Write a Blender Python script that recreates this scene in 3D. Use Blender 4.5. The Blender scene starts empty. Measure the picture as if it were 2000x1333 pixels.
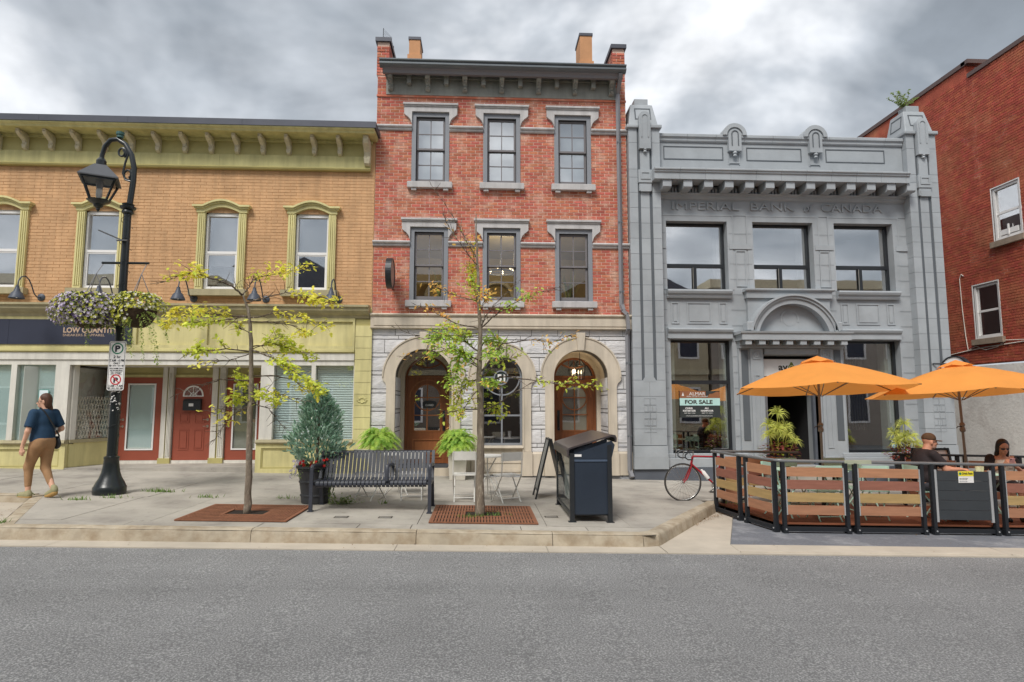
import bpy, bmesh, math, random
import numpy as np
from mathutils import Vector, Matrix
R = math.radians
random.seed(7); np.random.seed(7)
scene = bpy.context.scene
COL = scene.collection

# ------------------------------------------------------------------ camera
F_PX, CAM_H, CAM_D, YAW = 1200.0, 1.65, 14.4, R(2.9)
PITCH = math.atan((790 - 666.5) / F_PX)
cam_d = bpy.data.cameras.new('camera'); cam = bpy.data.objects.new('camera', cam_d); COL.objects.link(cam)
cam_d.sensor_width = 36; cam_d.sensor_fit = 'HORIZONTAL'; cam_d.lens = 36 * F_PX / 2000
cam_d.clip_end = 2000; cam_d.clip_start = 0.05
cam.location = (0, -CAM_D, CAM_H)
cam.rotation_euler = (math.pi / 2 + PITCH, 0, -YAW)
scene.camera = cam
# ------------------------------------------------------------------ sky and sun (overcast afternoon, light from behind the camera)
SUN_EL, SUN_AZ = R(52), R(208)      # azimuth clockwise from +Y
world = bpy.data.worlds.new('World'); scene.world = world; world.use_nodes = True
def make_world():
    nt = world.node_tree; N = nt.nodes; L = nt.links; N.clear()
    out = N.new('ShaderNodeOutputWorld'); mix = N.new('ShaderNodeMixShader')
    sky = N.new('ShaderNodeTexSky'); sky.sky_type = 'NISHITA'; sky.sun_disc = False
    sky.sun_elevation = SUN_EL; sky.sun_rotation = SUN_AZ; sky.air_density = 1.0; sky.dust_density = 1.5
    b1 = N.new('ShaderNodeBackground'); b1.inputs[1].default_value = 0.07; L.new(sky.outputs[0], b1.inputs[0])
    b2 = N.new('ShaderNodeBackground'); b2.inputs[1].default_value = 0.56
    tc = N.new('ShaderNodeTexCoord'); sep = N.new('ShaderNodeSeparateXYZ'); L.new(tc.outputs['Generated'], sep.inputs[0])
    mx = N.new('ShaderNodeMath'); mx.operation = 'MAXIMUM'; mx.inputs[1].default_value = 0.0; L.new(sep.outputs[2], mx.inputs[0])
    ad = N.new('ShaderNodeMath'); ad.operation = 'ADD'; ad.inputs[1].default_value = 0.42; L.new(mx.outputs[0], ad.inputs[0])
    dx = N.new('ShaderNodeMath'); dx.operation = 'DIVIDE'; L.new(sep.outputs[0], dx.inputs[0]); L.new(ad.outputs[0], dx.inputs[1])
    dy = N.new('ShaderNodeMath'); dy.operation = 'DIVIDE'; L.new(sep.outputs[1], dy.inputs[0]); L.new(ad.outputs[0], dy.inputs[1])
    cmb = N.new('ShaderNodeCombineXYZ'); L.new(dx.outputs[0], cmb.inputs[0]); L.new(dy.outputs[0], cmb.inputs[1])
    n1 = N.new('ShaderNodeTexNoise'); n1.inputs['Scale'].default_value = 1.7; n1.inputs['Detail'].default_value = 5; n1.inputs['Roughness'].default_value = 0.56; n1.inputs['Distortion'].default_value = 0.35
    mp = N.new('ShaderNodeMapping'); mp.inputs['Location'].default_value = (2.75, 7.9, 1.0); L.new(cmb.outputs[0], mp.inputs[0]); L.new(mp.outputs[0], n1.inputs['Vector'])
    rp = N.new('ShaderNodeValToRGB'); e = rp.color_ramp
    e.elements[0].position = 0.38; e.elements[0].color = (0.30, 0.335, 0.375, 1)
    e.elements[1].position = 0.62; e.elements[1].color = (0.96, 0.98, 1.01, 1)
    m = e.elements.new(0.50); m.color = (0.53, 0.565, 0.61, 1)
    L.new(n1.outputs['Fac'], rp.inputs[0])
    n2 = N.new('ShaderNodeTexNoise'); n2.inputs['Scale'].default_value = 6; n2.inputs['Detail'].default_value = 8; n2.inputs['Roughness'].default_value = 0.55
    L.new(mp.outputs[0], n2.inputs['Vector'])
    r2 = N.new('ShaderNodeMapRange'); r2.inputs[1].default_value = 0.3; r2.inputs[2].default_value = 0.7; r2.inputs[3].default_value = 0.84; r2.inputs[4].default_value = 1.13
    L.new(n2.outputs['Fac'], r2.inputs[0])
    mu = N.new('ShaderNodeMixRGB'); mu.blend_type = 'MULTIPLY'; mu.inputs[0].default_value = 1.0
    L.new(rp.outputs[0], mu.inputs[1]); L.new(r2.outputs[0], mu.inputs[2]); L.new(mu.outputs[0], b2.inputs[0])
    mix.inputs[0].default_value = 0.94
    L.new(b1.outputs[0], mix.inputs[1]); L.new(b2.outputs[0], mix.inputs[2]); L.new(mix.outputs[0], out.inputs[0])
make_world()
sun_d = bpy.data.lights.new('sun', 'SUN'); sun_d.energy = 1.5; sun_d.angle = R(20); sun_d.color = (1.0, 0.965, 0.91)
sun = bpy.data.objects.new('sun', sun_d); COL.objects.link(sun)
_sd = Vector((math.sin(SUN_AZ) * math.cos(SUN_EL), math.cos(SUN_AZ) * math.cos(SUN_EL), math.sin(SUN_EL)))
sun.rotation_euler = (-_sd).to_track_quat('-Z', 'Y').to_euler()
vs = scene.view_settings; vs.view_transform = 'Standard'; vs.look = 'None'; vs.gamma = 1; vs.exposure = 1.04; vs.use_curve_mapping = False
scene.render.engine = 'CYCLES'; scene.cycles.use_denoising = True
scene.cycles.max_bounces = 6; scene.cycles.diffuse_bounces = 3; scene.cycles.glossy_bounces = 3; scene.cycles.transparent_max_bounces = 12; scene.cycles.caustics_reflective = False; scene.cycles.caustics_refractive = False

# ------------------------------------------------------------------ materials
def lin(v):
    v /= 255.0
    return v / 12.92 if v <= 0.04045 else ((v + 0.055) / 1.055) ** 2.4
def c(r, g, b, k=1.0): return (lin(r) * k, lin(g) * k, lin(b) * k, 1)
MATS = {}
def pm(name, col, rough=0.75, var=0.12, vs=2.5, bump=0.0, bs=60, metal=0.0, col2=None, c2s=1.5, c2a=0.5, c2w=0.12, isl=0.0, grime=0.0, streak=False, spec=0.4, stretch=None, ihue=0.0, trans=0.0, spots=0.0, lanes=0.0):
    """principled surface: colour varied by world-space noise, optional second colour in patches, per-island variation and fine relief"""
    if name in MATS: return MATS[name]
    m = bpy.data.materials.new(name); m.use_nodes = True; nt = m.node_tree; N = nt.nodes; L = nt.links
    p = N['Principled BSDF']; p.inputs['Roughness'].default_value = rough; p.inputs['Metallic'].default_value = metal
    p.inputs['Specular IOR Level'].default_value = spec
    geo = N.new('ShaderNodeNewGeometry'); pos = geo.outputs['Position']
    if stretch:
        mp = N.new('ShaderNodeMapping'); mp.inputs['Scale'].default_value = stretch; L.new(pos, mp.inputs[0]); pos = mp.outputs[0]
    def noise(scale, det=4, rg=0.55, src=None):
        n = N.new('ShaderNodeTexNoise'); n.inputs['Scale'].default_value = scale; n.inputs['Detail'].default_value = det; n.inputs['Roughness'].default_value = rg
        L.new(src or pos, n.inputs['Vector']); return n.outputs['Fac']
    def rng(src, a, b, lo, hi):
        r = N.new('ShaderNodeMapRange'); r.inputs[1].default_value = a; r.inputs[2].default_value = b; r.inputs[3].default_value = lo; r.inputs[4].default_value = hi
        L.new(src, r.inputs[0]); return r.outputs[0]
    cur = N.new('ShaderNodeRGB'); cur.outputs[0].default_value = col; cur = cur.outputs[0]
    def mul(a, fac):
        x = N.new('ShaderNodeMixRGB'); x.blend_type = 'MULTIPLY'; x.inputs[0].default_value = 1; L.new(a, x.inputs[1]); L.new(fac, x.inputs[2]); return x.outputs[0]
    if isl or ihue:
        oi = N.new('ShaderNodeObjectInfo'); ad = N.new('ShaderNodeMath'); ad.operation = 'ADD'
        L.new(geo.outputs['Random Per Island'], ad.inputs[0]); L.new(oi.outputs['Random'], ad.inputs[1])
        fr = N.new('ShaderNodeMath'); fr.operation = 'FRACT'; L.new(ad.outputs[0], fr.inputs[0])
        if ihue:
            fr2 = N.new('ShaderNodeMath'); fr2.operation = 'MULTIPLY'; fr2.inputs[1].default_value = 7.31; L.new(fr.outputs[0], fr2.inputs[0])
            fr3 = N.new('ShaderNodeMath'); fr3.operation = 'FRACT'; L.new(fr2.outputs[0], fr3.inputs[0])
            h = N.new('ShaderNodeHueSaturation'); L.new(cur, h.inputs['Color']); L.new(rng(fr3.outputs[0], 0, 1, 0.5 - ihue, 0.5 + ihue), h.inputs['Hue']); cur = h.outputs[0]
        if isl: cur = mul(cur, rng(fr.outputs[0], 0, 1, 1 - isl, 1 + isl))
    if col2:
        x = N.new('ShaderNodeMixRGB'); c2 = N.new('ShaderNodeRGB'); c2.outputs[0].default_value = col2
        L.new(rng(noise(c2s, 7, 0.62), 1 - c2a - c2w / 2, 1 - c2a + c2w / 2, 0, 1), x.inputs[0]); L.new(cur, x.inputs[1]); L.new(c2.outputs[0], x.inputs[2]); cur = x.outputs[0]
    if var: cur = mul(cur, rng(noise(vs, 6, 0.6), 0.3, 0.7, 1 - var, 1 + var))
    if streak:
        mp2 = N.new('ShaderNodeMapping'); mp2.inputs['Scale'].default_value = (1, 1, 0.12); L.new(geo.outputs['Position'], mp2.inputs[0])
        cur = mul(cur, rng(noise(6.0, 5, 0.6, mp2.outputs[0]), 0.35, 0.7, 1.06, 0.80))
    if lanes:
        mp3 = N.new('ShaderNodeMapping'); mp3.inputs['Scale'].default_value = (0.10, 0.9, 1); L.new(geo.outputs['Position'], mp3.inputs[0])
        cur = mul(cur, rng(noise(1.0, 6, 0.6, mp3.outputs[0]), 0.35, 0.65, 1 - lanes, 1 + lanes)); cur = mul(cur, rng(noise(0.35, 6, 0.7), 0.5, 0.62, 1.0, 1 - lanes))
    if spots: cur = mul(cur, rng(noise(13, 2, 0.4), 0.68, 0.72, 1.0, 1 - spots)); cur = mul(cur, rng(noise(2.2, 8, 0.75), 0.55, 0.75, 1.0, 1 - spots * .7))
    if grime: cur = mul(cur, rng(noise(0.9, 8, 0.65), 0.42, 0.7, 1.0, 1 - grime))
    L.new(cur, p.inputs['Base Color'])
    if trans:
        tr = N.new('ShaderNodeBsdfTranslucent'); L.new(cur, tr.inputs[0]); ms = N.new('ShaderNodeMixShader'); ms.inputs[0].default_value = trans
        L.new(p.outputs[0], ms.inputs[1]); L.new(tr.outputs[0], ms.inputs[2]); L.new(ms.outputs[0], N['Material Output'].inputs[0])
    if bump:
        b = N.new('ShaderNodeBump'); b.inputs['Strength'].default_value = bump; b.inputs['Distance'].default_value = 0.02
        L.new(noise(bs, 5, 0.65), b.inputs['Height']); L.new(b.outputs[0], p.inputs['Normal'])
    MATS[name] = m; return m
def glass(name, fac=0.4, tint=(1, 1, 1, 1), wav=0.02, gl=(1, 1, 1, 1)):
    if name in MATS: return MATS[name]
    m = bpy.data.materials.new(name); m.use_nodes = True; nt = m.node_tree; N = nt.nodes; L = nt.links; N.remove(N['Principled BSDF'])
    t = N.new('ShaderNodeBsdfTransparent'); t.inputs[0].default_value = tint
    g = N.new('ShaderNodeBsdfGlossy'); g.inputs['Roughness'].default_value = 0.015; g.inputs[0].default_value = gl
    geo = N.new('ShaderNodeNewGeometry'); n = N.new('ShaderNodeTexNoise'); n.inputs['Scale'].default_value = 1.7; n.inputs['Detail'].default_value = 2; L.new(geo.outputs['Position'], n.inputs['Vector'])
    b = N.new('ShaderNodeBump'); b.inputs['Strength'].default_value = 1.0; b.inputs['Distance'].default_value = wav; L.new(n.outputs['Fac'], b.inputs['Height']); L.new(b.outputs[0], g.inputs['Normal'])
    mx = N.new('ShaderNodeMixShader'); mx.inputs[0].default_value = fac; L.new(t.outputs[0], mx.inputs[1]); L.new(g.outputs[0], mx.inputs[2]); L.new(mx.outputs[0], N['Material Output'].inputs[0])
    MATS[name] = m; return m
def emit(name, col, s):
    if name in MATS: return MATS[name]
    m = bpy.data.materials.new(name); m.use_nodes = True; p = m.node_tree.nodes['Principled BSDF']
    p.inputs['Emission Color'].default_value = col; p.inputs['Emission Strength'].default_value = s; MATS[name] = m; return m

# ------------------------------------------------------------------ scene graph helpers
ORG = {}
def thing(name, label, cat, loc=(0, 0, 0), group=None, local=False, rotz=0.0):
    o = bpy.data.objects.new(name, None); o.empty_display_size = 0.2; COL.objects.link(o)
    o.location = loc; o.rotation_euler = (0, 0, rotz); o['label'] = label; o['category'] = cat
    if group: o['group'] = group
    ORG[o.name] = Vector((0, 0, 0)) if (local or rotz) else Vector(loc)
    return o
def root_of(o):
    while o.parent: o = o.parent
    return o
def org_of(parent):
    return ORG.get(root_of(parent).name, Vector((0, 0, 0))) if parent else Vector((0, 0, 0))
def depth_of(o):
    n = 0
    while o.parent: o = o.parent; n += 1
    return n
def link(name, me, parent=None, loc=(0, 0, 0), rot=(0, 0, 0), scale=None, kind=None, label=None, group=None):
    o = bpy.data.objects.new(name, me); COL.objects.link(o); o.location = loc; o.rotation_euler = rot
    if scale: o.scale = scale
    if parent:
        while depth_of(parent) >= 2: parent = parent.parent
        o.parent = parent
    if kind: o['kind'] = kind
    if label: o['label'] = label
    if group: o['group'] = group
    return o
def inst(name, me, parent, at, rot=(0, 0, 0), scale=None):      # a piece sharing mesh data, at a world position
    return link(name, me, parent, Vector(at) - org_of(parent), rot, scale)
def copy_tree(o, parent=None):
    cpy = o.copy(); COL.objects.link(cpy); cpy.parent = parent
    for ch in list(o.children): copy_tree(ch, cpy)
    return cpy
class B:
    def __init__(s): s.v = []; s.f = []
    def add(s, vs, fs):
        k = len(s.v); s.v += [tuple(p) for p in vs]; s.f += [tuple(i + k for i in f) for f in fs]; return s
    def box(s, x0, x1, y0, y1, z0, z1):
        return s.add([(x0, y0, z0), (x1, y0, z0), (x1, y1, z0), (x0, y1, z0), (x0, y0, z1), (x1, y0, z1), (x1, y1, z1), (x0, y1, z1)],
                     [(0, 3, 2, 1), (4, 5, 6, 7), (0, 1, 5, 4), (1, 2, 6, 5), (2, 3, 7, 6), (3, 0, 4, 7)])
    def prism(s, poly, a, b, ax='y'):
        n = len(poly)
        def P(u, w, t): return (u, t, w) if ax == 'y' else ((u, w, t) if ax == 'z' else (t, u, w))
        vs = [P(u, w, a) for u, w in poly] + [P(u, w, b) for u, w in poly]
        fs = [tuple(range(n)), tuple(range(2 * n - 1, n - 1, -1))] + [(i, (i + 1) % n, n + (i + 1) % n, n + i) for i in range(n)]
        return s.add(vs, fs)
    def ring(s, cx, cz, r0, r1, a0, a1, y0, y1, n=24, sx=1.0):
        """flat arch or ring in the XZ plane between two radii, extruded in Y"""
        vs = []; fs = []
        full = abs(a1 - a0) >= 359.9
        m = n if full else n + 1
        for i in range(m):
            a = R(a0 + (a1 - a0) * i / n); ca, sa = math.cos(a) * sx, math.sin(a)
            for (r, y) in ((r0, y0), (r1, y0), (r1, y1), (r0, y1)): vs.append((cx + r * ca, y, cz + r * sa))
        for i in range(n):
            j = (i + 1) % m
            for k in range(4):
                l = (k + 1) % 4; fs.append((i * 4 + k, i * 4 + l, j * 4 + l, j * 4 + k))
        if not full: fs += [(0, 1, 2, 3), (4 * n, 4 * n + 3, 4 * n + 2, 4 * n + 1)]
        return s.add(vs, fs)
    def tube(s, pts, r=0.02, n=8, closed=False, cap=True):
        pts = [Vector(p) for p in pts]; m = len(pts)
        rs = r if isinstance(r, (list, tuple)) else [r] * m
        vs = []; fs = []; prev = None
        for i, p in enumerate(pts):
            if closed: t = pts[(i + 1) % m] - pts[i - 1]
            else: t = pts[min(i + 1, m - 1)] - pts[max(i - 1, 0)]
            if t.length < 1e-9: t = Vector((0, 0, 1))
            t.normalize()
            if prev is None:
                u = t.orthogonal().normalized()
            else:
                u = prev - t * prev.dot(t)
                u = u.normalized() if u.length > 1e-6 else t.orthogonal().normalized()
            prev = u; w = t.cross(u)
            for k in range(n):
                a = 2 * math.pi * k / n + math.pi / n; vs.append(p + (u * math.cos(a) + w * math.sin(a)) * rs[i])
        for i in range(m if closed else m - 1):
            j = (i + 1) % m
            for k in range(n):
                l = (k + 1) % n; fs.append((i * n + k, i * n + l, j * n + l, j * n + k))
        if cap and not closed: fs += [tuple(range(n - 1, -1, -1)), tuple((m - 1) * n + k for k in range(n))]
        return s.add(vs, fs)
    def bar(s, p, q, w, h=None, up=(0, 0, 1)):
        """square bar from p to q"""
        h = h or w; p = Vector(p); q = Vector(q); t = (q - p).normalized(); u = Vector(up)
        sd = t.cross(u)
        sd = sd.normalized() if sd.length > 1e-5 else t.orthogonal().normalized()
        up2 = sd.cross(t)
        vs = []
        for e in (p, q):
            for a, b_ in ((-1, -1), (1, -1), (1, 1), (-1, 1)): vs.append(e + sd * a * w / 2 + up2 * b_ * h / 2)
        return s.add(vs, [(0, 1, 2, 3), (7, 6, 5, 4), (0, 4, 5, 1), (1, 5, 6, 2), (2, 6, 7, 3), (3, 7, 4, 0)])
    def lathe(s, prof, c0=(0, 0, 0), n=20, sx=1, sy=1):
        vs = []; fs = []; m = len(prof)
        for (r, z) in prof:
            for k in range(n):
                a = 2 * math.pi * k / n; vs.append((c0[0] + r * math.cos(a) * sx, c0[1] + r * math.sin(a) * sy, c0[2] + z))
        for i in range(m - 1):
            for k in range(n):
                l = (k + 1) % n; fs.append((i * n + k, i * n + l, (i + 1) * n + l, (i + 1) * n + k))
        if prof[0][0] > 1e-5: fs.append(tuple(range(n - 1, -1, -1)))
        if prof[-1][0] > 1e-5: fs.append(tuple((m - 1) * n + k for k in range(n)))
        return s.add(vs, fs)
    def frame(s, x0, x1, z0, z1, w, y0, y1, wb=None):
        """rectangular frame of four butted bars in the XZ plane"""
        wb = wb or w
        s.box(x0, x0 + w, y0, y1, z0, z1); s.box(x1 - w, x1, y0, y1, z0, z1)
        s.box(x0 + w, x1 - w, y0, y1, z1 - w, z1); s.box(x0 + w, x1 - w, y0, y1, z0, z0 + wb); return s
    def xf(s, M):
        s.v = [tuple(M @ Vector(p)) for p in s.v]; return s
    def mesh(s, name, mat, off=Vector((0, 0, 0)), smooth=False, weld=False):
        me = bpy.data.meshes.new(name); me.from_pydata([(x - off.x, y - off.y, z - off.z) for x, y, z in s.v], [], s.f)
        bm = bmesh.new(); bm.from_mesh(me)
        if weld: bmesh.ops.remove_doubles(bm, verts=bm.verts, dist=1e-5)
        bmesh.ops.recalc_face_normals(bm, faces=bm.faces); bm.to_mesh(me); bm.free()
        if mat: me.materials.append(mat)
        if smooth:
            me.polygons.foreach_set('use_smooth', [True] * len(me.polygons))
            if smooth != 'all': me.set_sharp_from_angle(angle=R(40))
        me.update(); return me
    def build(s, name, mat, parent=None, smooth=False, bevel=0, kind=None, label=None, weld=False, group=None):
        me = s.mesh(name, mat, org_of(parent), smooth, weld)
        o = link(name, me, parent, kind=kind, label=label, group=group)
        if bevel:
            b = o.modifiers.new('bevel', 'BEVEL'); b.width = bevel; b.segments = 2; b.limit_method = 'ANGLE'; b.angle_limit = R(40)
        return o
def tag(o, label, cat, group=None, kind=None):
    o['label'] = label
    if cat: o['category'] = cat
    if group: o['group'] = group
    if kind: o['kind'] = kind
    return o
_txt = {}
def text_mesh(s, size, mat, depth=0.002, align='LEFT', bold=0.0, shear=0.0):
    cu = bpy.data.curves.new('lettering', 'FONT'); cu.body = s; cu.size = size; cu.extrude = depth; cu.align_x = align; cu.offset = bold; cu.shear = shear
    cu.space_line = 1.0; cu.resolution_u = 4
    o = bpy.data.objects.new('lettering', cu); COL.objects.link(o)
    dg = bpy.context.evaluated_depsgraph_get(); me = bpy.data.meshes.new_from_object(o.evaluated_get(dg)); bpy.data.objects.remove(o)
    me.materials.clear(); me.materials.append(mat); return me
def text(s, at, size, mat, parent, rotz=0.0, width=None, height=None, tilt=0.0, **kw):
    """lettering standing upright, facing -Y (turned by rotz); width/height rescale it to a measured size"""
    me = text_mesh(s, size, mat, **kw)
    xs = [v.co.x for v in me.vertices]; ys = [v.co.y for v in me.vertices]
    sx = width / (max(xs) - min(xs)) if width else 1; sy = height / (max(ys) - min(ys)) if height else sx
    o = inst('lettering', me, parent, at, (math.pi / 2 - tilt, 0, rotz), (sx, sy if (height or width) else 1, 1)); return o
S = 0.0225
def gz(x): return -S * x
def smin(a, b, k):
    h = np.clip(0.5 + 0.5 * (b - a) / k, 0, 1); return b + (a - b) * h - k * h * (1 - h)

# ------------------------------------------------------------------ palette
m_tan = pm('painted tan brick', c(208, 165, 122), 0.8, 0.10, 1.2, 0.25, 90, isl=0.05, streak=True, grime=0.10)
m_tanj = pm('painted tan joint', c(198, 156, 114), 0.85, 0.1, 3)
m_olive = pm('olive green paint', c(204, 196, 138), 0.6, 0.08, 1.5, 0.12, 50, streak=True, grime=0.12)
m_olived = pm('deep olive paint', c(180, 170, 112), 0.6, 0.10, 2, 0.1, 50, grime=0.12)
m_lime = pm('pale lime paint', c(216, 206, 148), 0.6, 0.07, 1.5, 0.12, 50, streak=True, grime=0.10)
m_taupe = pm('taupe paint', c(172, 162, 128), 0.6, 0.08, 2, 0.1, 50, streak=True)
m_bracket = pm('weathered cream paint', c(198, 188, 160), 0.7, 0.15, 12, 0.2, 60, col2=c(140, 128, 104), c2s=25, c2a=0.35)
m_flash = pm('dark metal flashing', c(82, 84, 92), 0.45, 0.08, 2, 0, metal=0.3, grime=0.15)
m_white = pm('off-white paint', c(222, 218, 208), 0.6, 0.06, 2, 0.1, 60, streak=True, grime=0.10)
m_vinyl = pm('white window vinyl', c(232, 230, 228), 0.45, 0.03, 3)
m_blind = pm('white blind', c(238, 244, 248), 0.7, 0.03, 2)
m_paper = pm('pale frosted film', c(226, 240, 244), 0.7, 0.05, 1.0)
m_navyp = pm('navy sign panel', c(50, 54, 70), 0.5, 0.06, 2, grime=0.1)
m_sand = pm('sand lettering', c(190, 164, 140), 0.6, 0.05)
m_reddoor = pm('brick red door paint', c(150, 78, 60), 0.5, 0.06, 2, 0.05, 40)
m_dkgrey = pm('dark lamp grey', c(72, 78, 90), 0.5, 0.1, 8)
m_black = pm('black painted metal', c(38, 41, 45), 0.42, 0.12, 6, 0.08, 120, spec=0.5)
m_blackg = pm('black gloss metal', c(28, 34, 36), 0.3, 0.12, 5, 0.05, 60, spec=0.55, grime=0.15)
m_brass = pm('satin metal', c(190, 182, 168), 0.3, 0.05, metal=0.9)
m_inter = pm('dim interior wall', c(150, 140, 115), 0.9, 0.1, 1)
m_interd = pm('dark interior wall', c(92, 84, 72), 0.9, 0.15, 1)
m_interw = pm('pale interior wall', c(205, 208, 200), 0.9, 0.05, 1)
m_floor = pm('interior floor', c(110, 96, 80), 0.6, 0.1, 2)
m_brick = pm('old red brick', c(186, 106, 84), 0.85, 0.14, 7, 0.5, 70, isl=0.2, ihue=0.012, col2=c(212, 172, 150), c2s=2.6, c2a=0.40, c2w=0.22)
m_mortar = pm('pale mortar', c(220, 190, 172), 0.9, 0.12, 9, 0.3, 90)
m_stone = pm('whitish rock-faced stone', c(216, 214, 214), 0.85, 0.10, 5, 0.9, 22, isl=0.06, col2=c(186, 186, 190), c2s=5, c2a=0.42, stretch=(0.5, 1, 1.6))
m_joint = pm('dark stone joint', c(92, 88, 84), 0.9, 0.1)
m_lime2 = pm('smooth limestone', c(204, 192, 174), 0.75, 0.06, 1.5, 0.10, 40, streak=True, grime=0.10)
m_course = pm('grey-white stone trim', c(192, 189, 188), 0.75, 0.08, 4, 0.2, 60, streak=True, grime=0.08)
m_casing = pm('blue-grey window paint', c(134, 137, 143), 0.5, 0.05, 2)
m_sash = pm('dark grey sash paint', c(120, 116, 118), 0.5, 0.05, 2)
m_cornice = pm('grey-green cornice paint', c(150, 150, 142), 0.6, 0.08, 2, 0.1, 60, streak=True, grime=0.1)
m_gutter = pm('grey metal gutter', c(104, 110, 114), 0.4, 0.08, 3, metal=0.2)
m_dsp = pm('grey downspout', c(136, 136, 140), 0.45, 0.06, 3, metal=0.2)
m_bank = pm('grey painted terracotta', c(164, 169, 173), 0.6, 0.08, 1.6, 0.12, 45, isl=0.05, grime=0.16)
m_bankj = pm('grey tile joint', c(92, 97, 102), 0.8, 0.05)
m_bankd = pm('slate grey plinth paint', c(92, 97, 106), 0.65, 0.1, 3, 0.15, 50, grime=0.2)
m_wood = pm('varnished oak', c(128, 76, 44), 0.35, 0.22, 3, 0.06, 80, stretch=(6, 6, 0.6), spec=0.5)
m_woodl = pm('varnished oak moulding', c(150, 94, 56), 0.35, 0.2, 3, stretch=(6, 6, 0.8), spec=0.5)
m_redb = pm('painted red brick', c(176, 88, 66), 0.85, 0.16, 4, 0.5, 70, isl=0.15, ihue=0.008, col2=c(184, 118, 84), c2s=0.7, c2a=0.40, c2w=0.2, grime=0.22)
m_redj = pm('worn red joint', c(150, 70, 54), 0.9, 0.2, 5, col2=c(205, 165, 145), c2s=2.0, c2a=0.40)
m_stucco = pm('grey stucco', c(238, 234, 228), 0.9, 0.10, 1.2, 0.5, 14, col2=c(214, 208, 202), c2s=1.2, c2a=0.45, grime=0.1)
m_cap = pm('brown metal coping', c(92, 74, 70), 0.5, 0.1, 3)
m_chim = pm('ochre rendered brick', c(198, 146, 104), 0.8, 0.1, 2, 0.2, 40, grime=0.15)
m_asph = pm('worn asphalt', c(120, 120, 121), 0.9, 0.2, 90, 0.8, 120, col2=c(172, 172, 171), c2s=66, c2a=0.46, c2w=0.16, grime=0.10, lanes=0.09)
m_patch = pm('blue-grey asphalt sealer', c(114, 117, 124), 0.8, 0.16, 30, 0.5, 120, col2=c(158, 160, 164), c2s=1.8, c2a=0.42, c2w=0.2, grime=0.1)
m_conc = pm('sidewalk concrete', c(176, 170, 160), 0.9, 0.09, 1.4, 0.25, 160, isl=0.06, col2=c(148, 142, 134), c2s=1.1, c2a=0.44, c2w=0.25, grime=0.12, spots=0.2)
m_kerb = pm('tan kerb concrete', c(182, 170, 150), 0.9, 0.12, 5, 0.5, 70, col2=c(146, 128, 104), c2s=4, c2a=0.42, c2w=0.3, grime=0.15)
m_gut = pm('gutter concrete', c(188, 178, 163), 0.9, 0.08, 3, 0.3, 120, grime=0.12)
m_crack = pm('dirt in joint', c(70, 64, 56), 0.95, 0.2, 20)
m_rust = pm('rusted cast iron', c(138, 92, 68), 0.85, 0.2, 14, 0.4, 90, grime=0.2)
m_soil = pm('dark soil', c(44, 36, 30), 0.95, 0.3, 25, 0.6, 60)
m_gl_sky = glass('window glass reflecting sky', 0.52, wav=0.0005)
m_gl_mid = glass('window glass', 0.18, wav=0.0005)
m_gl_shop = glass('shop window glass', 0.18, (0.93, 0.97, 0.95, 1), wav=0.0004)

# ------------------------------------------------------------------ ground, road, sidewalk
def sheet(name, poly, mat, dz, parent=None, th=0.0, kind='structure'):
    b = B(); n = len(poly)
    vs = [(x, y, gz(x) + dz) for x, y in poly]
    if th:
        vs += [(x, y, gz(x) + dz - th) for x, y in poly]
        b.add(vs, [tuple(range(n)), tuple(range(2 * n - 1, n - 1, -1))] + [(i, (i + 1) % n, n + (i + 1) % n, n + i) for i in range(n)])
    else: b.add(vs, [tuple(range(n))])
    return b.build(name, mat, parent, kind=kind)
def clip(poly, a, b_):
    """keep the part of a convex polygon left of the directed line a->b"""
    out = []
    def side(p): return (b_[0] - a[0]) * (p[1] - a[1]) - (b_[1] - a[1]) * (p[0] - a[0])
    for i in range(len(poly)):
        p, q = poly[i], poly[(i + 1) % len(poly)]; sp, sq = side(p), side(q)
        if sp >= 0: out.append(p)
        if sp * sq < 0:
            t = sp / (sp - sq); out.append((p[0] + t * (q[0] - p[0]), p[1] + t * (q[1] - p[1])))
    return out
road = sheet('road', [(-90, -90), (90, -90), (90, 60), (-90, 60)], m_asph, -0.165)
KY = -6.24
LD = ((-7.35, -3.72), (-6.05, -6.2))          # left end of the bump-out (top edge of the angled kerb)
RD = ((2.28, -6.24), (4.27, -3.30))           # right end of the bump-out
base = sheet('sidewalk', [(-30, -3.72), LD[0], LD[1], (-6.05, KY), (2.28, KY), (4.27, -3.30), (30, -3.30), (30, 12), (-30, 12)], m_crack, -0.012)
def slab(poly):
    g = 0.006
    cx = sum(p[0] for p in poly) / len(poly); cy = sum(p[1] for p in poly) / len(poly)
    q = []
    for x, y in poly:
        dx, dy = x - cx, y - cy; L_ = math.hypot(dx, dy); q.append((x - dx / L_ * g, y - dy / L_ * g))
    dz = random.uniform(-0.003, 0.002)
    sheet('paving_slab', q, m_conc, dz, base, 0.1, kind=None)
random.seed(3)
rows = [(-6.06, -5.76, [-6.3, -4.6, -2.9, -1.62, -.92, .55, 1.45, 4.0]),
        (-5.76, -3.72, [-7.4, -5.55, -4.4, -2.45, -0.86, 0.92, 2.1, 4.4]),
        (-3.72, -1.9, [-22, -19, -16, -13, -11, -9.2, -7.3, -5.5, -3.6, -1.7, 0.2, 2.1, 4.0, 6, 8, 10, 12, 14, 16]),
        (-1.9, 1.2, [-22, -19, -16, -13, -11, -9.2, -7.3, -5.5, -3.6, -1.7, 0.2, 2.1, 4.0, 6, 8, 10, 12, 14, 16])]
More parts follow.
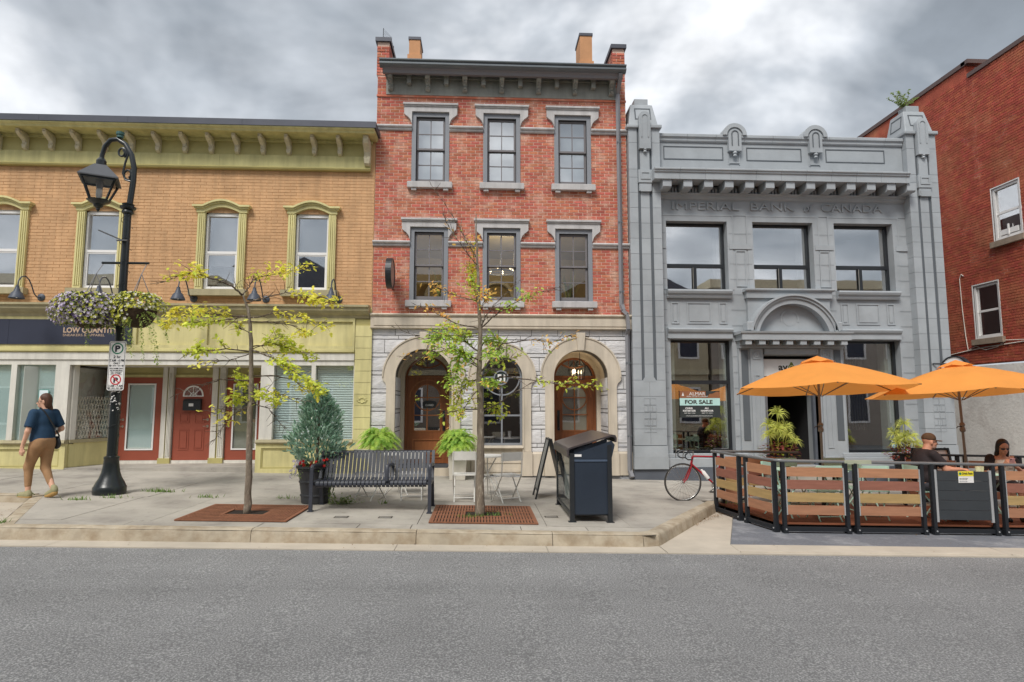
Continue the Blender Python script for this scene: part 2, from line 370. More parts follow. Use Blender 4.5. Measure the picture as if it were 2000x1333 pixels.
for y0, y1, xs in rows:
    for i in range(len(xs) - 1):
        sk = 0.0
        poly = [(xs[i], y0), (xs[i + 1], y0), (xs[i + 1], y1), (xs[i], y1)]
        off = 0.16
        if y0 < -3.8:
            poly = clip(poly, (LD[0][0] + off, LD[0][1]), (LD[1][0] + off, LD[1][1]))
            if len(poly) > 2: poly = clip(poly, (RD[0][0] - off * 1.1, RD[0][1]), (RD[1][0] - off * 1.1, RD[1][1]))
        elif y0 == -3.72:
            left = clip(poly, (RD[0][0] - off * 1.1, RD[0][1]), (RD[1][0] - off * 1.1, RD[1][1]))
            if xs[i] >= 4.0: left = [(xs[i], -3.14), (xs[i + 1], -3.14), (xs[i + 1], y1), (xs[i], y1)]
            elif xs[i + 1] <= -7.3: left = [(xs[i], -3.56), (xs[i + 1], -3.56), (xs[i + 1], y1), (xs[i], y1)]
            poly = left
        if len(poly) > 2: slab(poly)
# kerbs: cast segments with a rounded nose, following the bump-out
def kerb_seg(p, q, parent, w=0.17, h=0.165):
    """profile runs along p->q, street side on the right hand"""
    p = Vector((p[0], p[1], 0)); q = Vector((q[0], q[1], 0)); t = (q - p).normalized(); s_ = Vector((t.y, -t.x, 0))
    prof = [(-w, -h), (-w, 0.004), (-0.05, 0.006), (-0.02, -0.002), (-0.003, -0.016), (0.006, -0.04), (0.03, -h)]
    b = B(); n = len(prof); L_ = (q - p).length; k = max(2, int(L_ / 0.25)); vs = []; fs = []
    for i in range(k + 1):
        a = p + t * (0.004 + (L_ - 0.008) * i / k)
        for j, (o, z) in enumerate(prof):
            r = 0.004 if 1 < j < 6 else 0.0
            pt = a + s_ * (o + random.uniform(-r, r)); vs.append((pt.x, pt.y, gz(pt.x) + z + random.uniform(-r, r)))
    for i in range(k):
        for j in range(n): l = (j + 1) % n; fs.append((i * n + j, i * n + l, (i + 1) * n + l, (i + 1) * n + j))
    fs += [tuple(range(n)), tuple(k * n + j for j in range(n - 1, -1, -1))]
    b.add(vs, fs).build('kerb_stone', m_kerb, parent, smooth=True)
kerb = tag(B().box(-30, -29.9, -3.8, -3.7, 0.5, 0.65).build('kerb', m_kerb), 'tan concrete kerb round the sidewalk bump-out', None, kind='structure')
xs = [-6.05, -2.9, -0.82, 0.94, 2.13]
for i in range(len(xs) - 1): kerb_seg((xs[i], KY), (xs[i + 1], KY), kerb)
kerb_seg((2.13, KY), (2.36, -6.16), kerb); kerb_seg((2.36, -6.16), (3.3, -4.75), kerb); kerb_seg((3.3, -4.75), (4.27, -3.30), kerb)
kerb_seg((4.27, -3.30), (9.0, -3.30), kerb); kerb_seg((9.0, -3.30), (16, -3.30), kerb)
kerb_seg(LD[0], LD[1], kerb); kerb_seg((-6.15, -6.19), (-6.0, KY), kerb); kerb_seg((-16, -3.72), LD[0], kerb)
for i, (a, b_) in enumerate([(-30, -5.2), (-5.2, -1.05), (-1.05, 0.85), (0.85, 2.35)]):
    sheet('gutter_strip', [(a + .004, -6.58), (b_ - .004, -6.58), (b_ - .004, -6.20), (a + .004, -6.20)], m_gut, -0.152, kerb, 0.05, kind=None)
sheet('gutter_strip', [(2.358, -6.58), (3.3, -6.58), (3.36, -6.06), (4.55, -3.3), (4.2, -3.3), (2.358, -6.15)], m_gut, -0.150, kerb, 0.05, kind=None)
for a, b_ in [(3.304, 6.9), (6.908, 11), (11.008, 30)]:
    sheet('gutter_strip', [(a, -6.58), (b_, -6.58), (b_ + .1, -6.06), (a + .06, -6.06)], m_gut, -0.150, kerb, 0.05, kind=None)
    bb = B(); bb.tube([(a + .01, -6.50, gz(a) - .148), (b_, -6.50, gz(b_) - .148)], 0.014, 6); bb.build('gutter_lip', m_gut, kerb)
sheet('bay_pavement', [(3.37, -6.05), (30, -6.05), (30, -3.2), (4.62, -3.2)], m_patch, -0.156)
sheet('bay_ground', [(-30, -6.15), (-5.95, -6.15), (-7.2, -3.7), (-30, -3.7)], m_gut, -0.12)

# ------------------------------------------------------------------ walls of single bricks
def subtract(iv, cuts):
    for a, b_ in cuts:
        out = []
        for x0, x1 in iv:
            if b_ <= x0 or a >= x1: out.append((x0, x1)); continue
            if a > x0: out.append((x0, a))
            if b_ < x1: out.append((b_, x1))
        iv = out
    return iv
def brick_face(u0, u1, z0, z1, face, th, mp, r=0.0):
    """five-sided brick; face = plane of the wall, brick sticks out by th"""
    e = th * 0.35
    vs = [mp(u0, face, z0), mp(u1, face, z0), mp(u1, face, z1), mp(u0, face, z1),
          mp(u0 + e, face - th - r, z0 + e), mp(u1 - e, face - th - r, z0 + e), mp(u1 - e, face - th - r, z1 - e), mp(u0 + e, face - th - r, z1 - e)]
    return vs, [(4, 5, 6, 7), (0, 1, 5, 4), (1, 2, 6, 5), (2, 3, 7, 6), (3, 0, 4, 7)]
def brick_wall(parent, u0, u1, z0, z1, cuts, mat, mp, face=0.0, L=0.215, H=0.064, j=0.011, th=0.008, nparts=300, rank=None, rr=0.0015, header=6, name='brick'):
    rnd = random.Random(hash((round(u0, 2), round(z0, 2))) & 0xffff)
    full = []; rest = []
    k = 0; z = z0
    while z + H <= z1 + 0.001:
        iv = subtract([(u0, u1)], cuts(z + H / 2))
        hd = header and k % header == header - 1
        l = L / 2 - j / 2 if hd else L
        off = (l + j) / 2 if k % 2 else 0.0
        u = u0 - off
        while u < u1:
            for a, b_ in subtract_keep((u, u + l), iv):
                if b_ - a > 0.025:
                    (full if (abs(b_ - a - L) < 1e-4) else rest).append((a, b_, z))
            u += l + j
        z += H + j; k += 1
    if rank: full.sort(key=lambda t: rank((t[0] + t[1]) / 2, t[2]))
    parts, more = full[:nparts], full[nparts:]
    b = B(); org = org_of(parent)
    for a, b_, z in rest + more:
        vs, fs = brick_face(a, b_, z, z + H, face, th, mp, rnd.uniform(-rr, rr)); b.add(vs, fs)
    b.build(name + '_courses', mat, parent, kind='stuff')
    bb = B(); vs, fs = brick_face(-L / 2, L / 2, 0, H, 0, th, lambda u, w, z: tuple(Vector(mp(u, w, z)) - Vector(mp(0, 0, 0)))); bb.add(vs, fs)
    me = bb.mesh(name, mat)
    for a, b_, z in parts:
        link(name, me, parent, Vector(mp((a + b_) / 2, face + rnd.uniform(-rr, rr), z)) - org)
def subtract_keep(seg, iv):
    out = []
    for a, b_ in iv:
        lo, hi = max(seg[0], a), min(seg[1], b_)
        if hi > lo: out.append((lo, hi))
    return out
FY = lambda u, w, z: (u, w, z)
def wall_with_holes(b, x0, x1, z0, z1, y0, y1, holes):
    """solid wall slab cut by rectangular holes (x0,x1,z0,z1): boxes between"""
    zs = sorted(set([z0, z1] + [h[2] for h in holes] + [h[3] for h in holes])); zs = [z for z in zs if z0 <= z <= z1]
    for a, c_ in zip(zs[:-1], zs[1:]):
        mid = (a + c_) / 2
        for p, q in subtract([(x0, x1)], [(h[0], h[1]) for h in holes if h[2] < mid < h[3]]): b.box(p, q, y0, y1, a, c_)
    return b
def room(parent, x0, x1, y0, y1, z0, z1, mat, fl=m_floor, name='interior'):
    b = B(); b.add([(x0, y0, z0), (x1, y0, z0), (x1, y1, z0), (x0, y1, z0), (x0, y0, z1), (x1, y0, z1), (x1, y1, z1), (x0, y1, z1)],
                   [(4, 5, 6, 7), (1, 2, 6, 5), (2, 3, 7, 6), (3, 0, 4, 7)])
    o = b.build(name, mat, parent)
    B().add([(x0, y0, z0 + .001), (x1, y0, z0 + .001), (x1, y1, z0 + .001), (x0, y1, z0 + .001)], [(0, 1, 2, 3)]).build('floor', fl, o)
    return o

# ------------------------------------------------------------------ left: olive and tan painted two-storey building
LB = thing('painted_building', 'two-storey tan painted brick building with olive green cornice and shopfronts', 'building', (-7, 0, 0.15))
WIN_L = [-11.0, -8.79, -6.07, -3.99, -13.7, -16.3]
def cutsL(z):
    return [(x - .47, x + .47) for x in WIN_L if 4.28 < z < 6.12]
b = B(); wall_with_holes(b, -18.2, -2.56, 3.9, 8.0, 0.0, 0.3, [(x - .46, x + .46, 4.26, 6.14) for x in WIN_L]); b.build('wall', m_tanj, LB)
brick_wall(LB, -18.2, -2.57, 3.95, 7.22, cutsL, m_tan, FY, 0.0, L=0.27, H=0.066, j=0.009, th=0.006, rank=lambda u, z: abs(u + 6) + abs(z - 5), header=0)
# side and back shell and roof
B().box(-18.2, -18.0, .3, 9, 0, 8.0).box(-18.2, -2.56, 8.8, 9, 0, 8.0).box(-2.76, -2.56, .3, 8.8, 0, 8.0).build('side_wall', m_tanj, LB)
B().box(-18.2, -2.62, 0.0, 9.0, 8.02, 8.12).build('roof', m_flash, LB)
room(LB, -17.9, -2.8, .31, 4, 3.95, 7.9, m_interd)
# cornice: boards, brackets, crown, flashing
b = B(); b.prism([(-.0, 7.18), (-.11, 7.18), (-.13, 7.215), (-.10, 7.235), (-.06, 7.26), (0, 7.26)], -18.2, -2.66, 'x'); b.build('frieze_moulding', m_olived, LB)
B().box(-18.2, -6.2, -.05, 0, 7.26, 7.545).box(-6.196, -2.66, -.05, 0, 7.26, 7.545).build('frieze_board', m_olive, LB)
B().box(-18.2, -2.66, -.035, 0, 7.55, 7.93).build('bracket_board', m_olived, LB)
b = B(); b.box(-18.2, -2.62, -.09, 0, 7.86, 7.93); b.box(-18.2, -2.52, -.46, 0, 7.932, 7.97)
b.prism([(-.46, 7.93), (-.50, 7.93), (-.52, 7.965), (-.57, 8.0), (-.58, 8.025), (0, 8.025), (0, 7.972), (-.46, 7.972)], -18.2, -2.50, 'x'); b.build('crown_moulding', m_olive, LB)
b = B(); fx = [-18.2, -10.0, -8.05, -5.5, -2.46]
for a, c_ in zip(fx[:-1], fx[1:]): b.box(a + .002, c_ - .002, -.595, .4, 8.03, 8.175)
b.build('roof_flashing', m_flash, LB)
def bracket_prof(h, d):
    return [(0, 0), (-.04 * d / .3, 0), (-.09 * d / .3, .03 * h / .4), (-.10 * d / .3, .09 * h / .4), (-.075 * d / .3, .14 * h / .4), (-.10 * d / .3, .20 * h / .4), (-.17 * d / .3, .25 * h / .4), (-.25 * d / .3, .29 * h / .4), (-.29 * d / .3, .335 * h / .4), (-.28 * d / .3, .38 * h / .4), (-.30 * d / .3, h), (0, h)]
b = B(); b.prism([(y, z) for y, z in bracket_prof(.38, .36)], -.04, .04, 'x'); b.prism([(y * .8 - .015, z * .8 + .04) for y, z in bracket_prof(.38, .36)], -.052, .052, 'x')
mb = b.mesh('bracket', m_bracket)
for x in [-17.8, -17.2, -16.6, -16.0, -15.4, -14.8, -14.2, -13.6, -13.0, -12.4, -11.8, -11.21, -10.61, -10.02, -9.42, -8.81, -8.2, -7.6, -6.98, -6.38, -5.78, -5.18, -4.58, -3.98, -3.38]: inst('bracket', mb, LB, (x, -.035, 7.54))
b = B(); b.prism(bracket_prof(.62, .36), -.06, .06, 'x'); b.prism([(y * .85 - .01, z * .85 + .05) for y, z in bracket_prof(.62, .36)], -.075, .075, 'x')
inst('bracket', b.mesh('bracket', m_bracket), LB, (-2.73, -.055, 7.30))
# upper windows
def win_left(x, hw=.38, blind_z=4.32):
    b = B()
    for s in (-1, 1):
        e = x + s * .47
        b.box(e - .085, e + .085, -.07, .0, 4.30, 6.12)
        for k in (-.045, .0, .045): b.box(e + k - .012, e + k + .012, -.088, -.07, 4.36, 6.08)
    w = b.build('window_casing', m_lime, LB)
    # curved hood with short straight ears
    def arc(off, hw_, z_end, rise, n=14, x_in=.42):
        pts = [(x - hw_, z_end + off)]
        for i in range(n + 1):
            u = -x_in + 2 * x_in * i / n
            pts.append((x + u, z_end + off + rise * math.cos(u / x_in * math.pi / 2) ** 1.0))
        return pts + [(x + hw_, z_end + off)]
    for k, (o0, o1, d, hw_) in enumerate([(0.0, .085, .09, .58), (.085, .125, .125, .62), (.125, .17, .165, .655)]):
        lo = arc(6.11 + o0 - 6.11, hw_, 6.11, .135); hi = arc(o1, hw_, 6.11, .135)
        B().prism(lo + hi[::-1], -d, 0.0).build('window_hood', m_lime, w)
    arcp = [(x - .385, 6.09)] + [(x - .385 + .77 * i / 10, 6.09 + .145 * math.sin(math.pi * i / 10)) for i in range(11)] + [(x + .385, 6.09)]
    B().prism(arcp, .02, .06).build('arch_panel', m_white, w)
    B().box(x - .65, x + .65, -.16, 0, 4.14, 4.285).build('window_sill', m_taupe, w)
    fr = B(); fr.frame(x - hw, x + hw, 4.30, 6.09, .045, .015, .10); fr.box(x - hw + .045, x + hw - .045, .02, .09, 5.15, 5.21)
    fr.frame(x - hw + .045, x + hw - .045, 4.345, 5.15, .03, .03, .07); fr.build('window_frame', m_vinyl, w)
    B().box(x - hw + .04, x + hw - .04, .05, .053, 4.34, 5.15).build('pane', m_gl_sky, w)
    B().box(x - hw + .04, x + hw - .04, .075, .078, 5.2, 6.05).build('pane', m_gl_sky, w)
    bl = B(); z = 6.05
    while z > blind_z:
        bl.box(x - .35, x + .35, .155, .158, z - .026, z); bl.box(x - .35, x + .35, .15, .175, z - .028, z - .026); z -= .03
    bl.build('blind', m_blind, w)
    return w
win_left(WIN_L[0]); win_left(WIN_L[1]); win_left(WIN_L[4]); win_left(WIN_L[5]); win_left(WIN_L[2], blind_z=4.9); win_left(WIN_L[3], blind_z=5.12)
B().box(-6.0, -5.72, .2, .5, 4.3, 5.1).build('curtain', m_interd, LB)
# shopfront entablature
b = B(); b.prism([(0, 3.64), (-.05, 3.64), (-.07, 3.70), (-.14, 3.74), (-.20, 3.80), (-.21, 3.87), (-.25, 3.885), (-.25, 3.93), (0, 3.95)], -18.2, -2.60, 'x'); b.build('shop_cornice', m_taupe, LB)
b = B(); b.box(-18.2, -2.56, .0, .3, 2.54, 3.9)
b.box(-18.2, -7.93, -.04, 0, 2.93, 3.64)
for x0, x1 in [(-7.925, -7.86), (-6.42, -6.28), (-2.98, -2.93)]: b.box(x0, x1, -.05, 0, 2.93, 3.64)
b.box(-7.86, -6.42, -.05, 0, 3.56, 3.64); b.box(-7.86, -6.42, -.05, 0, 2.93, 3.0); b.box(-6.28, -2.98, -.05, 0, 3.56, 3.64); b.box(-6.28, -2.98, -.05, 0, 2.93, 3.0)
b.build('sign_band', m_lime, LB)
B().prism([(0, 2.82), (-.06, 2.82), (-.09, 2.85), (-.075, 2.89), (-.05, 2.93), (0, 2.93)], -18.2, -2.93, 'x').build('band_moulding', m_olived, LB)
sg = B().box(-11.9, -10.66, -.065, -.042, 3.0, 3.57).box(-10.655, -7.96, -.065, -.042, 3.0, 3.57).build('sign_panel', m_navyp, LB)
text('LOW QUANTITY', (-9.47, -.066, 3.27), .2, m_sand, sg, width=1.20, height=.145, bold=.006)
text('SNEAKERS & APPAREL', (-9.47, -.066, 3.185), .08, m_sand, sg, width=.92, height=.055)
B().box(-18.2, -2.93, -.05, 0, 2.66, 2.82).box(-18.2, -2.93, -.02, 0, 2.54, 2.658).build('window_head', m_white, LB)
# corner pilaster in quoin blocks
pl = B().box(-2.91, -2.54, -.03, .2, .07, 3.62).build('corner_pilaster', m_olived, LB)
z = .55
for k in range(11):
    if abs(z + .13 - 1.85) > .14: B().box(-2.915, -2.535, -.06, -.031, z + .004, z + .262).build('quoin_block', m_lime, pl)
    else:
        B().box(-2.915, -2.535, -.06, -.031, z + .004, z + .262).build('quoin_block', m_olive, pl)
        q = B()
        for i in range(8):
            a = i * math.pi / 4; q.lathe([(.0, 0), (.02, .004), (.018, .014), (0, .018)], (0, 0, 0), 8)
            q.v[-32:] = [(-2.725 + x * 2 + .055 * math.cos(a) * 1.6, -.06 - z_, z + .13 + y + .055 * math.sin(a)) for x, y, z_ in q.v[-32:]]
        q.build('rosette', m_olive, pl)
    z += .266
B().box(-2.93, -2.52, -.08, -.031, .07, .54).build('quoin_block', m_lime, pl)
# shop windows
def arch_window(x0, x1, z0, z1, rise, back, name, gl, y=.06):
    """window pane with segmental head: white spandrel pieces above the arc"""
    n = 12; arc = [(x0 + (x1 - x0) * i / n, z1 - rise + rise * math.sin(math.pi * i / n)) for i in range(n + 1)]
    w = B().prism([(x0, z1)] + arc + [(x1, z1)], -.0, .07).build('window_spandrel', m_white, LB)
    B().box(x0, x1, y, y + .004, z0, z1).build('pane', gl, w)
    if back == 'blind':
        bl = B(); z = z1
        while z > z0: bl.prism([(y + .10, z - .055), (y + .075, z - .03), (y + .10, z), (y + .104, z), (y + .08, z - .03), (y + .104, z - .055)], x0, x1, 'x'); z -= .055
        bl.build('blind', m_blind, w)
    elif back == 'film': B().box(x0, x1, y + .03, y + .034, z0, z1).build('window_film', m_paper, w)
    return w
arch_window(-4.745, -3.905, .85, 2.64, .09, 'blind', 'w', m_gl_shop); arch_window(-3.80, -2.945, .85, 2.64, .09, 'blind', 'w', m_gl_shop)
for a_, c_ in ((-5.04, -4.75), (-3.90, -3.805), (-2.94, -2.912)): B().box(a_, c_, -.02, .1, .85, 2.54).build('window_pier', m_white, LB)
wA = arch_window(-11.6, -10.565, .85, 2.64, .09, 'film', 'w', m_gl_shop); wB = arch_window(-10.43, -9.60, .85, 2.64, .09, 'film', 'w', m_gl_shop)
for a_, c_ in ((-10.56, -10.435), (-9.595, -9.29), (-11.7, -11.605)): B().box(a_, c_, -.02, .1, .85, 2.54).build('window_pier', m_white, LB)
nt_ = B().frame(-9.98, -9.76, 1.66, 1.98, .012, .055, .059).build('notice', pm('teal paper border', c(60, 150, 135), .7), wB)
B().box(-9.968, -9.772, .056, .0585, 1.672, 1.968).build('notice_sheet', m_paper, nt_)
B().prism([(0, .76), (-.07, .76), (-.09, .79), (-.07, .845), (0.12, .855), (.12, .76)], -5.09, -2.92, 'x').build('shop_sill', m_taupe, LB); B().prism([(0, .76), (-.07, .76), (-.09, .79), (-.07, .845), (0.12, .855), (.12, .76)], -18.2, -9.26, 'x').build('shop_sill', m_taupe, LB)
def bulkhead(x0, x1, z0):
    b = B(); b.box(x0, x1, .0, .2, z0, .76); b.box(x0, x1, -.03, 0, .66, .758); b.box(x0, x1, -.03, 0, z0, z0 + .14)
    for a in (x0, x1 - .12): b.box(a, a + .12, -.03, 0, z0 + .14, .66)
    b.build('bulkhead', m_lime, LB)
    B().frame(x0 + .12, x1 - .12, z0 + .14, .66, .03, -.018, 0).build('panel_moulding', m_olived, LB)
bulkhead(-5.09, -2.92, .06); bulkhead(-11.5, -9.26, .12); bulkhead(-18.2, -11.51, .15)
B().box(-18.2, -11.7, 0, .1, .85, 2.54).build('shop_wall', m_white, LB)
# recessed entry with three red doors
B().box(-9.36, -5.09, -.02, 1.1, .02, .235).build('entry_step', m_conc, LB)
B().box(-9.3, -5.03, .01, 1.2, 2.545, 2.6).build('entry_ceiling', m_white, LB)
B().box(-5.09, -5.03, .2, 1.1, .235, 2.54).build('entry_return', m_white, LB)
ang = (Vector((-9.27, .08, 0)), Vector((-8.88, 1.0, 0)))
b = B(); d = (ang[1] - ang[0]); nrm = Vector((d.y, -d.x, 0)).normalized()
def on_ang(t, z, o=0.0): p = ang[0] + d * t + nrm * o; return (p.x, p.y, z)
def ang_box(b, t0, t1, z0, z1, o0, o1):
    vs = [on_ang(t0, z0, o0), on_ang(t1, z0, o0), on_ang(t1, z0, o1), on_ang(t0, z0, o1), on_ang(t0, z1, o0), on_ang(t1, z1, o0), on_ang(t1, z1, o1), on_ang(t0, z1, o1)]
    return b.add(vs, [(0, 3, 2, 1), (4, 5, 6, 7), (0, 1, 5, 4), (1, 2, 6, 5), (2, 3, 7, 6), (3, 0, 4, 7)])
aw = ang_box(ang_box(B(), 0, .12, .85, 2.55, -.04, .04), .94, 1.0, .85, 2.55, -.04, .04).build('side_window_frame', m_white, LB)
ang_box(B(), .12, .94, .86, 2.5, -.004, .0).build('pane', glass('side window glass', .10), aw)
ang_box(ang_box(B(), 0, 1, .24, .76, -.06, .03), .1, .9, .76, .80, -.02, .04).build('side_bulkhead', m_lime, aw)
ang_box(B(), 0, 1, .78, .855, -.06, .06).build('side_sill', m_taupe, aw)
g = B()
for i in range(12):
    t0 = .12 + .82 * i / 12; t1 = t0 + .82 / 12; n = 4
    for k in range(n):
        z0 = .87 + .24 * k; z1 = z0 + .24
        g.bar(on_ang(t0, z0, -.03), on_ang(t1, z1, -.03), .008, .02); g.bar(on_ang(t1, z0, -.035), on_ang(t0, z1, -.035), .008, .02)
g.build('security_gate', pm('galvanised strip', c(196, 192, 176), .5, .1, metal=.3), aw)
ang_box(B(), -.6, 1.6, .86, 2.5, -.7, -.69).build('room_divider', m_interw, aw)
room(LB, -12.0, -9.4, .2, 2.5, .3, 2.5, m_interw); room(LB, -4.9, -2.95, .2, 2.0, .3, 2.5, m_interw)
B().box(-8.9, -5.03, 1.08, 1.2, .235, 2.55).build('door_wall', m_olived, LB)
def lever(b, x, z, s=1):
    b.lathe([(.0, 0), (.03, 0), (.03, .01), (.0, .012)], (0, 0, 0), 12); b.v[-48:] = [(x + p[0], 1.02 - p[2], z + p[1]) for p in b.v[-48:]]
    b.tube([(x, 1.02, z), (x, .97, z), (x + s * .09, .965, z)], .009, 6)
def red_door(x0, x1, kind):
    d = B()
    if kind == 'glass':
        d.box(x0, x0 + .16, 1.02, 1.065, .31, 2.30); d.box(x1 - .16, x1, 1.02, 1.065, .31, 2.30); d.box(x0 + .16, x1 - .16, 1.02, 1.065, 2.14, 2.30); d.box(x0 + .16, x1 - .16, 1.02, 1.065, .31, .56)
    else: d.box(x0, x1, 1.02, 1.065, .31, 2.30)
    o = d.build('door', m_reddoor, LB)
    if kind == 'glass':
        B().frame(x0 + .15, x1 - .15, .55, 2.15, .035, 1.005, 1.02).build('glazing_bead', m_vinyl, o)
        B().box(x0 + .18, x1 - .18, 1.035, 1.04, .58, 2.12).build('pane', m_gl_shop, o)
        B().box(x0 + .18, x1 - .18, 1.055, 1.06, .58, 2.12).build('door_blind', m_paper if x0 < -8 else m_inter, o)
    else:
        xc = (x0 + x1) / 2
        f = B().ring(xc, 1.86, .21, .245, 0, 180, 1.005, 1.02, 20); f.box(xc - .245, xc + .245, 1.005, 1.02, 1.835, 1.86)
        for a in (45, 90, 135): f.bar((xc, 1.012, 1.86), (xc + .215 * math.cos(R(a)), 1.012, 1.86 + .215 * math.sin(R(a))), .014, .014, (0, 1, 0))
        f.ring(xc, 1.86, .06, .075, 0, 180, 1.006, 1.018, 12); f.build('fanlight', m_vinyl, o)
        B().prism([(xc + .21 * math.cos(R(a)), 1.86 + .21 * math.sin(R(a))) for a in range(0, 181, 12)], 1.014, 1.0185).build('pane', m_gl_mid, o)
        B().prism([(0.93, 1.50), (.93, 1.72), (.96, 1.77), (1.018, 1.78), (1.018, 1.50)], xc - .2, xc + .22, 'x').build('letter_box', m_black, o)
        B().box(xc - .06, xc + .05, .9265, .9295, 1.6, 1.67).build('letter_box_label', m_vinyl, o)
        for px in (x0 + .14, xc + .06):
            for z0, z1 in ((1.20, 1.44), (.55, 1.05)):
                B().frame(px, px + .24, z0, z1, .02, 1.010, 1.0205).box(px + .05, px + .19, 1.008, 1.0205, z0 + .05, z1 - .05).build('door_panel', m_reddoor, o)
    h = B(); lever(h, x1 - .07 if kind != 'glass' else x0 + .07, 1.28, -1); lever(h, x1 - .07 if kind != 'glass' else x0 + .07, 1.12, -1); h.build('handle', m_brass, o, smooth=True)
    B().box(x0 - .02, x1 + .02, .98, 1.08, .235, .305).build('threshold', m_white, o)
red_door(-8.70, -7.74, 'glass'); red_door(-7.44, -6.56, 'panel'); red_door(-6.20, -5.30, 'glass')
for x0, x1 in [(-8.86, -8.72), (-7.72, -7.46), (-6.54, -6.22)]:
    f = B()
    w = (x1 - x0)
    if w < .2: f.box(x0, x1, .96, 1.07, .235, 2.545)
    else:
        f.box(x0, x0 + w * .42, .97, 1.07, .235, 2.545); f.box(x1 - w * .42, x1, .95, 1.07, .235, 2.545)
        for k in range(3): f.box(x1 - w * .40 + k * w * .13, x1 - w * .40 + k * w * .13 + .02, .935, .95, .4, 2.4)
    f.build('door_pilaster', m_white, LB)
    if w > .2: B().box(x0 + w * .42, x1 - w * .42, 1.0, 1.07, .235, 2.545).box(x0 - .01, x1 + .01, .93, 1.07, .235, .36).build('pilaster_strip', m_olived, LB)
B().box(-8.72, -5.09, 1.03, 1.06, 2.30, 2.37).build('transom_rail', m_olive, LB)

# ------------------------------------------------------------------ middle: three-storey red brick building with stone ground floor
BB = thing('brick_building', 'narrow three-storey red brick building with arched pale stone ground floor', 'building', (0.5, 0, 0))
WC = [-1.245, 0.48, 2.215]; ROWS = [(6.95, 8.70), (4.08, 5.84)]
BX0, BX1 = -2.55, 3.545
ARCH = [(-1.325, .65, .96, True), (0.495, .475, .80, False), (2.35, .64, .96, True)]; SPR = 2.28
holes = [(x - .45, x + .45, a, b_) for x in WC for a, b_ in ROWS]
b = B(); wall_with_holes(b, BX0, BX1, 3.43, 9.15, 0.0, .35, holes); b.box(BX0, -2.33, 0, .35, 9.15, 9.62); b.box(3.30, BX1, 0, .35, 9.15, 9.62); b.build('wall', m_mortar, BB)
def cutsB(z):
    r = []
    for x in WC:
        for a, b_ in ROWS:
            if a - .16 < z < b_ + .02: r.append((x - .455, x + .455))
            if b_ - .0 <= z < b_ + .22: r.append((x - .63, x + .63))
            elif b_ - .30 < z < b_: r.append((x - (.46 + .16 * max(0, (z - b_ + .30) / .30) ** 1.2), x + (.46 + .16 * max(0, (z - b_ + .30) / .30) ** 1.2)))
    if z > 9.13: r.append((-2.335, 3.30))
    return r
brick_wall(BB, BX0 + .003, BX1 - .003, 3.765, 9.63, cutsB, m_brick, FY, 0.0, L=0.205, H=0.0635, j=0.0125, th=0.007, rank=lambda u, z: abs(u - .5) * .6 + abs(z - 6.3), header=0)
B().box(BX0 - .01, BX1 + .01, -.035, 0, 9.085, 9.135).build('brick_ledge', m_brick, BB)
# parapet walls on both gables, built up from loose brick
for x0, x1 in ((-2.58, -2.28), (3.24, 3.55)):
    p = B().box(x0 + .008, x1 - .008, .010, 5.5, 9.62, 10.5).build('parapet', m_mortar, BB)
    brick_wall(p, x0, x1, 9.64, 10.46, lambda z: [], m_brick, FY, .008, L=.205, H=.0635, j=.0125, th=.012, nparts=40, rr=.006, header=0)
    xi = x1 - .008 if x0 < 0 else x0 + .008; sg = 1 if x0 < 0 else -1
    brick_wall(p, .02, 5.4, 9.7, 10.46, lambda z: [], m_brick, (lambda xi, sg: (lambda u, w, z: (xi - sg * w, u, z)))(xi, sg), 0.0, L=.205, H=.0635, j=.0125, th=.010, nparts=40, rr=.004, header=0)
    B().box(x0 - .04, x1 + .04, -.05, 5.5, 10.5, 10.6).build('parapet_coping', m_flash, p)
B().box(BX0, BX1, .35, .4, .2, 9.5).box(BX0, BX0 + .2, .4, 10, 0, 9.6).box(BX1 - .2, BX1, .4, 10, 0, 9.6).box(BX0, BX1, 9.8, 10, 0, 9.6) if False else None
B().box(BX0, BX0 + .2, .35, 10, 0, 9.6).box(BX1 - .2, BX1, .35, 10, 0, 9.6).box(BX0 + .2, BX1 - .2, 9.8, 10, 0, 9.6).build('side_wall', m_brick, BB)
B().prism([(-.3, 9.62), (5.5, 11.3), (10, 9.9), (10, 9.6), (5.5, 11.0), (-.3, 9.55)], -2.28, 3.24, 'x').build('roof', m_flash, BB)
# chimneys and aerial
def chimney(x0, x1, y0, y1, z1, zb):
    o = B().box(x0, x1, y0, y1, 9.7, z1).build('chimney', m_chim, BB)
    B().box(x0 - .04, x1 + .04, y0 - .04, y1 + .04, zb, zb + .14).build('chimney_band', m_chim, o)
    B().box(x0 - .02, x1 + .02, y0 - .02, y1 + .02, z1, z1 + .08).build('chimney_cap', m_flash, o)
chimney(-2.08, -1.77, 2.2, 2.85, 11.95, 11.35); chimney(2.80, 3.15, 2.2, 2.95, 12.22, 11.3)
a = thing('television_aerial', 'thin grid television aerial on top of the brick parapet', 'aerial', (-2.42, .4, 10.6))
B().tube([(-2.49, .3, 10.6), (-2.49, .3, 11.05)], .008, 6).tube([(-2.32, .9, 10.6), (-2.32, .9, 10.95)], .012, 6).build('mast', m_black, a)
g = B()
for k in range(9): g.tube([(-2.49, .3, 10.66 + k * .047), (-2.30, .45, 10.66 + k * .03)], .003, 4)
g.tube([(-2.30, .45, 10.64), (-2.30, .45, 10.92)], .004, 4); g.build('grid', m_black, a)
B().tube([(-2.2, .9, 10.4), (-1.95, .9, 10.32)], .008, 5).tube([(-2.32, .9, 10.6), (-2.2, .9, 10.4)], .008, 5).build('boom', m_black, a)
